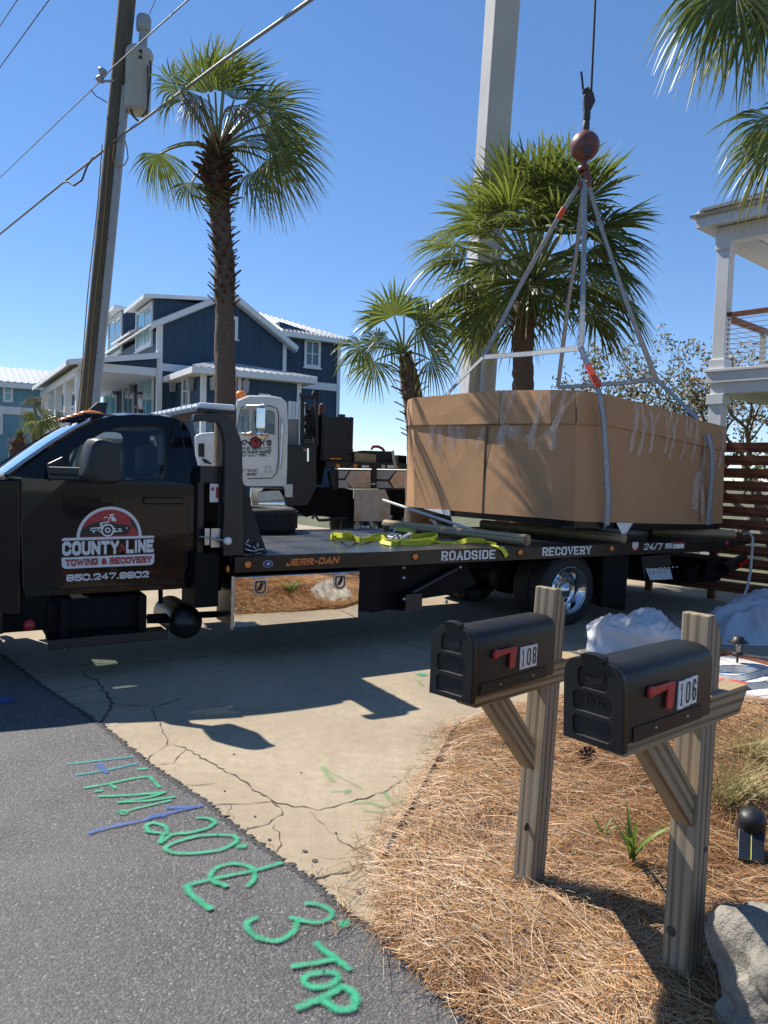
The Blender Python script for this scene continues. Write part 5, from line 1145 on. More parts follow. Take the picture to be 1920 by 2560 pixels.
k = MB(); k.bx(-.05, .04, -.172, -.14, -.19, -.05); k.build('ball_slot', 'grease', ball)
k = MB(); k.cyl((0,0,r_-.02), (.01,0,r_+.14), .065, .05); k.bx(-.045, .06, -.05, .05, r_+.13, r_+.27); k.prism([(-.05,r_+.26),(.06,r_+.24),(.13,r_+.36),(.09,r_+.47),(.0,r_+.5),(-.06,r_+.42)], -.045, .045, 'y'); k.cyl((-.07,0,r_+.47), (.03,0,r_+.52), .035, n=10); ws_ = k.build('wedge_socket', 'grease', ball, bevel=.012); ws_.scale = (.8,.8,1)
top_px = at(1481, 0, 9.75) - ball.location; tp = Vector((top_px.x*35/ (top_px.z) if False else top_px.x, top_px.y, top_px.z))
k = MB(); dirn = (tp - Vector((.05,0,r_+.45))).normalized(); k.cyl((.05,0,r_+.42), Vector((.05,0,r_+.42)) + Vector((.0,0,1))*29 + Vector((.0,0,0)), .016, n=10); k.build('hoist_rope', 'wire_rope', ball)
k = MB(); k.cyl((-.045,0,r_+.46), at(1453, 180, 9.75) - ball.location, .015, n=8); k.build('rope_tail', 'wire_rope', ball)
def sling(label, segs, w_=.062, tagseg=None):
    e = thing('lifting_sling', label, 'sling', HK, 0, 'web slings on the crane hook'); h0 = e.location
    for pts in segs:
        k = MB(); P = []
        Q = [at(px_, py_, Y_) - h0 for px_, py_, Y_ in pts]
        for a, b_ in zip(Q[:-1], Q[1:]):
            n_ = max(2, int((b_-a).length/.12)); P += [a + (b_-a)*(i/n_) for i in range(n_)]
        P.append(Q[-1]); sd = []
        for i in range(len(P)):
            t_ = i/len(P)*3; sd.append(Vector((1, .35*math.sin(t_*1.7), .5 if abs((P[min(i+1,len(P)-1)]-P[max(0,i-1)]).normalized().z) < .45 else .1)))
            if abs((P[min(i+1,len(P)-1)]-P[max(0,i-1)]).normalized().z) < .45: sd[-1] = Vector((.1,.2,1))
        k.strap(P, sd, w_, .008, 0, 1, .09); k.build('webbing', ['sling_grey', 'sling_blue'], e)
    if tagseg:
        k = MB(); Q = [at(*q) - h0 for q in tagseg]; k.strap(Q, (1,.2,.2), w_*1.15, .014); k.build('sling_tag', 'sling_tag', e)
    return e
sling('grey sling from the hook over the carton front with orange tag', [[(1463,447,9.75),(1461,600,9.4),(1457,760,9.0),(1452,870,8.72)], [(1452,870,8.72),(1480,940,8.5),(1500,986,8.40),(1510,1056,8.38),(1515,1145,8.40),(1521,1253,8.42),(1517,1312,8.46),(1500,1322,8.7)], [(1452,870,8.72),(1330,884,9.4),(1208,893,10.0)]], .066, [(1466,905,8.62),(1482,938,8.49),(1497,968,8.42)])
sling('grey sling from the hook to the left rear carton corner', [[(1458,447,9.75),(1390,555,9.8),(1300,715,9.9),(1208,893,10.0)], [(1208,893,10.0),(1160,940,10.4),(1112,992,10.9)]], .06, [(1411,520,9.77),(1396,545,9.79)])
sling('grey sling from the hook down behind the carton top', [[(1462,447,9.75),(1440,640,10.3),(1420,760,10.7),(1395,968,11.2)], [(1395,968,11.2),(1465,965,10.8),(1560,957,10.3),(1640,948,9.9)]], .06)
sling('grey sling from the hook to the right end of the carton', [[(1467,447,9.75),(1500,560,9.8),(1560,740,9.85),(1640,948,9.9)], [(1640,948,9.9),(1690,995,9.9),(1745,1047,9.72)], [(1771,1085,9.72),(1779,1125,9.70),(1781,1185,9.72),(1775,1245,9.8),(1770,1312,9.85)]], .066)

# ------------------------------------------------------------------ on the flatbed
def onbed(px, py, dz=0.0): return gp(px, py, DECK + dz)
c = onbed(640, 1326); sp = thing('loose_tyre_casing', 'bare black truck tyre lying flat on the flatbed', 'tyre', c); sp.scale = (1.2,1.2,1.2)
k = MB(); k.lathe([(.25,.02),(.28,.0),(.36,-.0),(.395,.02),(.405,.05),(.405,.18),(.395,.215),(.36,.235),(.28,.235),(.25,.21),(.245,.115),(.25,.02)], 56); k.build('tyre_carcass', 'rubber', sp)
k = MB()
for i in range(64):
    a = 2*math.pi*i/64
    for z0, z1 in ((.035,.075),(.085,.15),(.16,.2)):
        k.obox((math.cos(a+z0)*.406, math.sin(a+z0)*.406, (z0+z1)/2), Vector((-math.sin(a+z0),math.cos(a+z0),0))*.016, Vector((math.cos(a),math.sin(a),0))*.006, (0,0,(z1-z0)/2))
tag(k.build('tread_blocks', 'rubber', sp), kind='stuff')
def logp(label, p, q, r0, r1, dz):
    a, b_ = onbed(*p, dz), onbed(*q, dz); e = thing('timber_pole', label, 'timber pole', a, 0, 'round timber poles on the flatbed'); d = b_ - a
    k = MB(); n_ = 14; rr = random.Random(int(p[0])); k.tube([(0,0,0)] + [d*(i/n_) + Vector((rr.gauss(0,.004), rr.gauss(0,.004), rr.gauss(0,.003))) for i in range(1, n_)] + [d], [r0+(r1-r0)*i/n_ + rr.gauss(0,.002) for i in range(n_+1)], 14); o = regrain(k.build('shaft', 'log_wood', e), d)
    k = MB(); dn = d.normalized(); k.lathe([(r1*.97,.001),(r1*.5,.004),(0,.003)], 14, d, dn); k.build('cut_end', 'brace_wood', e)
logp('round timber pole nearest the tyre, beside the yellow straps', (963,1311), (1318,1351), .062, .066, .062)
logp('round timber pole under the middle of the carton', (1206,1310), (1560,1346), .06, .062, .06)
logp('round timber pole at the tail end of the flatbed', (1630,1328), (1836,1336), .058, .06, .06)
a, b_ = at(958, 1250, 10.2), onbed(1278, 1357, .015); e = thing('thin_pole', 'thin pale straight pole leaning across the flatbed', 'pole', b_); k = MB(); k.cyl((0,0,0), a-b_, .019, .019, 12); k.build('shaft', 'pole_grey', e)
def r7(x, y, dz=0.0): return onbed(760 + x/3.072, 1260 + y/3.072, dz)
def ystrap(label, runs):
    e = thing('ratchet_strap', label, 'strap', r7(700,280), 0, 'yellow straps on the flatbed'); h0 = e.location
    for pts in runs:
        Q = [r7(x, y, dz) - h0 for x, y, dz, *_ in pts]; S2 = [Vector((.25*math.sin(i*2.1), .25*math.cos(i*1.3), 1 if (len(pts[0]) < 4 or pts[i][3]) else .15)) for i in range(len(pts))]
        P = []; S3 = []
        for i in range(len(Q)-1):
            p0, p1, p2, p3 = Q[max(i-1,0)], Q[i], Q[i+1], Q[min(i+2,len(Q)-1)]
            for j in range(8):
                u = j/8; P.append(.5*((2*p1)+(p2-p0)*u+(2*p0-5*p1+4*p2-p3)*u*u+(3*p1-p0-3*p2+p3)*u**3)); S3.append(S2[i]*(1-u)+S2[i+1]*u)
        P.append(Q[-1]); S3.append(S2[-1]); k = MB(); k.strap(P, S3, .052, .004); k.build('webbing', 'strap_yellow', e)
    return e
y1 = ystrap('yellow ratchet strap looped loosely near the spare tyre', [[(640,285,.03,1),(560,270,.03,1),(450,272,.03,1),(330,262,.03,1),(212,258,.035,1),(225,235,.045,1),(290,240,.10,1),(345,230,.10,1),(375,255,.05,1),(450,280,.03,1),(540,250,.03,1),(640,240,.035,1)], [(560,275,.03,1),(600,255,.06,1),(640,290,.03,1),(740,300,.03,1)], [(590,285,.02,0),(660,305,.02,0),(740,305,.02,1)]])
h0 = y1.location; k = MB(); c = r7(695,270,.055) - h0; ax = Vector((.8,.6,0)); k.obox(c, ax*.07, Vector((-.6,.8,0))*.035, (0,0,.008)); k.obox(c+Vector((0,0,.05)), ax*.065, Vector((-.6,.8,0))*.03, (.0,0,.006)); k.cyl(c+ax*.05+Vector((.03,-.04,.02)), c+ax*.05+Vector((-.03,.04,.02)), .025, n=12); k.cyl(c-ax*.05+Vector((.03,-.04,.02)), c-ax*.05+Vector((-.03,.04,.02)), .018, n=10); k.bar(c+ax*.07, c+ax*.22+Vector((0,0,.06)), .06, .012); k.build('ratchet_buckle', 'steel', y1, bevel=.003)
k = MB(); c = r7(680,200,.05) - h0; k.tube([c+Vector((.05,0,0)), c+Vector((-.02,0,.03)), c+Vector((-.05,0,-.02)), c+Vector((.0,0,-.04)), c+Vector((.05,0,0))], .009, 6); k.build('strap_hook', 'chrome', y1)
ystrap('yellow strap bundle beside the ratchet with its tail over the rail', [[(690,190,.04,1),(770,200,.04,1),(855,215,.05,1),(820,250,.04,1),(930,240,.05,1),(1020,235,.05,1),(1010,265,.05,1),(930,280,.03,1),(830,290,.03,1),(740,288,.03,1)], [(745,300,.025,1),(850,300,.025,1),(950,295,.025,0),(1000,302,.004,0),(1090,304,.004,0),(1180,298,.006,0),(1250,280,.05,1),(1330,280,.05,1),(1400,296,.03,0),(1470,318,.008,0)]])
e = thing('strap_tail', 'end of a yellow strap hanging over the side rail', 'strap', onbed(1240,1362,.01), 0, 'yellow straps on the flatbed'); h0 = e.location
Q = [onbed(1228,1360,.012)-h0, T.world((T.wy(1247,1366,-.03).x,-.012,DECK+.012))-h0, T.world((T.wy(1254,1372,-.03).x,-.03,DECK-.0))-h0, T.world((T.wy(1262,1380,-.03).x,-.03,T.wy(1262,1380,-.03).z))-h0, T.world((T.wy(1268,1391,-.03).x,-.026,T.wy(1268,1391,-.03).z))-h0]
k = MB(); k.strap(Q, T.x.copy(), .05, .004); k.build('webbing', 'strap_yellow', e)
rl = random.Random(3)
c = r7(215,297); k = MB()
for i in range(3): k.bar((i*.03,-.01*i,.008), (i*.03+.05,.01,.012), .018, .004)
o = k.build('dry_leaf', 'frond_dry'); o.location = c; tag(o, 'small curled brown leaf on the flatbed deck', 'leaf')
# ================================================================== the crane truck
KY = R(13); ko = at(620, 1200, 14.4); K = Frame((ko.x, ko.y, 0), KY)
crane = thing('crane_truck', 'white cab crane truck with black deck gear standing behind the flatbed', 'truck', K.o, KY)
def X6(x, y, yy=0.0): q = K.wy(460 + x/2.765, 960 + y/2.765, yy); return (q.x, q.z)
KW = 2.4
def body(name, pts, y0, y1, mat, bevel=0, parent=crane, seg=2):
    k = MB(); k.prism([X6(*q) for q in pts], y0, y1, 'y'); return k.build(name, mat, parent, bevel=bevel, seg=seg)
w1_ = [(368,328),(402,176),(452,170),(452,338)]; w2_ = [(476,340),(476,180),(600,180),(622,192),(630,215),(630,350)]
cab_o = [(352,350),(362,160),(372,118),(450,86),(600,88),(680,102),(712,128),(718,300),(712,600),(706,706),(440,706),(400,690),(358,560)]
k = MB(); yy0 = .0
k.holed([X6(*q) for q in cab_o], [[X6(*q) for q in w1_], [X6(*q) for q in w2_]], lambda q: (q[0], 0, q[1])); k.holed([X6(*q) for q in cab_o], [[X6(*q) for q in w1_], [X6(*q) for q in w2_]], lambda q: (q[0], 2.0, q[1]))
P = [X6(*q) for q in cab_o]; n_ = len(P)
for i in range(n_):
    if i == 0: continue
    a, b_ = P[i], P[(i+1) % n_]; up = .05 if 1 < i < 6 else 0
    for (ya, yb, ha, hb) in ((0,.3,0,1),(.3,1.7,1,1),(1.7,2.0,1,0)):
        k.add([(a[0],ya,a[1]+.05*ha*(2 <= i <= 6)), (b_[0],ya,b_[1]+.05*ha*(2 <= (i+1) % n_ <= 6)), (b_[0],yb,b_[1]+.05*hb*(2 <= (i+1) % n_ <= 6)), (a[0],yb,a[1]+.05*hb*(2 <= i <= 6))], [(0,1,2,3)], 0, True)
cc = k.build('cab', 'crane_white', crane, weld=True); md = cc.modifiers.new('es', 'EDGE_SPLIT'); md.split_angle = R(40)
for wn in (w1_, w2_):
    for y_ in (.03, 1.97): k = MB(); k.holed([X6(*q) for q in wn], [], lambda q: (q[0], y_, q[1])); k.build('side_window', 'auto_glass', crane)
k = MB(); a, b_ = X6(352,345), X6(366,150); k.add([(a[0],.15,a[1]),(b_[0],.15,b_[1]),(b_[0],1.85,b_[1]),(a[0],1.85,a[1])], [(0,1,2,3)]); k.build('windshield', 'windshield_glass', crane)
# visible windscreen wing and bonnet
body('bonnet', [(70,352),(120,335),(200,330),(352,332),(352,640),(110,640),(80,560)], .12, 1.88, 'crane_white', .06, seg=4)
k = MB(); q = [X6(*p) for p in ((80,320),(115,262),(200,258),(196,325))]; k.add([(p[0],.35,p[1]) for p in q] + [(p[0],.42,p[1]) for p in q], [(0,1,2,3)]); k.build('quarter_glass', 'auto_glass', crane)
body('bonnet_vent', [(98,412),(140,408),(140,505),(100,502)], .10, .13, 'ink', .005)
body('bonnet_badge', [(118,515),(150,520),(190,548),(185,556),(140,545)], .10, .125, 'ink')
# door seam, handle, grab rail
dr = [(362,640),(362,340),(395,165),(430,148),(600,152),(640,168),(654,205),(652,520),(640,610),(610,650),(440,655)]
k = MB(); D = [X6(*p) for p in dr]; k.tube([(p[0],-.004,p[1]) for p in D], .008, 6); k.build('door_seam', 'under_black', crane)
body('door_handle', [(562,572),(597,572),(597,612),(562,612)], -.03, -.002, 'steel', .006)
k = MB(); k.tube([(p[0],-.05,p[1]) for p in (X6(655,245),X6(672,250),X6(678,280),X6(665,560),X6(650,590))], .02, 8); k.build('grab_rail', 'chrome', crane)
# mirror
k = MB(); k.bx(X6(495,160)[0], X6(555,160)[0], -.42, -.30, X6(500,318)[1], X6(500,165)[1]); mr = k.build('mirror', 'chrome', crane, bevel=.03)
k = MB()
for x_ in (462,478): k.cyl((X6(x_,160)[0],-.25,X6(x_,160)[1]), (X6(x_,330)[0],-.2,X6(x_,330)[1]), .012, n=6)
k.cyl((X6(415,152)[0],-.02,X6(415,152)[1]), (X6(545,158)[0],-.36,X6(545,158)[1]), .02, n=8); k.cyl((X6(400,345)[0],-.02,X6(400,345)[1]), (X6(545,338)[0],-.36,X6(545,338)[1]), .02, n=8); k.build('mirror_stay', 'chrome', mr)
k = MB(); q = X6(535,350); k.lathe([(0,-.05),(.09,-.03),(.11,0),(.1,.015),(0,.02)], 16, (q[0],-.34,q[1]), (0,-1,0)); k.build('convex_mirror', 'chrome', mr)
k = MB(); q = X6(440,345); k.bx(q[0]-.06, q[0]+.1, -.09, -.02, q[1]-.03, q[1]+.02); k.build('indicator_lamp', 'lens_orange', crane)
# beacon
q = X6(400,78); k = MB(); k.lathe([(.13,0),(.125,.05),(.09,.11),(.05,.14),(0,.15)], 18, (q[0],.6,q[1])); k.build('beacon', 'lens_orange', crane)
q = X6(205,95); k = MB(); k.lathe([(.13,0),(.125,.05),(.09,.11),(0,.15)], 18, (q[0]+.9,1.5,q[1])); k.build('beacon', 'lens_orange', crane)
# seat inside
body('seat', [(575,350),(570,285),(600,258),(640,262),(640,350)], .5, 1.0, 'seat_dark', .06); body('seat', [(575,350),(570,285),(600,258),(640,262),(640,350)], 1.3, 1.8, 'seat_dark', .06)
# lettering
def ktext(s, a, b_, h_, cw, sw, mat='ink', gap=.14, slab=False):
    x0, z0 = X6(*a); x1, z1 = X6(*b_); k = MB(); letters(k, s, lambda x, z, l: (x0+x, -.006-l, z0+z+(z1-z0)*x/(x1-x0)), h_, cw, sw, slab, gap, wide=x1-x0); k.build('lettering', mat, crane)
HT = X6(500,385)[1]-X6(500,424)[1]
ktext('KN', (378,424), (462,424), HT, .2, .030); ktext("X'S", (524,426), (604,426), HT, .2, .030)
c = X6(494,405); k = MB()
A = [(c[0]+(.13 if i % 2 == 0 else .10)*math.cos(i*math.pi/12), -.006, c[1]+(.13 if i % 2 == 0 else .10)*math.sin(i*math.pi/12)) for i in range(24)]; k.add(A, [tuple(reversed(range(24)))]); o = k.build('gear_logo', 'ink', crane)
k = MB(); k.lathe([(.088,.0),(0,.0005)], 20, (c[0],-.0085,c[1]), (0,-1,0)); o2 = k.build('gear_centre', 'vinyl_red', o)
k = MB(); k.bar((c[0]-.03,-.0105,c[1]+.02), (c[0]+.02,-.0105,c[1]+.06), .002, .02); k.bar((c[0]+.015,-.0105,c[1]+.05), (c[0]+.015,-.0105,c[1]-.04), .002, .02); k.build('gear_hook', 'ink', o)
ktext('CRANE SERVICE', (355,458), (603,460), X6(500,432)[1]-X6(500,458)[1], .13, .0155)
k = MB(); a, b_ = X6(375,468), X6(602,466); k.bar((a[0],-.006,a[1]), (b_[0],-.006,b_[1]), .003, .012); k.build('lettering_rule', 'ink', crane)
ktext('850-227-8871', (358,502), (602,500), X6(500,470)[1]-X6(500,500)[1], .13, .018)
ktext('DOT 3860997', (395,610), (511,607), X6(450,588)[1]-X6(450,608)[1], .09, .009); ktext('M842627', (430,634), (506,632), X6(450,614)[1]-X6(450,632)[1], .09, .013)
# steps, tank, wheels
k = MB(); q0, q1 = X6(500,800), X6(720,868); k.cyl((q0[0]-.1,.5,q0[1]-.1), (q1[0],.5,q0[1]-.1), .32, n=24); k.build('fuel_tank', 'polished_alu', crane)
body('tank_step', [(510,745),(660,735),(700,800),(515,815)], .0, .22, 'steel', .01); body('tank_step', [(460,712),(560,715),(520,760),(515,860),(470,860),(455,780)], .02, .2, 'polished_alu', .02)
body('air_box', [(690,690),(752,690),(752,785),(700,785)], .0, .3, 'steel', .01)
for x_, y_ in ((X6(60,800)[0]-.2, .1), (X6(60,800)[0]-.2, 2.0), (X6(1300,800)[0], .5), (X6(1300,800)[0], 2.0), (X6(1760,800)[0], .5), (X6(1760,800)[0], 2.0)):
    k = MB(); k.lathe([(.27,0),(.46,-.01),(.51,.04),(.51,.24),(.46,.29),(.27,.28)], 36, (x_, y_, .51), (0,1,0)); wt = k.build('tyre', 'rubber', crane); k = MB(); k.lathe([(.28,.02),(.24,.1),(.1,.1),(.09,.02),(0,.02)], 24, (x_, y_, .51), (0,1,0)); k.build('rim', 'steel', wt)
x_end = X6(2500,800)[0]
k = MB(); k.bx(X6(80,700)[0], x_end, .75, .87, .75, 1.05); k.bx(X6(80,700)[0], x_end, 1.53, 1.65, .75, 1.05); k.build('chassis_frame', 'under_black', crane)
body('front_fender', [(40,560),(110,560),(130,700),(60,720),(20,650)], .02, 2.0, 'crane_white', .05)
body('bumper', [(0,680),(60,680),(60,780),(0,780)], .0, 2.05, 'chrome', .03)
# black gear behind the cab
body('outrigger_box', [(706,422),(820,418),(918,418),(916,720),(860,840),(706,845)], .05, .75, 'black_steel', .015)
body('side_cabinet', [(722,235),(812,228),(812,416),(720,420)], .45, .9, 'boom_grey', .01)
for (a, b_) in (((820,68),(845,420)), ((922,62),(945,430))): body('gantry_post', [a,(b_[0],a[1]),b_,(a[0],b_[1])], .3, .45, 'black_steel', .008)
body('gantry_beam', [(815,70),(945,62),(948,90),(818,97)], .295, .455, 'black_steel', .008); body('work_lamp', [(902,62),(912,28),(952,30),(945,64)], .25, .5, 'ink', .01); body('gantry_fin', [(810,70),(818,45),(835,72)], .35, .4, 'ink')
k = MB(); rh = random.Random(2)
for i in range(26):
    a = X6(835+rh.uniform(0,75), 130+rh.uniform(-10,90), .5); b2 = X6(835+rh.uniform(0,80), 300+rh.uniform(0,110), .5); k.tube([(a[0],.45+rh.uniform(0,.2),a[1]), ((a[0]+b2[0])/2+rh.uniform(-.08,.08),.45+rh.uniform(0,.2),(a[1]+b2[1])/2), (b2[0],.45+rh.uniform(0,.2),b2[1])], .018, 5)
tag(k.build('hanging_chains', 'grease', crane), kind='stuff')
body('hose_reel', [(962,130),(985,112),(1002,135),(1005,170),(990,200),(960,205)], .5, .62, 'ball_red', .02); body('boom_pedestal', [(948,200),(1000,200),(1010,520),(985,700),(940,700)], .6, 1.7, 'under_black', .02)
body('valve_bank', [(830,395),(850,378),(895,385),(912,418),(830,418)], .1, .3, 'grease', .01); body('upright_handle', [(852,445),(864,445),(864,535),(852,535)], .03, .055, 'chrome')
body('hazard_sticker', [(826,448),(848,448),(848,465),(826,465)], .035, .055, 'lens_red')
k = MB(); a, b_ = X6(980,215), X6(1100,535); c_ = X6(1190,215); k.bx(a[0], c_[0], .25, 1.25, b_[1], a[1]); ht = k.build('hydraulic_tank', 'black_steel', crane, bevel=.015)
k = MB(); q = X6(1130,205); k.cyl((q[0],.7,q[1]-.03), (q[0],.7,q[1]+.03), .08, n=14); k.build('tank_cap', 'ink', ht)
k = MB()
for y_ in (245,360,475): q = X6(1150, y_, .25); k.lathe([(.05,0),(.05,.03),(0,.035)], 14, (q[0],.25,q[1]), (0,-1,0))
tag(k.build('tank_ports', 'ink', ht), kind='stuff')
body('deck_edge', [(985,530),(1120,535),(1552,552),(2400,560),(2400,590),(1552,590),(990,580)], .05, 2.3, 'black_steel', .008)
body('light_strip', [(1010,512),(1090,512),(1090,520),(1010,520)], .02, .06, 'lens_orange')
for x_, mat_ in ((1067,'lens_orange'), (1187,'lens_orange')): q = X6(x_,566); k = MB(); k.lathe([(.045,0),(.04,.02),(0,.025)], 14, (q[0],.045,q[1]), (0,-1,0)); k.build('marker_lamp', mat_, crane)
for x_ in (1232, 1408): body('reflector_tape', [(x_,561),(x_+48,563),(x_+48,581),(x_,579)], .035, .049, 'sticker'); body('reflector_tape', [(x_+49,563),(x_+84,565),(x_+84,583),(x_+49,581)], .035, .049, 'lens_red')
body('frame_plate', [(1368,558),(1392,559),(1392,585),(1368,584)], .035, .049, 'sticker_grey')
body('wood_cribbing', [(1190,472),(1338,488),(1338,548),(1190,545)], .15, .6, 'log_wood', .008); body('tool_chest', [(1275,455),(1505,462),(1505,552),(1275,550)], .65, 1.2, 'ink', .01); body('tool_chest', [(1205,462),(1275,460),(1275,490),(1205,490)], .7, 1.1, 'black_steel', .01)
k = MB(); P = [X6(*p) for p in ((1445,460),(1452,520),(1468,585))]; k.strap([(p[0],.02,p[1]) for p in P], (1,0,0), .05, .005); k.build('tie_strap', 'pole_grey', crane)
k = MB(); P = [X6(*p) for p in ((1355,445),(1375,425),(1410,425),(1440,440),(1455,460))]; k.tube([(p[0],.9,p[1]) for p in P], .03, 8); P = [X6(*p) for p in ((1185,450),(1195,432),(1215,432),(1225,458))]; k.tube([(p[0],.9,p[1]) for p in P], .02, 8); k.build('red_hose', 'lens_red', crane)
body('pipe_rack', [(1505,490),(1565,495),(1565,552),(1505,550)], .3, 1.6, 'under_black')
# outrigger beam with pressed panels
body('outrigger_beam', [(1045,590),(1552,596),(2300,605),(2300,725),(1552,725),(1045,722)], .0, .35, 'black_steel', .008)
for pts in ([(1068,600),(1140,600),(1105,650),(1068,652)], [(1150,600),(1290,600),(1290,718),(1160,718),(1115,658)], [(1068,665),(1120,665),(1150,718),(1068,718)], [(1330,602),(1460,602),(1410,660),(1330,655)], [(1470,602),(1548,602),(1548,720),(1450,720),(1420,668)], [(1330,672),(1405,672),(1440,718),(1330,718)]):
    body('beam_panel', pts, -.022, -.001, 'steel' if len(pts) == 5 else 'boom_grey', .004)
body('beam_bracket', [(1298,555),(1330,555),(1328,722),(1298,722)], -.06, .02, 'ink', .006); k = MB(); a = X6(1262,694); b_ = X6(1330,688); k.cyl((a[0],-.09,a[1]), (b_[0],-.09,b_[1]), .015, n=8); k.lathe([(0,-.04),(.04,0),(0,.04)], 10, (X6(1302,690)[0],-.09,X6(1302,690)[1]), (1,0,0)); k.build('lock_pin', 'chrome', crane)
body('under_box', [(745,722),(1060,722),(1190,735),(1190,945),(1060,935),(900,910),(860,930),(745,860)], .3, 1.2, 'under_black', .02); body('under_box', [(1430,735),(1900,735),(1900,900),(1432,905)], .2, 1.2, 'under_black', .02)
body('tread_panel', [(1182,732),(1395,728),(1430,815),(1432,938),(1380,952),(1180,950)], .06, .10, 'tread_alu', .004)
body('cab_guard', [(1010,600),(1060,600),(1060,730),(1030,730)], .0, .4, 'ink')
k = MB(); P = [X6(*p) for p in ((885,930),(905,905),(930,942),(985,940),(1060,925),(1130,930))]; k.tube([(p[0],-.02,p[1]) for p in P], .028, 8); k.build('air_hose', 'cable_black', crane)
k = MB(); q = X6(1385,880); k.lathe([(0,0),(.045,.01),(.05,.04)], 12, (X6(1610,900)[0],.1,X6(1610,900)[1]), (0,-1,0)); k.build('clevis', 'steel', crane)
# boom: box-section telescoping up and towards the load, with its lift cylinder
bb = K.loc(at(1183, 1010, 15.6)); bt = K.loc(at(1183+.0, 960, 15.5)); P_low = at(1186, 1000, 15.6); P_up = at(1258, -10, 14.1)
d = (P_up - P_low); P_tip = P_low + d*4.0; 
def toK(p): return K.loc(p)
d_ = (toK(P_tip)-toK(P_low)); dn = d_.normalized(); sd = dn.cross(Vector((0,1,0))).normalized(); fd = sd.cross(dn)
def boomsec(name, a, b_, w0, h0, mat, shift=0):
    k = MB(); k.obox((a+b_)/2 + sd*shift, (b_-a)/2, sd*w0/2, fd*h0/2); return k.build(name, mat, crane, bevel=.02)
L0 = toK(P_low)
boomsec('boom_section', L0 - dn*1.6, L0 + dn*3.2, .50, .62, 'boom_white'); boomsec('boom_section', L0 + dn*3.201, L0 + dn*9.5, .475, .56, 'boom_grey'); boomsec('boom_section', L0 + dn*9.501, L0 + dn*28, .40, .46, 'boom_grey')
k = MB(); k.cyl(L0 - dn*2.0 - fd*.55 + sd*(-.08), L0 + dn*2.6 - fd*.42 + sd*(-.08), .16, n=20); k.build('lift_cylinder', 'transformer_grey', crane)
k = MB(); q = L0 - dn*1.9; k.bx(q.x-.6, q.x+.6, .6, 1.9, 1.0, 2.2); k.build('turret', 'black_steel', crane, bevel=.03)
# ================================================================== houses
HY = R(30.5); hc = at(395, 1030, 33.0); H = Frame((hc.x, hc.y, 0), HY)
house = thing('navy_house', 'navy blue two storey house with white trim and metal roofs', 'house', H.o, HY)
def c7(x, y): return (100 + x/3.607, 740 + y/3.607)
def c8(x, y): return (480 + x/4.148, 740 + y/4.148)
def hy(p, y=0.0): q = H.wy(*p, y); return Vector((q.x, y, q.z))
def hx(p, x=0.0): q = H.wx(*p, x); return Vector((x, q.y, q.z))
def face(name, pts, mat, parent=house, th=None, bevel=0):
    """a board whose front outline is pts (3-D, flat), with thickness vector th"""
    k = MB(); n_ = len(pts); th = Vector(th); c = [Vector(p) for p in pts]; nn = (c[1]-c[0]).cross(c[2]-c[1])
    ax = max(range(3), key=lambda i: abs(th[i])); o2 = [i for i in range(3) if i != ax]
    tr = tessellate_polygon([[Vector((p[o2[0]], p[o2[1]], 0)) for p in c]])
    k.add(c, [tuple(t_) for t_ in tr]); k.add([p+th for p in c], [tuple(reversed(t_)) for t_ in tr]); k.add(c+[p+th for p in c], [(i, (i+1) % n_, (i+1) % n_+n_, i+n_) for i in range(n_)])
    return k.build(name, mat, parent, bevel=bevel, weld=True)
zA = hy(c7(1095,250)).z; apex = hy((570,735)); xr_ = hy(c8(965,500)).x; zR = hy(c8(965,470)).z; xw_ = hy(c8(1535,600)).x
face('gable_wall', [Vector((0,0,-.1)), Vector((0,0,zA)), Vector((apex.x,0,apex.z-.25)), Vector((xr_,0,zR)), Vector((xr_,0,-.1))], 'navy_siding', th=(0,.3,0))
zW = hy(c8(1500,470), .6).z; xw_ = hy(c8(1530,600), .6).x
face('wing_wall', [Vector((xr_-.05,.6,-.1)), Vector((xr_-.05,.6,zW+.6)), Vector((xw_,.6,zW)), Vector((xw_,.6,-.1))], 'navy_siding', th=(0,5,0))
zL = hx(c7(1075,300)).z
side_len = 13.0
face('side_wall', [Vector((0,.3,-.1)), Vector((0,side_len,-.1)), Vector((0,side_len,zL)), Vector((0,.3,zL))], 'navy_siding', th=(.3,0,0))
# main roof: two slopes with ribs
def roof(name, a, b_, c_, d, ribs, parent=house, mat='metal_roof', th=.08, rib_r=.035):
    """a,b eave ends; c,d ridge ends above b,a"""
    a, b_, c_, d = map(Vector, (a, b_, c_, d)); k = MB(); n_ = (b_-a).cross(d-a).normalized()
    if n_.z < 0: n_ = -n_
    Q = [a, b_, c_, d]; k.add(Q+[p - n_*th for p in Q], [(0,1,2,3),(7,6,5,4),(0,4,5,1),(1,5,6,2),(2,6,7,3),(3,7,4,0)]); o = k.build(name, mat, parent, weld=True)
    k = MB()
    for i in range(ribs+1 if ribs else 0):
        u = i/ribs; p, q = a+(b_-a)*u, d+(c_-d)*u; k.bar(p+n_*.012, q+n_*.012, rib_r*1.6, rib_r, up=n_)
    if ribs: tag(k.build('roof_ribs', mat, o), kind='stuff')
    return o
eL = Vector((-.45,-.45,zA-.10)); rg = Vector((apex.x,-.45,apex.z+.06)); eR = Vector((xr_+.45,-.45,zR-.25)); bk = Vector((0,side_len+.4,0))
roof('main_roof', eL, eL+bk, rg+bk, rg, 26); roof('main_roof', eR, eR+bk, rg+bk, rg, 26)
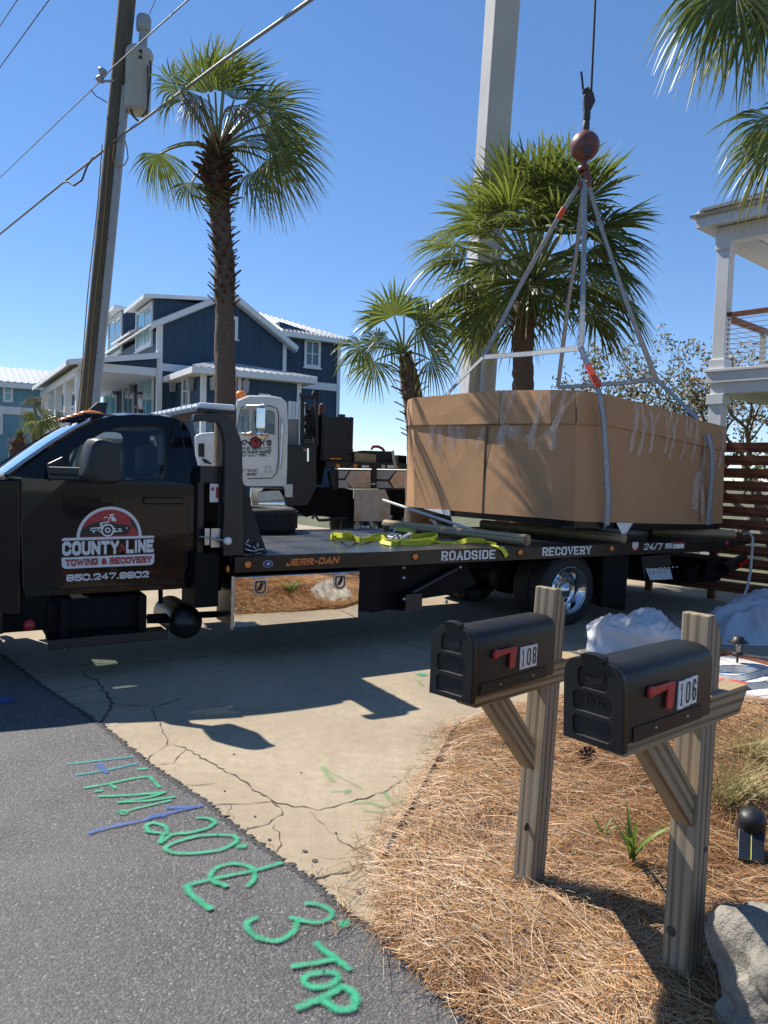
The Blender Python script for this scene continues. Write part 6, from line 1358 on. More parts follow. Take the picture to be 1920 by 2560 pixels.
for p, q in ((eL, rg), (eR, rg)):
    k = MB(); k.bar(p+Vector((0,-.03,-.12)), q+Vector((0,-.03,-.12)), .06, .19); k.build('rake_trim', 'trim_white', house)
    k = MB(); k.bar(p+Vector((0,.2,-.25)), q+Vector((0,.2,-.25)), .4, .03); k.build('soffit', 'trim_white', house)
def trim(a, b_, w_=.16, d=.06, parent=house, mat='trim_white', up=(0,1,0), name='trim_board'):
    k = MB(); k.bar(a, b_, w_, d, up=up); return k.build(name, mat, parent)
trim((.05,-.04,0), (.05,-.04,zA), .2); trim((xr_-.03,-.04,0), (xr_-.03,-.04,zR), .18); trim((xw_-.05,.55,0), (xw_-.05,.55,zW), .18); trim((-.04,.06,0), (-.04,.06,zA), .2, .08, up=(1,0,0))
zb0 = hy(c8(1330,935), .55).z; trim((xr_+.1,.55,zb0), (xw_-.1,.55,zb0), .36); zb1 = hy(c7(1130,645)).z; trim((.15,-.04,zb1), (xr_-.1,-.04,zb1), .32)
# wing roof, sloping to the viewer
ea, eb = hy(c8(905,352), .1), hy(c8(1622,452), .1); ta, tb_ = hy(c8(650,158), 3.6), hy(c8(1592,432), 1.4)
roof('wing_roof', ea, eb, tb_, ta, 17, rib_r=.05)
k = MB(); k.bar(ea+Vector((0,-.03,-.14)), eb+Vector((0,-.03,-.14)), .06, .22); k.build('eave_trim', 'trim_white', house); k = MB(); k.bar(ea+Vector((0,.25,-.2)), eb+Vector((0,.25,-.2)), .5, .03); k.build('soffit', 'trim_white', house)
def window(c0, c1, plane, val, cols=2, rows=1, glass='house_glass', fr=.13, parent=house, lam=hy):
    """framed window in plane 'y' or 'x' at value val between two traced corners"""
    f_ = hy if plane == 'y' else hx; a, b_ = f_(c0, val), f_(c1, val)
    i = 0 if plane == 'y' else 1; u0, u1 = sorted((a[i], b_[i])); z0, z1 = sorted((a.z, b_.z)); out = -1
    def bx(k, ua, ub, za, zb_, d0, d1):
        if plane == 'y': k.bx(ua, ub, val+d0, val+d1, za, zb_)
        else: k.bx(val+d0, val+d1, ua, ub, za, zb_)
    k = MB(); bx(k, u0, u1, z0, z1, -.03, -.005); g_ = k.build('window', glass, parent)
    k = MB(); bx(k, u0-fr, u0, z0-fr, z1+fr, -.09, -.004); bx(k, u1, u1+fr, z0-fr, z1+fr, -.09, -.004); bx(k, u0, u1, z1, z1+fr, -.088, -.004); bx(k, u0, u1, z0-fr, z0, -.088, -.004)
    for j in range(1, cols): u = u0+(u1-u0)*j/cols; bx(k, u-.03, u+.03, z0, z1, -.05, -.031)
    for j in range(1, rows): z = z0+(z1-z0)*j/rows; bx(k, u0, u1, z-.022, z+.022, -.049, -.031)
    k.build('window_frame', 'trim_white', g_)
    k = MB(); bx(k, u0-fr-.06, u1+fr+.06, z0-fr-.07, z0-fr-.001, -.13, -.004); k.build('window_sill', 'trim_white', g_); return g_
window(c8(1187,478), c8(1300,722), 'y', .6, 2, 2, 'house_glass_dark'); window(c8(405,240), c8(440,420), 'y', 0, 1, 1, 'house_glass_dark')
# dormers on the left face
for (w0, w1_, r0, r1, r2, side) in (((628,252),(738,478),(615,212),(770,180),(860,195),(778,208,858,272)), ((884,175),(1012,410),(828,150),(1025,95),(1060,95),(1058,118,1400,205))):
    window(c7(*w0), c7(*w1_), 'x', -.02, 2, 2, 'house_glass')
    a, b_ = hx(c7(*w0), 0), hx(c7(*w1_), 0); y0, y1 = min(a.y, b_.y)-.38, max(a.y, b_.y)+.38; zt = max(a.z, b_.z)+.26; zbk = min(apex.z-.1, zt+1.1)
    face('dormer_front', [Vector((-.01,y0,zL-.3)), Vector((-.01,y1,zL-.3)), Vector((-.01,y1,zt)), Vector((-.01,y0,zt))], 'navy_siding', th=(2.6,0,0))
    roof('dormer_roof', (-.5,y0-.25,zt+.02), (-.5,y1+.25,zt+.02), (apex.x-.1,y1+.25,zbk), (apex.x-.1,y0-.25,zbk), 8, th=.10); trim((-.52,y0-.25,zt-.06), (-.52,y1+.25,zt-.06), .15, .05, up=(1,0,0)); trim((-.5,y0-.28,zt-.05), (apex.x-.1,y0-.28,zbk-.06), .15, .05)
e0_, e1_ = hx(c7(700,335), -.4), hx(c7(860,300), -.4); roof('eave_skirt', (-.7,e1_.y,e1_.z-.15), (-.7,e0_.y+.2,e1_.z-.15), (.2,e0_.y+.2,e1_.z+.25), (.2,e1_.y,e1_.z+.25), 5)
# porch along the left face: floor, columns, roof, rails, doors
FLR = 3.05; pz = hy(c7(1065,690)).z; PX = -3.3
k = MB(); k.bx(PX, -.01, .02, side_len, FLR-.35, FLR); k.build('porch_floor', 'trim_white', house)
nb = Vector((PX, 0, 0)); zt0 = hy(c7(1060,545)).z; zl = hy(c7(590,612)).z
face('porch_gable', [Vector((PX+.2,.03,zl)), Vector((-.02,.03,zt0)), Vector((-.02,.03,pz+.15)), Vector((PX+.2,.03,pz+.15))], 'navy_siding', th=(0,.15,0))
roof('porch_roof', (PX-.45,-.3,zl-.05), (PX-.45,side_len+.3,zl-.05), (0,side_len+.3,zt0+.12), (0,-.3,zt0+.12), 24)
trim((PX-.46,-.32,zl-.16), (PX-.46,side_len,zl-.16), .2, .06, up=(1,0,0)); trim((PX-.4,-.32,zl-.1), (0,-.32,zt0+.0), .22, .05); trim((PX,.0,pz), (-.1,.0,pz), .34, .12); trim((PX-.02,.0,zl-.42), (PX-.02,side_len,zl-.42), .34, .12, up=(1,0,0))
k = MB(); k.bx(PX, -.02, .1, side_len, zl-.33, zl-.29); k.build('porch_ceiling', 'trim_white', house)
for y_ in (.2, 3.6, 6.9, 9.6, 12.6):
    k = MB(); k.bx(PX-.02, PX+.30, y_, y_+.32, 0, zl-.3); k.build('porch_column', 'trim_white', house, bevel=.01)
for p in (.55, 4.0, 7.3, 10.0):
    e = bpy.data.objects.new('porch_railing', None); COL.objects.link(e); e.parent = house
    k = MB(); k.bx(PX+.08, PX+.14, p, p+2.5, FLR+.98, FLR+1.04); k.bx(PX+.09, PX+.13, p, p+2.5, FLR+.12, FLR+.16); k.build('rail', 'trim_white', e)
    for j in range(3): k = MB(); y_ = p+.5+j*.75; k.bx(PX+.09, PX+.13, y_, y_+.04, FLR+.16, FLR+.98); k.build('baluster', 'trim_white', e)
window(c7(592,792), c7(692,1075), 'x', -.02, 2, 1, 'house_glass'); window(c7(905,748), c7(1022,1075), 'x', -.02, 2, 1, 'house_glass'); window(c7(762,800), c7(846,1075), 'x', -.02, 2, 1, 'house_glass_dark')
def lantern(p, plane, val):
    f_ = hy if plane == 'y' else hx; a = f_(p, val); k = MB(); k.prism([(-.10,-.28),(.10,-.28),(.14,.2),(.0,.32),(-.14,.2)], -.12, .12, 'y'); o = k.build('wall_lantern', 'porcelain', house, bevel=.01); o.location = a + (Vector((0,-.16,0)) if plane == 'y' else Vector((-.16,0,0)))
    k = MB(); k.bx(-.03, .03, .1, .3, .25, .31); b2 = k.build('lantern_arm', 'ink', o)
for p in ((702,845),(854,825)): lantern(c7(*p), 'x', 0)
# one-storey bump-out towards the viewer
BY = -4.0; xb0 = hy(c8(135,900), BY).x-.12; xb1 = hy(c8(1130,950), BY).x; zbo = hy(c8(800,815), BY).z
k = MB(); k.bx(xb0, xb1, BY, -.02, -.1, zbo-.1); k.build('bump_out_wall', 'navy_siding', house)
for (x_, y_) in ((xb0-.02, BY-.02), (xb1-.18, BY-.02)): k = MB(); k.bx(x_, x_+.2, y_, y_+.2, 0, zbo-.12); k.build('corner_trim', 'trim_white', house)
ev = [Vector((xb0-.5,BY-.5,zbo)), Vector((xb1+.5,BY-.5,zbo)), Vector((xb1+.5,0,zbo)), Vector((xb0-.5,0,zbo))]; hr = [Vector((xb0+1.8,-.02,zbo+.85)), Vector((xb1-1.6,-.02,zbo+.85))]
roof('bump_out_roof', ev[0], ev[1], hr[1], hr[0], 18, th=.06, rib_r=.05); 
k = MB(); k.add([ev[3], ev[0], hr[0]], [(0,1,2)]); k.build('bump_out_roof', 'metal_roof', house); k = MB(); k.add([ev[1], ev[2], hr[1]], [(0,1,2)]); k.build('bump_out_roof', 'metal_roof', house)
trim(ev[0]+Vector((0,-.02,-.14)), ev[1]+Vector((0,-.02,-.14)), .24); trim(ev[0]+Vector((-.02,0,-.14)), ev[3]+Vector((-.02,0,-.14)), .24, .05, up=(1,0,0)); k = MB(); k.bx(xb0-.48, xb1+.48, BY-.48, -.03, zbo-.27, zbo-.25); k.build('soffit', 'trim_white', house)
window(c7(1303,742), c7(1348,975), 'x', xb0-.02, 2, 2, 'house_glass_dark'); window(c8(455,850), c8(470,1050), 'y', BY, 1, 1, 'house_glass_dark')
for p in ((1228,810),(1392,790)): lantern(c7(*p), 'x', xb0)
for p in ((208,910),(540,940)): lantern(c8(*p), 'y', BY)
a, b_ = hy(c8(628,842), BY), hy(c8(686,868), BY); k = MB(); k.bx(a.x, b_.x, BY-.12, BY-.01, b_.z, a.z); k.build('vent_hood', 'trim_white', house)
a, b_ = hy(c8(692,1010), BY), hy(c8(805,1040), BY); k = MB(); k.bx(a.x, b_.x, BY-.06, BY-.01, b_.z-.4, a.z); k.build('garage_trim', 'trim_white', house)
gx0 = hy(c8(1005,1100), BY).x; gz1 = hy(c8(1005,1090), BY-.6).z; fg = bpy.data.objects.new('white_gate', None); COL.objects.link(fg); fg.parent = house
for j in range(5): k = MB(); x_ = hy(c8(1000+j*34,1100), BY-.6).x; k.bx(x_, x_+.19, BY-.62, BY-.58, .2, gz1); k.build('picket', 'trim_white', fg)

# pale blue house further along
ac = at(60, 1000, 46); A_ = Frame((ac.x, ac.y, 0), HY); ahouse = thing('aqua_house', 'pale blue house with white metal roof at the left edge', 'house', A_.o, HY)
def c6(x, y): return (x/6.146, 880 + y/6.146)
def ay(p, y=0.0): q = A_.wy(*p, y); return Vector((q.x, y, q.z))
ze = ay(c6(400,478), -.4).z; xa0 = ay((-330,1000)).x; xa1 = ay((225,1000)).x
k = MB(); k.bx(xa0, xa1, 0, 9, -.1, ze); k.build('wall', 'aqua_siding', ahouse)
zr = ay(c6(400,262), 4.5).z
roof('roof', (xa0-.5,-.45,ze), (xa1+.5,-.45,ze), (xa1+.5,4.5,zr), (xa0-.5,4.5,zr), 34, ahouse, rib_r=.07); roof('roof', (xa0-.5,9.45,ze), (xa1+.5,9.45,ze), (xa1+.5,4.5,zr), (xa0-.5,4.5,zr), 0, ahouse)
k = MB(); k.bx(xa0-.5, xa1+.5, -.47, -.42, ze-.35, ze-.06); k.build('eave_trim', 'trim_white', ahouse); zb_ = ay(c6(200,895)).z; k = MB(); k.bx(xa0, xa1, -.05, -.005, zb_-.25, zb_+.2); k.build('band_trim', 'trim_white', ahouse)
def awin(p, q, rows=2):
    a, b_ = ay(c6(*p)), ay(c6(*q)); k = MB(); k.bx(a.x, b_.x, -.03, -.006, b_.z, a.z); g_ = k.build('window', 'house_glass', ahouse); k = MB(); f = .14
    k.bx(a.x-f, a.x, -.09, -.005, b_.z-f, a.z+f); k.bx(b_.x, b_.x+f, -.09, -.005, b_.z-f, a.z+f); k.bx(a.x, b_.x, -.089, -.005, a.z, a.z+f); k.bx(a.x, b_.x, -.089, -.005, b_.z-f, b_.z)
    for j in range(1, rows): z = b_.z+(a.z-b_.z)*j/rows; k.bx(a.x, b_.x, -.05, -.031, z-.03, z+.03)
    k.build('window_frame', 'trim_white', g_)
awin((82,515),(160,740)); awin((895,580),(995,628), 1); awin((-60,960),(0,1230)); awin((-420,520),(-330,740))

# man on the navy house's porch
pp = H.world((-.55, H.wx(352,1010,-.55).y, FLR)); man = thing('person', 'man in white shirt and dark cap standing on the porch', 'person', pp, HY)
J = {'hip':(0,0,.95),'waist':(0,0,1.10),'chest':(0,0,1.32),'neck':(0,0,1.50),'head':(0,-.03,1.60),'crown':(0,-.02,1.74)}
V = [J[q] for q in ('hip','waist','chest','neck','head','crown')]; E = [(0,1),(1,2),(2,3),(3,4),(4,5)]; Rr = [.155,.15,.17,.06,.095,.075]
def chain(st, pts, rs):
    p = st
    for q, r_ in zip(pts, rs): V.append(q); Rr.append(r_); E.append((p, len(V)-1)); p = len(V)-1
for s_ in (-1, 1):
    chain(0, [(s_*.10,0,.88),(s_*.11,-.01,.50),(s_*.11,.01,.09),(s_*.12,-.12,.04)], [.10,.07,.05,.045]); chain(2, [(s_*.20,0,1.40),(s_*.26,.02,1.12),(s_*.12,-.22,1.08),(s_*.02,-.27,1.09)], [.065,.052,.042,.035])
me = bpy.data.meshes.new('body'); me.from_pydata(V, E, []); po = bpy.data.objects.new('body', me); COL.objects.link(po)
md = po.modifiers.new('skin', 'SKIN'); 
for i, sv in enumerate(me.skin_vertices[0].data): sv.radius = (Rr[i], Rr[i]); sv.use_root = (i == 0)
md = po.modifiers.new('sub', 'SUBSURF'); md.levels = 1; md.render_levels = 1
dg = bpy.context.evaluated_depsgraph_get(); m2 = bpy.data.meshes.new_from_object(po.evaluated_get(dg)); bpy.data.objects.remove(po)
for mm in ('skin','shirt_white','pants_dark'): m2.materials.append(M[mm])
for f in m2.polygons:
    z, x_, y_ = f.center.z, abs(f.center.x), f.center.y; f.use_smooth = True
    f.material_index = 2 if z < 1.0 and y_ > -.18 else (1 if z < 1.47 and not (y_ < -.10 and z < 1.2) else 0)
po = bpy.data.objects.new('body', m2); COL.objects.link(po); po.parent = man; man.rotation_euler = (0,0,R(-70))
k = MB(); k.lathe([(.105,.0),(.11,.05),(.085,.10),(0,.115)], 16, (0,-.03,1.66)); k.prism([(-.08,-.12),(.08,-.12),(.06,-.24),(-.06,-.24)], 1.66, 1.675, 'z'); k.build('cap', 'cap_dark', man)

# white raised house at the right
wc = at(1790, 1100, 13.7); WY = math.atan2(-.74, .67); Wf = Frame((wc.x, wc.y, 0), WY); wh = thing('white_house', 'white raised porch house corner with columns behind the fence', 'house', Wf.o, WY)
def c2(x, y): return (1640 + x/3.0714, 460 + y/3.0714)
def wz_(x, y, v=0.0): return Wf.wy(*c2(x, y), v).z
zdk, zfr, zb1, zcap, zc0 = wz_(400,1435), wz_(400,1540), wz_(400,1620), wz_(400,1700), wz_(460,350); zbase = wz_(410,1360)
cw = .11
for (x_, y_) in ((.0,.0), (3.6,.0), (.0,3.8)):
    e = bpy.data.objects.new('column', None); COL.objects.link(e); e.parent = wh; e.location = (x_, y_, 0)
    k = MB(); k.bx(-cw, cw, -cw, cw, zdk+.001, zc0-.02); k.build('shaft', 'porch_white', e, bevel=.006); k = MB(); k.bx(-cw-.035, cw+.035, -cw-.035, cw+.035, zdk+.002, zbase); k.build('column_base', 'porch_white', e, bevel=.008); k = MB(); k.bx(-cw-.03, cw+.03, -cw-.03, cw+.03, zc0-.42, zc0-.021); k.build('column_capital', 'porch_white', e, bevel=.008)
    k = MB(); k.bx(-cw-.01, cw+.01, -cw-.01, cw+.01, -.1, zb1-.003); k.build('lower_shaft', 'porch_white', e, bevel=.006); k = MB(); k.bx(-cw-.045, cw+.045, -cw-.045, cw+.045, zcap, zb1-.002); k.build('lower_block', 'porch_white', e, bevel=.008)
k = MB(); k.bx(-.17, 7, -.17, 7, zfr+.001, zdk-.055); k.build('deck_fascia', 'porch_white', wh, bevel=.008); k = MB(); k.bx(-.20, 7, -.20, 7, zdk-.054, zdk); k.build('deck_floor', 'porch_white', wh, bevel=.006)
k = MB(); k.bx(-.11, 7, -.11, .12, zb1, zfr); k.bx(-.11, .12, .121, 7, zb1, zfr); k.build('deck_beam', 'porch_white', wh)
k = MB(); k.bx(.13, 7, .13, 7, zb1+.12, zb1+.15); k.build('under_ceiling', 'beadboard', wh)
zrl = wz_(500,1000); 
k = MB(); k.bx(cw+.002, 3.6-cw, -.09, .07, zrl-.07, zrl-.0); k.build('hand_rail', 'red_wood', wh, bevel=.006); k = MB(); k.bx(-.09, .07, cw+.002, 3.8-cw, zrl-.07, zrl); k.build('hand_rail', 'red_wood', wh, bevel=.006)
k = MB(); k.bx(1.9, 1.99, 3.0, 3.09, zdk, zrl); k.bx(1.05, 1.14, -.05, .04, zdk, zrl-.07); k.bx(-.05, .04, 1.8, 1.89, zdk, zrl-.07); tag(k.build('rail_posts', 'transformer_grey', wh), kind='stuff')
for j in range(10):
    z = zdk+.1+(zrl-zdk-.22)*j/9; k = MB(); k.cyl((cw,-.01,z), (3.6-cw,-.01,z), .006, n=6); k.build('rail_cable', 'steel_cable', wh); k = MB(); k.cyl((-.01,cw,z), (-.01,3.8-cw,z), .006, n=6); k.build('rail_cable', 'steel_cable', wh)
    k = MB(); k.lathe([(.018,0),(.018,.012),(0,.014)], 8, (cw+.001,-.01,z), (1,0,0)); k.build('cable_fitting', 'grease', wh)
ov = .36; zs = zc0
k = MB(); k.bx(-ov, 7, -ov, 7, zs-.001, zs+.03); k.build('soffit', 'porch_white', wh); k = MB(); k.bx(-ov-.03, 7, -ov-.03, -ov, zs-.03, zs+.18); k.bx(-ov-.03, -ov, -ov+.001, 7, zs-.03, zs+.18); k.build('roof_fascia', 'porch_white', wh)
k = MB(); k.bx(-cw-.02, 7, -cw-.02, cw+.02, zs-.30, zs-.022); k.bx(-cw-.02, cw+.02, cw+.021, 7, zs-.30, zs-.022); k.build('porch_header', 'beadboard', wh)
a, b_, c_ = Vector((-ov-.12,-ov-.12,zs+.19)), Vector((7,-ov-.12,zs+.19)), Vector((-ov-.12,7,zs+.19)); pk = Vector((3.3,3.3,zs+1.9)); pk2 = Vector((7,3.3,zs+1.9)); pk3 = Vector((3.3,7,zs+1.9))
roof('roof', a, b_, pk2, pk, 0, wh, th=.05); roof('roof', c_, a, pk, pk3, 0, wh, th=.05); k = MB(); k.bar(a+Vector((.1,.1,.05)), pk+Vector((0,0,.05)), .22, .03); k.build('hip_cap', 'metal_roof', wh); k = MB(); k.bar(a+Vector((.25,.0,.03)), b_+Vector((0,0,.03)), .12, .05); k.build('roof_edge', 'roof_dark', wh)

# stained slat fence between drive and house
f0, f1 = gp(1590,1472), gp(1738,1492); fd_ = (f1-f0).normalized(); FS = f0 - fd_*2.6; fence = thing('slat_fence', 'reddish brown horizontal slat fence behind the flatbed tail', 'fence', FS, math.atan2(fd_.y, fd_.x))
rf = random.Random(4); bay = 1.85; ys0 = .10
def board(): 
    k = MB(); k.bx(-.012, .012, -.068, .068, 0, bay-.012); me = k.build('slat', 'fence_wood').data; return me
bm_ = board(); bpy.data.objects.remove(bpy.data.objects['slat'])
for b_i in range(4):
    for j in range(12):
        z = .20 + j*.178; yy = rf.gauss(0,.003); m4 = Matrix.Translation((b_i*bay+.006, yy, z)) @ Euler((0,R(90),0)).to_matrix().to_4x4() @ Euler((0,0,R(90))).to_matrix().to_4x4()
        m4 = Matrix.Translation((b_i*bay+.006, yy, z)) @ Matrix(((0,0,1,0),(1,0,0,0),(0,1,0,0),(0,0,0,1))); put('slat', bm_, fence, m4)
for b_i in range(5): k = MB(); k.bx(b_i*bay-.05, b_i*bay+.05, .02, .11, -.05, 2.22); k.build('fence_post', 'fence_wood', fence)
for b_i in range(4): k = MB(); x_ = b_i*bay+bay*.5; k.bx(x_-.05, x_+.05, .02, .08, -.05, 2.2); k.build('fence_post', 'fence_wood', fence)
rp = thing('rope', 'slack tan rope hanging from the flatbed tail', 'rope', gp(1850,1500)); h0 = rp.location
k = MB(); k.tube([at(*q) - h0 for q in ((1858,1336,9.6),(1875,1333,9.5),(1882,1345,9.45),(1880,1380,9.45),(1876,1430,9.4),(1868,1470,9.3),(1855,1500,9.1),(1846,1530,8.9))], .016, 8); k.build('strand', 'pole_grey', rp)
# ================================================================== pole, wires, transformer
pb, pt = at(216, 1035, 13.0), at(316, -10, 13.0); ext = (pt-pb).normalized(); pole = thing('utility_pole', 'leaning weathered wooden utility pole with grey conduit', 'utility pole', (pb.x - ext.x*pb.z/ext.z, 13.0, 0)); h0 = pole.location
k = MB(); P = [Vector((0,0,-.2)) + ext*(i*1.0) for i in range(14)]; k.tube(P, [.150-.0012*i for i in range(14)], 20); k.build('shaft', 'pole_wood', pole)
off_ = Vector((.172,-.07,0)); k = MB(); k.bar(ext*.2+off_, ext*8.0+off_, .115, .11, up=(0,1,0)); cd = k.build('conduit', 'conduit', pole, bevel=.02); 
k = MB()
for i in range(8): c = ext*(.7+i*.95)+off_+Vector((-.03,-.06,0)); k.lathe([(.012,0),(0,.006)], 8, c, (0,-1,0))
tag(k.build('conduit_bolts', 'ink', cd), kind='stuff')
rw = random.Random(8)
for dx, s_ in ((-.10,1), (.03,2)):
    k = MB(); k.tube([ext*(i*.5)+Vector((dx+.012*math.sin(i*1.1+s_), -.148, 0)) for i in range(1, 15)], .010, 6); k.build('ground_wire', 'orange_line', pole)
tr_ = thing('pole_transformer', 'grey can transformer with bushing hanging on the utility pole', 'transformer', at(342,280,12.95)); t0 = tr_.location
zt = at(350,130,12.95).z - t0.z; tl = Vector((.035,0,1)).normalized()
k = MB(); k.lathe([(0,-.005),(.20,.0),(.215,.03),(.215,zt-.1),(.225,zt-.09),(.225,zt-.02),(.20,zt+.03),(.08,zt+.06),(0,zt+.06)], 28, (0,0,0), tl); k.build('tank', 'transformer_grey', tr_)
k = MB(); kb = [(.06,zt+.05)]
for i in range(5): kb += [(.075,zt+.08+i*.045),(.06,zt+.10+i*.045)]
k.lathe(kb+[(.055,zt+.31),(.11,zt+.33),(.12,zt+.40),(.12,zt+.54),(.10,zt+.58),(.03,zt+.60),(0,zt+.61)], 18, (.05,0,0), tl); k.build('bushing', 'porcelain', tr_)
k = MB(); k.bx(-.30, -.2, -.05, .05, zt*.35, zt*.42); k.bx(-.30, -.2, -.05, .05, zt*.75, zt*.82); k.build('mount_bracket', 'steel', tr_)
k = MB()
for z in (.9,.8): k.lathe([(.02,0),(.03,.02),(0,.05)], 8, (.10+.03*z,-.20,z*zt), (0,-1,0))
k.tube([(.21,-.05,zt*.86),(.25,-.08,zt*.8),(.24,-.08,zt*.4),(.2,-.08,0),(.12,-.1,-.12)], .013, 6); tag(k.build('terminals', 'cable_black', tr_), kind='stuff')
def wire(label, pts, r_, mat='cable', sag=.0, name='overhead_wire', far=None):
    Q = [at(*q) for q in pts]
    if far: Q = ([Q[0]+(Q[0]-Q[1]).normalized()*30] if far[0] else []) + Q + ([Q[-1]+(Q[-1]-Q[-2]).normalized()*14] if far[1] else [])
    e = thing(name, label, 'wire', Q[0], 0, 'overhead wires on the pole'); P = []
    for a, b_ in zip(Q[:-1], Q[1:]):
        n_ = 16; P += [a+(b_-a)*(i/n_)-Vector((0,0,sag*4*(i/n_)*(1-i/n_))) for i in range(n_)]
    P.append(Q[-1]); k = MB(); k.tube([p-Q[0] for p in P], r_, 8); k.build('strand', mat, e); return e
wire('thick twisted cable crossing the whole upper sky past the pole', [(-60,629,18),(0,585,17),(160,455,14.5),(240,392,13.2),(310,333,12.7),(345,310,12.2),(560,150,9.5),(776,0,7.5),(830,-38,7.1)], .019, 'cable', .0, far=(1,1))
wire('thin wire from the left edge up to the pole insulator', [(-60,498,20),(0,444,19),(225,228,13.2),(262,192,12.8)], .009, far=(1,0))
wire('thin wire from the pole insulator to the top edge', [(262,192,12.8),(275,175,12.6),(470,0,9.5),(520,-45,9.0)], .010, far=(0,1))
wire('thin wire at the top left, the lower of two', [(-40,222,16),(0,168,15),(122,0,12),(160,-52,11.5)], .009, 'cable_black', far=(1,1)); wire('thin wire in the very top left corner', [(-40,122,16),(0,64,15),(43,0,13),(75,-48,12.6)], .009, 'cable_black', far=(1,1))
wire('short lead from the transformer bushing up out of frame', [(369,46,12.9),(388,0,12.9),(402,-40,12.9)], .007, 'cable_black')
wire('black slack jumper hanging under the thick cable left of the pole', [(160,456,14.4),(172,455,14.0),(185,464,13.9),(205,450,13.7),(218,415,13.5),(232,395,13.3),(250,384,13.1)], .017, 'cable_black')
k_ins = thing('pole_insulator', 'grey spool insulator clamped on the left of the pole', 'insulator', at(262,192,12.85)); k = MB(); k.lathe([(.02,-.12),(.07,-.1),(.07,-.05),(.04,-.02),(.04,.02),(.07,.05),(.07,.1),(.02,.12)], 14, (-.06,0,.02), (.3,0,1)); k.bar((-.1,0,-.08), (.16,0,-.06), .03, .03); k.build('spool', 'porcelain', k_ins)
wire('curled service leads beside the conduit below the thick cable', [(286,360,12.8),(282,385,12.8),(285,408,12.8),(298,418,12.8),(312,412,12.8),(320,395,12.8),(318,372,12.8),(312,350,12.8)], .010, 'orange_line'); wire('black drop lead joining transformer and thick cable', [(326,272,12.9),(333,290,12.8),(345,302,12.5)], .018, 'cable_black'); wire('black hook shaped lead right of the transformer', [(369,165,12.8),(370,250,12.8),(366,290,12.7),(358,300,12.6)], .012, 'cable_black')
wire('small grey pigtail wires left of the pole', [(228,225,12.9),(240,240,12.9),(268,256,12.9)], .008, 'cable_black')

# ================================================================== palms
G = Vector((0,0,-1))
def frond(parent, o0, base, hub, direc, normal, L, nleaf, spread, droop, rs, mat='frond', wind=Vector((0,0,0)), pet=.022, arch=.0, split=.5, width=1.0):
    """one fan leaf: petiole from base to hub, pleated blade of leaflets from hub along direc"""
    d = Vector(direc).normalized(); n_ = Vector(normal); n_ = (n_-d*n_.dot(d)).normalized(); s_ = n_.cross(d); V = []; F = []; A = []; nf = 0; MI = []
    if base is not None:
        m_ = (base+hub)/2 + Vector((0,0,arch)); P = [base*(1-u)*(1-u)+m_*2*u*(1-u)+hub*u*u for u in np.linspace(0,1,8)]
        k = MB(); k.tube(P, [pet*1.3-(pet*.6)*i/7 for i in range(8)], 6); V += [Vector(q) for q in k.v]; F += k.f; MI += [1]*len(k.f); A += [.5]*len(k.v)
    seg = 6; dA = 2*spread/(nleaf-1)
    for i in range(nleaf):
        a = -spread+dA*i; ll = L*(.72+.28*math.cos(a*.55))*rs.uniform(.86,1.08); e = (d*math.cos(a)+s_*math.sin(a)); cupd = n_*(.18*abs(math.sin(a*.6)))
        e = (e + cupd).normalized(); q = n_.cross(e).normalized(); til = (.55 if i % 2 else -.55); q2 = (q*math.cos(til)+n_*math.sin(til)).normalized()
        rv = rs.uniform(.15,.75); dr = droop*rs.uniform(.7,1.35); b = len(V); jit = Vector((rs.gauss(0,.05), rs.gauss(0,.05), rs.gauss(0,.05)))
        for j in range(seg+1):
            u = j/seg; r_ = ll*(.04+.96*u); fall = max(0, u-.30)/.7
            p = hub + e*r_ + G*(dr*L*fall**2) + wind*(L*fall**1.6) + jit*(r_*u) ; 
            if dr > .5 and fall > .5: p -= e*(ll*.22*(fall-.5)**2*dr)
            wdt = 2*r_*math.tan(dA/2)*1.02 if u < split else 2*ll*split*math.tan(dA/2)*1.02*((1-u)/(1-split))**.75
            wdt = max(wdt*width, .002)
            V += [p-q2*wdt/2, p+q2*wdt/2]; t_ = min(1, rv + (.55*max(0, (u-.72)/.28))) ; A += [t_, t_]
            if j: F.append((b+2*j-2, b+2*j-1, b+2*j+1, b+2*j)); MI.append(0)
    me = bpy.data.meshes.new('frond'); me.from_pydata([tuple(v_-o0) for v_ in V], [], F); me.materials.append(M[mat]); me.materials.append(M['petiole']); me.polygons.foreach_set('material_index', MI)
    at_ = me.attributes.new('rnd', 'FLOAT', 'POINT'); at_.data.foreach_set('value', A); o = bpy.data.objects.new('frond', me); COL.objects.link(o); o.parent = parent; return o
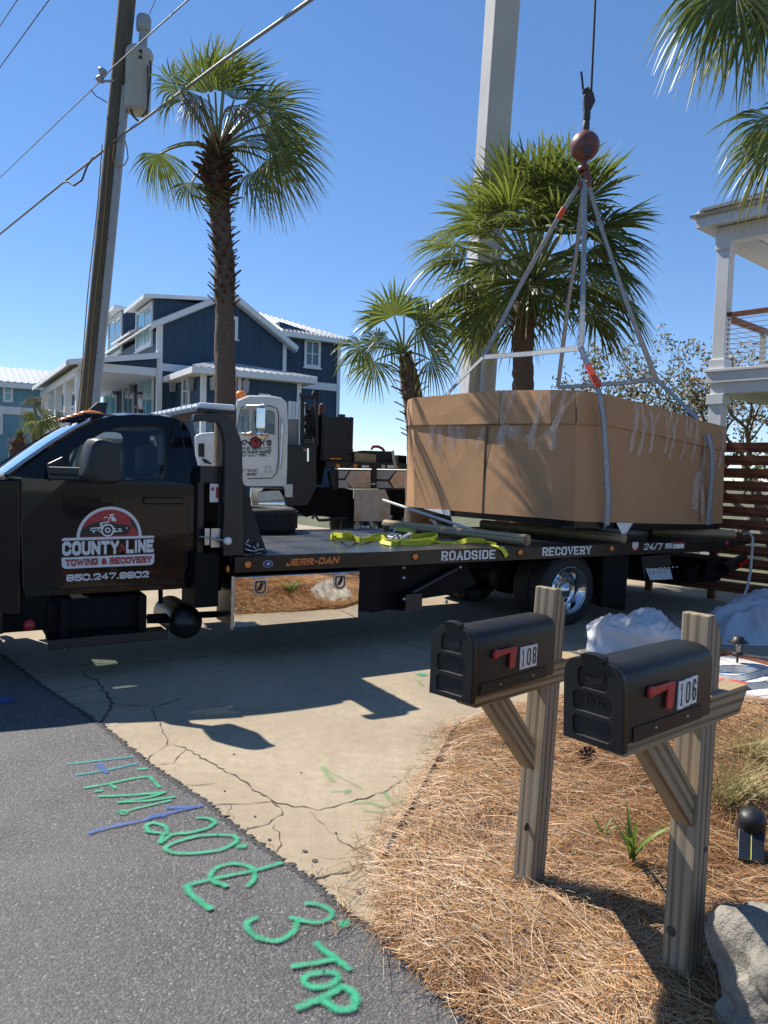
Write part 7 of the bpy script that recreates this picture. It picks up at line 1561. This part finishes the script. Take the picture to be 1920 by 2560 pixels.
def trunk(parent, o0, pts, rad, seed, mat='palm_trunk', boots=None, rough=.035):
    r = random.Random(seed); P = []; R_ = []
    for i in range(len(pts)-1):
        for j in range(9): u = j/9; P.append(pts[i]*(1-u)+pts[i+1]*u); R_.append(rad[i]*(1-u)+rad[i+1]*u)
    P.append(pts[-1]); R_.append(rad[-1]); k = MB(); k.tube([p-o0 for p in P], [q*(1+r.gauss(0,rough)) for q in R_], 18)
    for i in range(len(k.v)):
        x, y, z = k.v[i]; k.v[i] = (x+r.gauss(0,rad[0]*.04), y+r.gauss(0,rad[0]*.04), z)
    k.build('trunk', mat, parent)
    for bt_ in (boots if isinstance(boots, list) else ([boots] if boots else [])):
        z0, z1, cnt, ln, up = bt_; kk = MB(); w_ = ln*.36; kk.add([(0,-w_,0),(0,w_,0),(.03,w_*.8,ln*.45),(.03,-w_*.8,ln*.45),(.10,w_*.3,ln),(.10,-w_*.3,ln),(.05,0,ln*.45),(.12,0,ln*.98)], [(0,1,2,3),(3,2,4,5),(6,2,1),(6,3,0),(7,4,2,6),(7,5,3,6)]); mo = kk.build('leaf_base', 'palm_boot'); mesh_ = mo.data; bpy.data.objects.remove(mo)
        for i in range(cnt):
            z = z0+(z1-z0)*i/cnt; j = min(range(len(P)), key=lambda q: abs(P[q].z-z)); p = P[j].copy(); p.z = z; a = i*2.39996+r.uniform(-.3,.3); s_ = r.uniform(.75,1.2)
            p += Vector((math.cos(a), math.sin(a), 0))*R_[j]*.86; put('leaf_base', mesh_, parent, Matrix.Translation(p-o0) @ Euler((0, R(up*r.uniform(.6,1.3)), a), 'XYZ').to_matrix().to_4x4() @ Matrix.Diagonal((1,1,1,1)) @ Matrix.Scale(s_, 4))
def view_dir(px, py, Y): return (at(px, py, Y) - EYE).normalized()
def fr2(parent, o0, base_px, hub_px, tip_px, Y0, dY, L, rs, nleaf=34, spread=1.75, droop=.45, mat='frond', face=.6, **kw):
    """frond whose hub and tip are read in the photo; dY pushes it nearer or farther"""
    base = at(*base_px, Y0); hub = at(*hub_px, Y0+dY); tip = at(*tip_px, Y0+dY*1.6); d = (tip-hub); toc = (EYE-hub).normalized(); nrm = (toc*face + Vector((0,0,1))*(1-face))
    return frond(parent, o0, base, hub, d, nrm, L, nleaf, spread, droop, rs, mat, **kw)
# tall wind-swept fan palm
rs = random.Random(21); Yp = 11.0; pc_ = at(545, 385, Yp); b0 = at(566, 1180, Yp); b0.z = 0
lp = thing('fan_palm', 'tall wind blown fan palm with rough brown trunk beside the pole', 'palm tree', b0)
trunk(lp, b0, [b0, at(563,980,Yp), at(561,760,Yp), at(562,690,Yp), at(556,600,Yp), at(546,500,Yp), at(543,430,Yp), at(544,385,Yp)], [.17,.150,.142,.150,.135,.155,.165,.11], 3, boots=[(at(545,520,Yp).z, at(545,365,Yp).z, 80, .20, 34), (at(560,770,Yp).z, at(545,520,Yp).z, 90, .11, 1.5)])
w_ = Vector((.35,-.05,.05)); C_ = (545,378)
for hub, tip, dY, L, dr, mt, ar in (((538,230),(505,60),.0,.95,.08,'frond',0), ((560,225),(600,70),.25,.85,.12,'frond',0), ((520,235),(480,90),-.25,.78,.15,'frond_fresh',0), ((450,225),(395,180),-.3,.62,.4,'frond',.05), ((455,250),(390,240),.3,.62,.6,'frond',.08),
    ((500,262),(420,300),-.4,.5,.8,'frond_dry',.05), ((400,385),(365,480),-.1,.62,.35,'frond',.22), ((404,380),(420,470),.2,.6,.5,'frond_fresh',.26), ((640,262),(700,215),.2,.62,.35,'frond',.05), ((668,272),(790,255),-.3,.68,.4,'frond',.1), ((610,270),(660,230),-.35,.55,.5,'frond_fresh',.08),
    ((670,312),(780,360),.1,.72,.5,'frond',.12), ((690,340),(800,420),.3,.75,.6,'frond',.18), ((690,385),(790,470),-.3,.70,.7,'frond',.16), ((640,290),(700,330),.5,.6,.6,'frond',.12), ((625,432),(680,500),-.2,.55,.6,'frond_fresh',.12), ((620,350),(660,400),-.4,.5,.7,'frond',.1),
    ((480,455),(485,540),-.2,.50,.2,'frond_fresh',.10), ((500,240),(450,270),-.5,.5,.9,'frond_dry',.05), ((600,262),(640,310),-.55,.5,.9,'frond_dry',.08), ((668,402),(740,500),.2,.7,.7,'frond_dry',.14), ((585,250),(600,180),.5,.6,.3,'frond',.0), ((560,190),(570,100),-.1,.55,.3,'frond_fresh',0)):
    fr2(lp, b0, C_, hub, tip, Yp, dY, L*rs.uniform(.9,1.05), rs, 34, rs.uniform(1.15,1.55), dr*.9, mt, face=rs.uniform(.45,.9), wind=w_*rs.uniform(.4,1.0), arch=ar, pet=.020)
# small fan palm by the carton
rs = random.Random(5); Yp = 11.6; b0 = at(1050, 1200, Yp); b0.z = 0; C_ = (1008, 882)
sp_ = thing('fan_palm', 'small fan palm leaning left of the carton with curved trunk', 'palm tree', b0)
trunk(sp_, b0, [b0, at(1045,1080,Yp), at(1035,1010,Yp), at(1022,940,Yp), at(1012,892,Yp)], [.20,.17,.16,.145,.10], 4, boots=(at(1030,1100,Yp).z, at(1010,885,Yp).z, 46, .15, 28))
for hub, tip, dY, L, dr, mt in (((985,790),(960,690),-.2,.72,.15,'frond_fresh'), ((960,800),(925,745),.2,.62,.3,'frond_fresh'), ((1010,790),(1040,700),.3,.7,.25,'frond'), ((905,870),(850,900),-.3,.55,.45,'frond_fresh'), ((935,905),(905,985),-.2,.58,.3,'frond_fresh'), ((945,860),(880,830),.2,.55,.4,'frond_fresh'), ((1060,850),(1130,820),.3,.7,.5,'frond'), ((1075,900),(1135,930),-.2,.55,.5,'frond_fresh'), ((1070,810),(1130,740),.1,.72,.4,'frond'), ((1040,820),(1100,800),-.3,.6,.5,'frond'), ((975,850),(940,880),-.5,.5,.6,'frond_fresh')):
    fr2(sp_, b0, C_, hub, tip, Yp, dY, L*.9, rs, 30, 1.7, dr, mt, face=.7, arch=.08, pet=.016)
# big sabal palm behind the carton
rs = random.Random(31); Yp = 12.6; b0 = at(1310, 1200, Yp); b0.z = 0; cc_ = at(1334, 700, Yp)
bp = thing('sabal_palm', 'large bushy sabal palm rising behind the cardboard carton', 'palm tree', b0)
trunk(bp, b0, [b0, at(1308,960,Yp), at(1306,840,Yp), at(1312,760,Yp), cc_], [.20,.165,.18,.22,.15], 6, boots=(at(1310,850,Yp).z, at(1310,730,Yp).z, 26, .16, 25))
nfr = 58
for i in range(nfr):
    az = i*2.39996+rs.uniform(-.2,.2); el = R(86) - (i/nfr)**.85*R(128) + rs.uniform(-.1,.1)
    out = Vector((math.cos(az)*math.cos(el), math.sin(az)*math.cos(el), math.sin(el))); pl = rs.uniform(.98,1.38)*(1.0 if el < R(55) else .95); hub = cc_ + out*pl + Vector((0,0,.28 - .10*max(0,-out.z)))
    d = (out + Vector((0,0,-.20 if el < R(40) else 0))).normalized(); nrm = Vector((0,0,1)) - out*out.z + out*.25 if abs(out.z) < .97 else Vector((math.cos(az),math.sin(az),0))*-1
    frond(bp, b0, cc_+out*.1, hub, d, nrm, rs.uniform(.88,1.08), 38, rs.uniform(1.6,1.95), (.15 if el > R(20) else .34)*rs.uniform(.7,1.2), rs, 'frond' if rs.random() < .86 else 'frond_fresh', arch=.12, pet=.020)
# palm just outside the right edge; its fronds hang into the frame
rs = random.Random(41); Yp = 8.2; b0 = at(2120, 1100, Yp); b0.z = 0; C_ = (2110, 240)
rp2 = thing('fan_palm', 'fan palm at the right edge with fronds hanging into frame', 'palm tree', b0)
trunk(rp2, b0, [b0, at(2120,800,Yp), at(2115,480,Yp), at(2110,240,Yp)], [.17,.15,.15,.12], 8, boots=(at(2112,420,Yp).z, at(2112,240,Yp).z, 26, .16, 28))
for hub, tip, dY, L, dr, mt in (((1840,-25),(1800,110),-.2,.85,.55,'frond'), ((1800,-40),(1710,60),.2,.80,.6,'frond_fresh'), ((1900,-10),(1880,130),.3,.85,.5,'frond'), ((1880,-60),(1780,-20),.0,.9,.6,'frond'), ((1935,300),(1830,350),-.2,.68,.5,'frond_fresh'), ((1960,340),(1880,440),.1,.70,.4,'frond_fresh'), ((1930,360),(1860,400),.3,.6,.6,'frond_fresh'), ((1950,-20),(1930,140),-.3,.8,.5,'frond'), ((1990,280),(1930,300),.2,.6,.4,'frond'),
    ((2250,40),(2400,0),.1,.8,.4,'frond'), ((2180,-40),(2230,-160),.3,.8,.2,'frond'), ((2260,300),(2380,380),-.2,.75,.5,'frond'), ((2080,30),(2040,-120),.5,.8,.2,'frond'), ((2110,330),(2110,450),-.6,.7,.4,'frond_fresh')):
    fr2(rp2, b0, C_, hub, tip, Yp, dY, L, rs, 30, 1.25 if hub[0] < 2050 else 1.7, dr, mt, face=.6, arch=.15, pet=.018, width=1.0)
# two scruffy young palms by the pale blue house
rs = random.Random(51); Yp = 24.0; b0 = at(120, 1200, Yp); b0.z = 0; yp = thing('young_palm', 'scruffy young palm with a dry bent plume by the pale blue house', 'palm tree', b0); C_ = (95, 1060)
trunk(yp, b0, [b0, at(95,1120,Yp), at(90,1060,Yp)], [.22,.2,.16], 9)
for hub, tip, dY, L, dr, mt in (((105,1045),(125,1030),-.2,.65,.5,'frond_fresh'), ((90,1040),(80,1060),.1,.55,.7,'frond_fresh'), ((112,1050),(150,1050),.2,.6,.6,'frond_fresh'), ((80,1010),(76,1000),.0,.45,.9,'frond_dry'), ((140,1042),(168,1040),.0,.45,.5,'frond_dry'), ((100,1052),(105,1085),-.4,.6,.5,'frond_fresh'), ((85,1005),(98,1002),.1,.4,.6,'frond_dry'), ((76,1030),(70,1060),.1,.4,.8,'frond_dry')):
    fr2(yp, b0, C_, hub, tip, Yp, dY, L, rs, 24, 1.5, dr, mt, face=.6, arch=.05, pet=.03)
Yp = 20.0; b0 = at(42, 1200, Yp); b0.z = 0; sb = thing('trimmed_palm', 'stubby trimmed palm trunk top showing over the truck windshield', 'palm tree', b0); rs = random.Random(3)
trunk(sb, b0, [b0, at(44,1130,Yp), at(46,1105,Yp), at(50,1085,Yp)], [.2,.22,.15,.05], 10, 'palm_boot', boots=(at(44,1135,Yp).z, at(46,1098,Yp).z, 14, .22, 20))
for i in range(4): fr2(sb, b0, (48,1100), (49+i,1090), (44+i*5,1076), Yp, 0, .22, rs, 8, .5, .1, 'frond', pet=.02)

# ================================================================== scraggly oaks behind the fence
def oak(label, base, ht, seed, lean=(0,0), dens=1.0):
    r = random.Random(seed); e = thing('oak_tree', label, 'tree', base, 0, 'scraggly oaks behind the fence'); k = MB(); tips = []
    def grow(p, d, ln, rad, lev):
        n_ = 4; P = [p]; R_ = [rad]; q = p.copy(); dd = d.copy()
        for i in range(n_):
            dd = (dd + Vector((r.gauss(0,.20), r.gauss(0,.20), r.gauss(.04,.13)))).normalized(); q = q + dd*ln/n_; P.append(q.copy()); R_.append(rad*(1-.45*(i+1)/n_))
            if lev >= 2: tips.append((q.copy(), dd.copy()))
        k.tube(P, R_, 7 if lev < 2 else 5, 0, lev == 0)
        if lev < 4:
            for j in range(3 if lev < 2 else r.choice((2,3))):
                a = r.uniform(0, 6.28); sp = r.uniform(.45,.95); ax = dd.orthogonal().normalized(); ax.rotate(Matrix.Rotation(a, 3, dd).to_quaternion()); nd = (dd*math.cos(sp)+ax*math.sin(sp)).normalized(); nd.z += .12
                grow(P[r.choice((2,3,4,4))], nd.normalized(), ln*r.uniform(.58,.82), R_[-1]*r.uniform(.65,.9), lev+1)
    grow(Vector((0,0,-.1)), Vector((lean[0],lean[1],1)).normalized(), ht*.40, .16, 0); k.build('trunk', 'oak_bark', e)
    n_ = len(tips); V = []; F = []; A = []
    for (p, d) in tips:
        if r.random() > dens: continue
        for j in range(r.randint(3,8)):
            c = p + Vector((r.gauss(0,.13), r.gauss(0,.13), r.gauss(0,.11))); u = Vector((r.gauss(0,1), r.gauss(0,1), r.gauss(0,1))).normalized(); v_ = u.orthogonal().normalized(); L = r.uniform(.045,.085); W_ = L*.55; b = len(V)
            V += [c-u*L, c+v_*W_, c+u*L, c-v_*W_]; F.append((b,b+1,b+2,b+3)); q = r.random(); A += [q]*4
    me = bpy.data.meshes.new('crown'); me.from_pydata([tuple(q) for q in V], [], F); me.materials.append(M['oak_leaf']); at_ = me.attributes.new('rnd','FLOAT','POINT'); at_.data.foreach_set('value', A); o = bpy.data.objects.new('crown', me); COL.objects.link(o); o.parent = e
def gz(px, Y): p = at(px, 1200, Y); p.z = 0; return p
oak('bare branched oak just right of the sabal palm trunk', gz(1440,19), 5.9, 11, (-.2,0), .7); oak('oak with greener crown behind the carton\'s right half', gz(1560,17.5), 4.9, 12, (.05,.1), .95); oak('tall thin oak just left of the white porch column', gz(1690,19.5), 7.2, 13, (.1,0), .85); oak('oak seen under and through the white porch', gz(1850,18), 6.8, 24, (.2,0), 1.0); oak('low oak leaning at the right edge under the porch', gz(1960,17), 5.2, 15, (-.5,0), 1.0); oak('small oak between the porch column and the fence top', gz(1790,21), 5.6, 16, (0,0), 1.0)
# ================================================================== yard things on the right
def lump(name, label, cat, base, rad, seed, mat, sub=4, amp=.3, sq=(1,1,1), freq=1.4, flat=True):
    """a broken rock: an icosphere pushed about by layered noise"""
    from mathutils import noise as mn
    b = bmesh.new(); bmesh.ops.create_icosphere(b, subdivisions=sub, radius=1.0)
    for v in b.verts:
        p = v.co.copy(); q = p*freq + Vector((seed*7.1, seed*3.3, seed)); n_ = mn.noise(q)*amp + mn.noise(q*2.3)*amp*.5 + mn.noise(q*5.1)*amp*.22 + mn.noise(q*11)*amp*.09
        c = mn.cell_vector(q*.9); n_ += (c.x-.5)*amp*.25 if False else 0
        v.co = Vector((p.x*sq[0], p.y*sq[1], p.z*sq[2]))*rad*(1+n_)
        if flat and v.co.z < -rad*sq[2]*.45: v.co.z = -rad*sq[2]*.45
    me = bpy.data.meshes.new(name); b.to_mesh(me); b.free(); me.materials.append(M[mat])
    for f in me.polygons: f.use_smooth = True
    o = bpy.data.objects.new(name, me); COL.objects.link(o); o.location = base; return tag(o, label, cat)
bp_ = at(2015, 2410, 2.0); lump('boulder', 'pale weathered limestone boulder at the lower right corner', 'boulder', (bp_.x+.11, bp_.y, .17), .27, 2, 'limestone', 6, .46, (.95,1.15,1.15), 1.2).rotation_euler = (.2,.35,.6)
# things in the bed that the polished toolbox mirrors
o = lump('boulder', 'large rounded cream boulder seen mirrored in the toolbox', 'boulder', (1.74,5.36,.08), .24, 5, 'limestone', 5, .28, (1.25,1.0,.9), 1.5)
def blades(name, label, cat, base, n_, h, spread, w_, mat, seed, curl=.25, seg=5, grp=None):
    r = np.random.RandomState(seed); a = r.uniform(0, 6.28, n_); B = np.stack([base[0]+r.normal(0,.02,n_)*spread, base[1]+r.normal(0,.02,n_)*spread, np.full(n_, base[2])], 1); hh = h*r.uniform(.55,1.15,n_)
    o = strands(name, B, a, hh*r.uniform(.35,.9,n_)*spread*.55, np.full(n_, w_), r.normal(0,curl,n_), hh, mat, r.uniform(0,1,n_), seg, 0, -hh*r.uniform(.0,.55,n_)); return o
def lily(label, base, n_, h, seed, wide=.02):
    r = random.Random(seed); e = thing('lily_plant', label, 'plant', base)
    for i in range(n_):
        a = r.uniform(0, 6.28); L = h*r.uniform(.7,1.2); ln = r.uniform(.25,.75); P = []; S_ = []
        for j in range(7):
            u = j/6; P.append(Vector((math.cos(a)*ln*L*u**1.4, math.sin(a)*ln*L*u**1.4, L*(u-.42*ln*u*u*1.4)))); S_.append(Vector((-math.sin(a), math.cos(a), 0)))
        V = []; A = []
        for j, (p, s_) in enumerate(zip(P, S_)):
            w_ = wide*(1-(j/6)**2.2)*(.7+.3*min(1,j/2))+.0015; dn = Vector((0,0,-.25*w_)); V += [p-s_*w_/2-dn, p, p+s_*w_/2-dn]; A += [r.random()*.3+.6*j/6]*3
        me = bpy.data.meshes.new('leaf_blade'); me.from_pydata([tuple(q) for q in V], [], [(3*j+c, 3*j+c+1, 3*j+c+4, 3*j+c+3) for j in range(6) for c in (0,1)]); me.materials.append(M['lily']); at_ = me.attributes.new('rnd','FLOAT','POINT'); at_.data.foreach_set('value', A)
        for f in me.polygons: f.use_smooth = True
        o = bpy.data.objects.new('leaf_blade', me); COL.objects.link(o); o.parent = e
    return e
def bedp(px, py, z=.13): 
    p = gp(px, py, z)
    for _ in range(4): p = gp(px, py, bz(p.x, p.y))
    return p
lily('green strap leaved lily growing between the two mailbox posts', bedp(1578,2165), 11, .30, 3); lily('tiny lily shoot left of the larger lily plant', bedp(1505,2100), 4, .17, 7, .014)
lily('bushy green lily mirrored in the toolbox beside the cream boulder', Vector((1.42,4.96,.10)), 22, .26, 9, .022)
def tuft(name, label, base, n_, h, spread, mat, seed):
    o = blades(name, label, 'grass', base, n_, h, spread, .004, mat, seed); return tag(o, label, 'ornamental grass')
tuft('grass_tuft', 'wispy dry ornamental grass right of the nearer mailbox post', bedp(1860,1985), 200, .22, 3.2, 'dry_grass', 4); tuft('grass_tuft', 'olive ornamental grass tuft behind the nearer mailbox post', bedp(1815,2010), 150, .19, 2.0, 'dry_grass', 5)
tuft('grass_tuft', 'loose dry grass tuft at the upper right of the straw bed', bedp(1880,1890), 220, .2, 4.0, 'dry_grass', 6)
# pine cone
pcn = thing('pine_cone', 'dark open pine cone lying in the straw behind the mailboxes', 'pine cone', bedp(1462,1905) + Vector((0,0,.03))); pcn.rotation_euler = (R(75), R(20), R(40))
k = MB(); k.lathe([(0,-.05),(.02,-.04),(.026,0),(.015,.04),(0,.055)], 10); k.build('core', 'palm_boot', pcn); kk = MB(); kk.add([(0,-.009,0),(0,.009,0),(.022,.011,.006),(.022,-.011,.006),(.024,0,.014)], [(0,1,2,3),(3,2,4),(0,3,4),(1,4,2)]); mo = kk.build('scale', 'palm_boot'); sm_ = mo.data; bpy.data.objects.remove(mo)
for i in range(54):
    u = i/54; z = -.045+.09*u; r_ = .026*math.sin(math.pi*(.12+.8*u))+.003; a = i*2.39996; put('scale', sm_, pcn, Matrix.Translation((math.cos(a)*r_, math.sin(a)*r_, z)) @ Euler((0, R(-20), a)).to_matrix().to_4x4() @ Matrix.Scale(.8+.6*math.sin(math.pi*u), 4))
k = MB(); c = bedp(1613,1930); k.add([(0,0,0),(.03,.01,.015),(.05,.0,.005),(.035,-.025,.012),(.01,-.02,.02)], [(0,1,2,3,4)]); o = k.build('dry_leaf', 'ball_red'); o.location = c + Vector((0,0,.02)); tag(o, 'reddish dry leaf in the straw right of the pine cone', 'leaf')
# solar spotlight
c = bedp(1875,2150); sl_ = thing('solar_spotlight', 'small black solar spotlight with tilted panel in the straw', 'garden light', c + Vector((0,0,.02)), R(-25))
k = MB(); k.prism([(-.047,-.065),(.047,-.065),(.047,.065),(-.047,.065)], -.006, .006, 'z'); o = k.build('solar_panel', 'black_plastic', sl_, bevel=.003); o.location = (0,-.03,.05); o.rotation_euler = (R(38),0,0)
k = MB()
for i in range(9): y_ = -.055+.0125*i; k.bx(-.041, .041, y_, y_+.010, .0062, .0072)
tag(k.build('solar_cells', 'solar_cell', o), kind='stuff'); k = MB(); k.bx(-.0015, .0015, -.06, .06, .0068, .0078); k.build('cell_stripe', 'strap_yellow', o)
k = MB(); k.lathe([(.0,-.07),(.05,-.07),(.054,-.05),(.054,.045),(.046,.066),(.028,.078),(.0,.082)], 24, (0,.06,.09), (0,-.35,1)); k.build('lamp_head', 'black_plastic', sl_); k = MB(); k.cyl((0,.03,-.08), (0,.03,.06), .012, n=10); k.build('stake', 'black_plastic', sl_)
# path lantern beyond the bed
def path_lantern(label, c, s_=1.0):
    e = thing('path_lantern', label, 'garden light', c, 0, 'black path lanterns'); k = MB(); k.cyl((0,0,-.05), (0,0,.16*s_), .012*s_, n=10); k.build('stake', 'black_plastic', e)
    k = MB(); k.lathe([(.0,.16*s_),(.055*s_,.16*s_),(.062*s_,.175*s_),(.05*s_,.185*s_),(.045*s_,.19*s_)], 20); k.build('lantern_base', 'black_plastic', e); k = MB(); k.lathe([(.042*s_,.19*s_),(.052*s_,.29*s_)], 18); k.build('lantern_glass', 'lantern_glass', e)
    for i in range(4): a = i*math.pi/2+.4; k = MB(); k.cyl((math.cos(a)*.047*s_, math.sin(a)*.047*s_, .185*s_), (math.cos(a)*.056*s_, math.sin(a)*.056*s_, .295*s_), .005*s_, n=6); k.build('lantern_bar', 'black_plastic', e)
    k = MB(); k.lathe([(.0,.29*s_),(.105*s_,.292*s_),(.108*s_,.30*s_),(.06*s_,.335*s_),(.055*s_,.355*s_),(.02*s_,.365*s_),(0,.366*s_)], 24); k.build('lantern_cap', 'black_plastic', e)
path_lantern('black path lantern standing between the white tarp and planks', gp(1842,1672), .82)
# tarps
def tarp(label, prof, seed, Y_c, amp=.05):
    """crumpled sheet: heights over a traced ground footprint"""
    from mathutils import noise as mn
    base, (nx_, ny_), top = prof; r = random.Random(seed); e = Vector(base); V = []; k = MB()
    for j in range(ny_+1):
        for i in range(nx_+1):
            u, v_ = i/nx_, j/ny_; x, y, h = top(u, v_); q = Vector((x*2.6+seed, y*2.6, seed)); h2 = max(.0, h*(1+.25*mn.noise(q*1.5)) + amp*(.9-1.9*abs(mn.noise(q*.9))-.75*abs(mn.noise(Vector((q.x*2.6+q.y,q.y*1.5,q.z))+Vector((3,1,2))))-.35*abs(mn.noise(Vector((q.x*6-q.y*3,q.y*3.5+q.x,1))))-.15*abs(mn.noise(q*9)))*min(1,h*5)); d = mn.noise_vector(q*.9)*amp*1.6*min(1,h*5); V.append((x+d.x, y+d.y, h2+.006))
    k.add(V, [(j*(nx_+1)+i, j*(nx_+1)+i+1, (j+1)*(nx_+1)+i+1, (j+1)*(nx_+1)+i) for j in range(ny_) for i in range(nx_)], 0, True); o = k.build('plastic_tarp', 'tarp'); o.location = (e.x, e.y, 0); md = o.modifiers.new('es', 'EDGE_SPLIT'); md.split_angle = R(42); return tag(o, label, 'tarp', 'crumpled plastic tarps')
c1 = gp(1612,1622); c2_ = gp(1880,1600)
def t1(u, v_):
    a = u*2-1; b_ = v_*2-1; r2 = a*a*1.0+b_*b_; h = .36*max(0, 1-abs(a+.2+.3*b_)**1.6)*max(0,1-b_*b_)**.7; return (a*.60+b_*.08, b_*.36, h)
tarp('crumpled bluish white plastic tarp behind the nearer mailbox', (c1, (90,60), t1), 3, 7, .125)
def t2(u, v_):
    a = u*2-1; b_ = v_*2-1; h = .58*max(0, 1-abs(a)**2.2)*max(0,1-b_*b_)**.6*(.65+.35*u); return (a*1.0, b_*.55, h)
tarp('large pale blue plastic tarp heaped at the right edge', (c2_ + Vector((.55,.25,0)), (100,64), t2), 9, 7, .11)
o = tarp('small white plastic sheet on the grass beyond the flatbed', (at(800,1305,13.2), (20,12), lambda u, v_: ((u*2-1)*.6, (v_*2-1)*.3, .12*max(0,1-(u*2-1)**2)*max(0,1-(v_*2-1)**2)**.6)), 14, 13, .03)
# stacked white composite boards with slings on them
p0, p1, p2 = gp(1700,1712), gp(1940,1792), gp(1930,1668); bx_ = (p1-p0).normalized(); byy = Vector((-bx_.y, bx_.x, 0)); deckp = thing('deck_panel', 'white wood grained deck boards lying at the right edge', 'deck panel', p0 - bx_*.4 + Vector((0,0,0)), math.atan2(bx_.y, bx_.x))
k = MB(); k.bx(-.07, .07, -.012, .012, 0, 2.9); mo = k.build('deck_board', 'deck_white'); dm = mo.data; bpy.data.objects.remove(mo)
for i in range(8): put('deck_board', dm, deckp, Matrix.Translation((0, .07+i*.148, .045)) @ Matrix(((0,0,1,0),(1,0,0,0),(0,1,0,0),(0,0,0,1))))
k = MB(); k.bx(.02, 2.88, -.03, -.004, 0, .055); k.build('board_edge', 'pole_grey', deckp)
k = MB(); k.bx(0, 2.9, -.10, -.035, 0, .03); k.build('brick_edging', 'fence_wood', deckp)
def ground_sling(label, pts, w_, side):
    Q = [gp(x, y, .075+dz) for x, y, dz in pts]; e = thing('spare_sling', label, 'sling', Q[0], 0, 'slings on the deck boards'); P = []; 
    for i in range(len(Q)-1):
        p0, p1, p2, p3 = Q[max(i-1,0)], Q[i], Q[i+1], Q[min(i+2,len(Q)-1)]
        for j in range(8): u = j/8; P.append(.5*((2*p1)+(p2-p0)*u+(2*p0-5*p1+4*p2-p3)*u*u+(3*p1-p0-3*p2+p3)*u**3)-Q[0])
    P.append(Q[-1]-Q[0]); k = MB(); k.strap(P, Vector(side), w_, .006, 0, 1, .1); k.build('webbing', ['sling_grey','sling_blue'], e); return e
s1 = ground_sling('grey blue edged sling with red sleeve on the white boards', [(1780,1700,.0),(1830,1712,0),(1870,1716,0),(1930,1712,0)], .07, (.2,.8,.6))
k = MB(); k.strap([gp(x, y, .085)-s1.location for x, y in ((1775,1699),(1820,1709),(1866,1715))], Vector((.2,.8,.6)), .078, .012); k.build('sling_sleeve', 'sling_tag', s1)
ground_sling('grey blue edged sling looping at the back of the white boards', [(1780,1675,0),(1840,1672,.02),(1890,1678,.02),(1930,1684,0)], .07, (.1,.6,.8)); ground_sling('grey blue edged sling curving between the other two', [(1780,1690,0),(1840,1696,.01),(1880,1690,.03),(1930,1675,.03)], .06, (.1,.8,.6))
ext_ = thing('landscape_timber', 'dark landscape timber edging between drive and tarp', 'timber', gp(1790,1640), math.atan2(bx_.y, bx_.x)); k = MB(); k.bx(-.3, 2.2, -.05, .05, 0, .07); k.build('timber', 'fence_wood', ext_, bevel=.01)
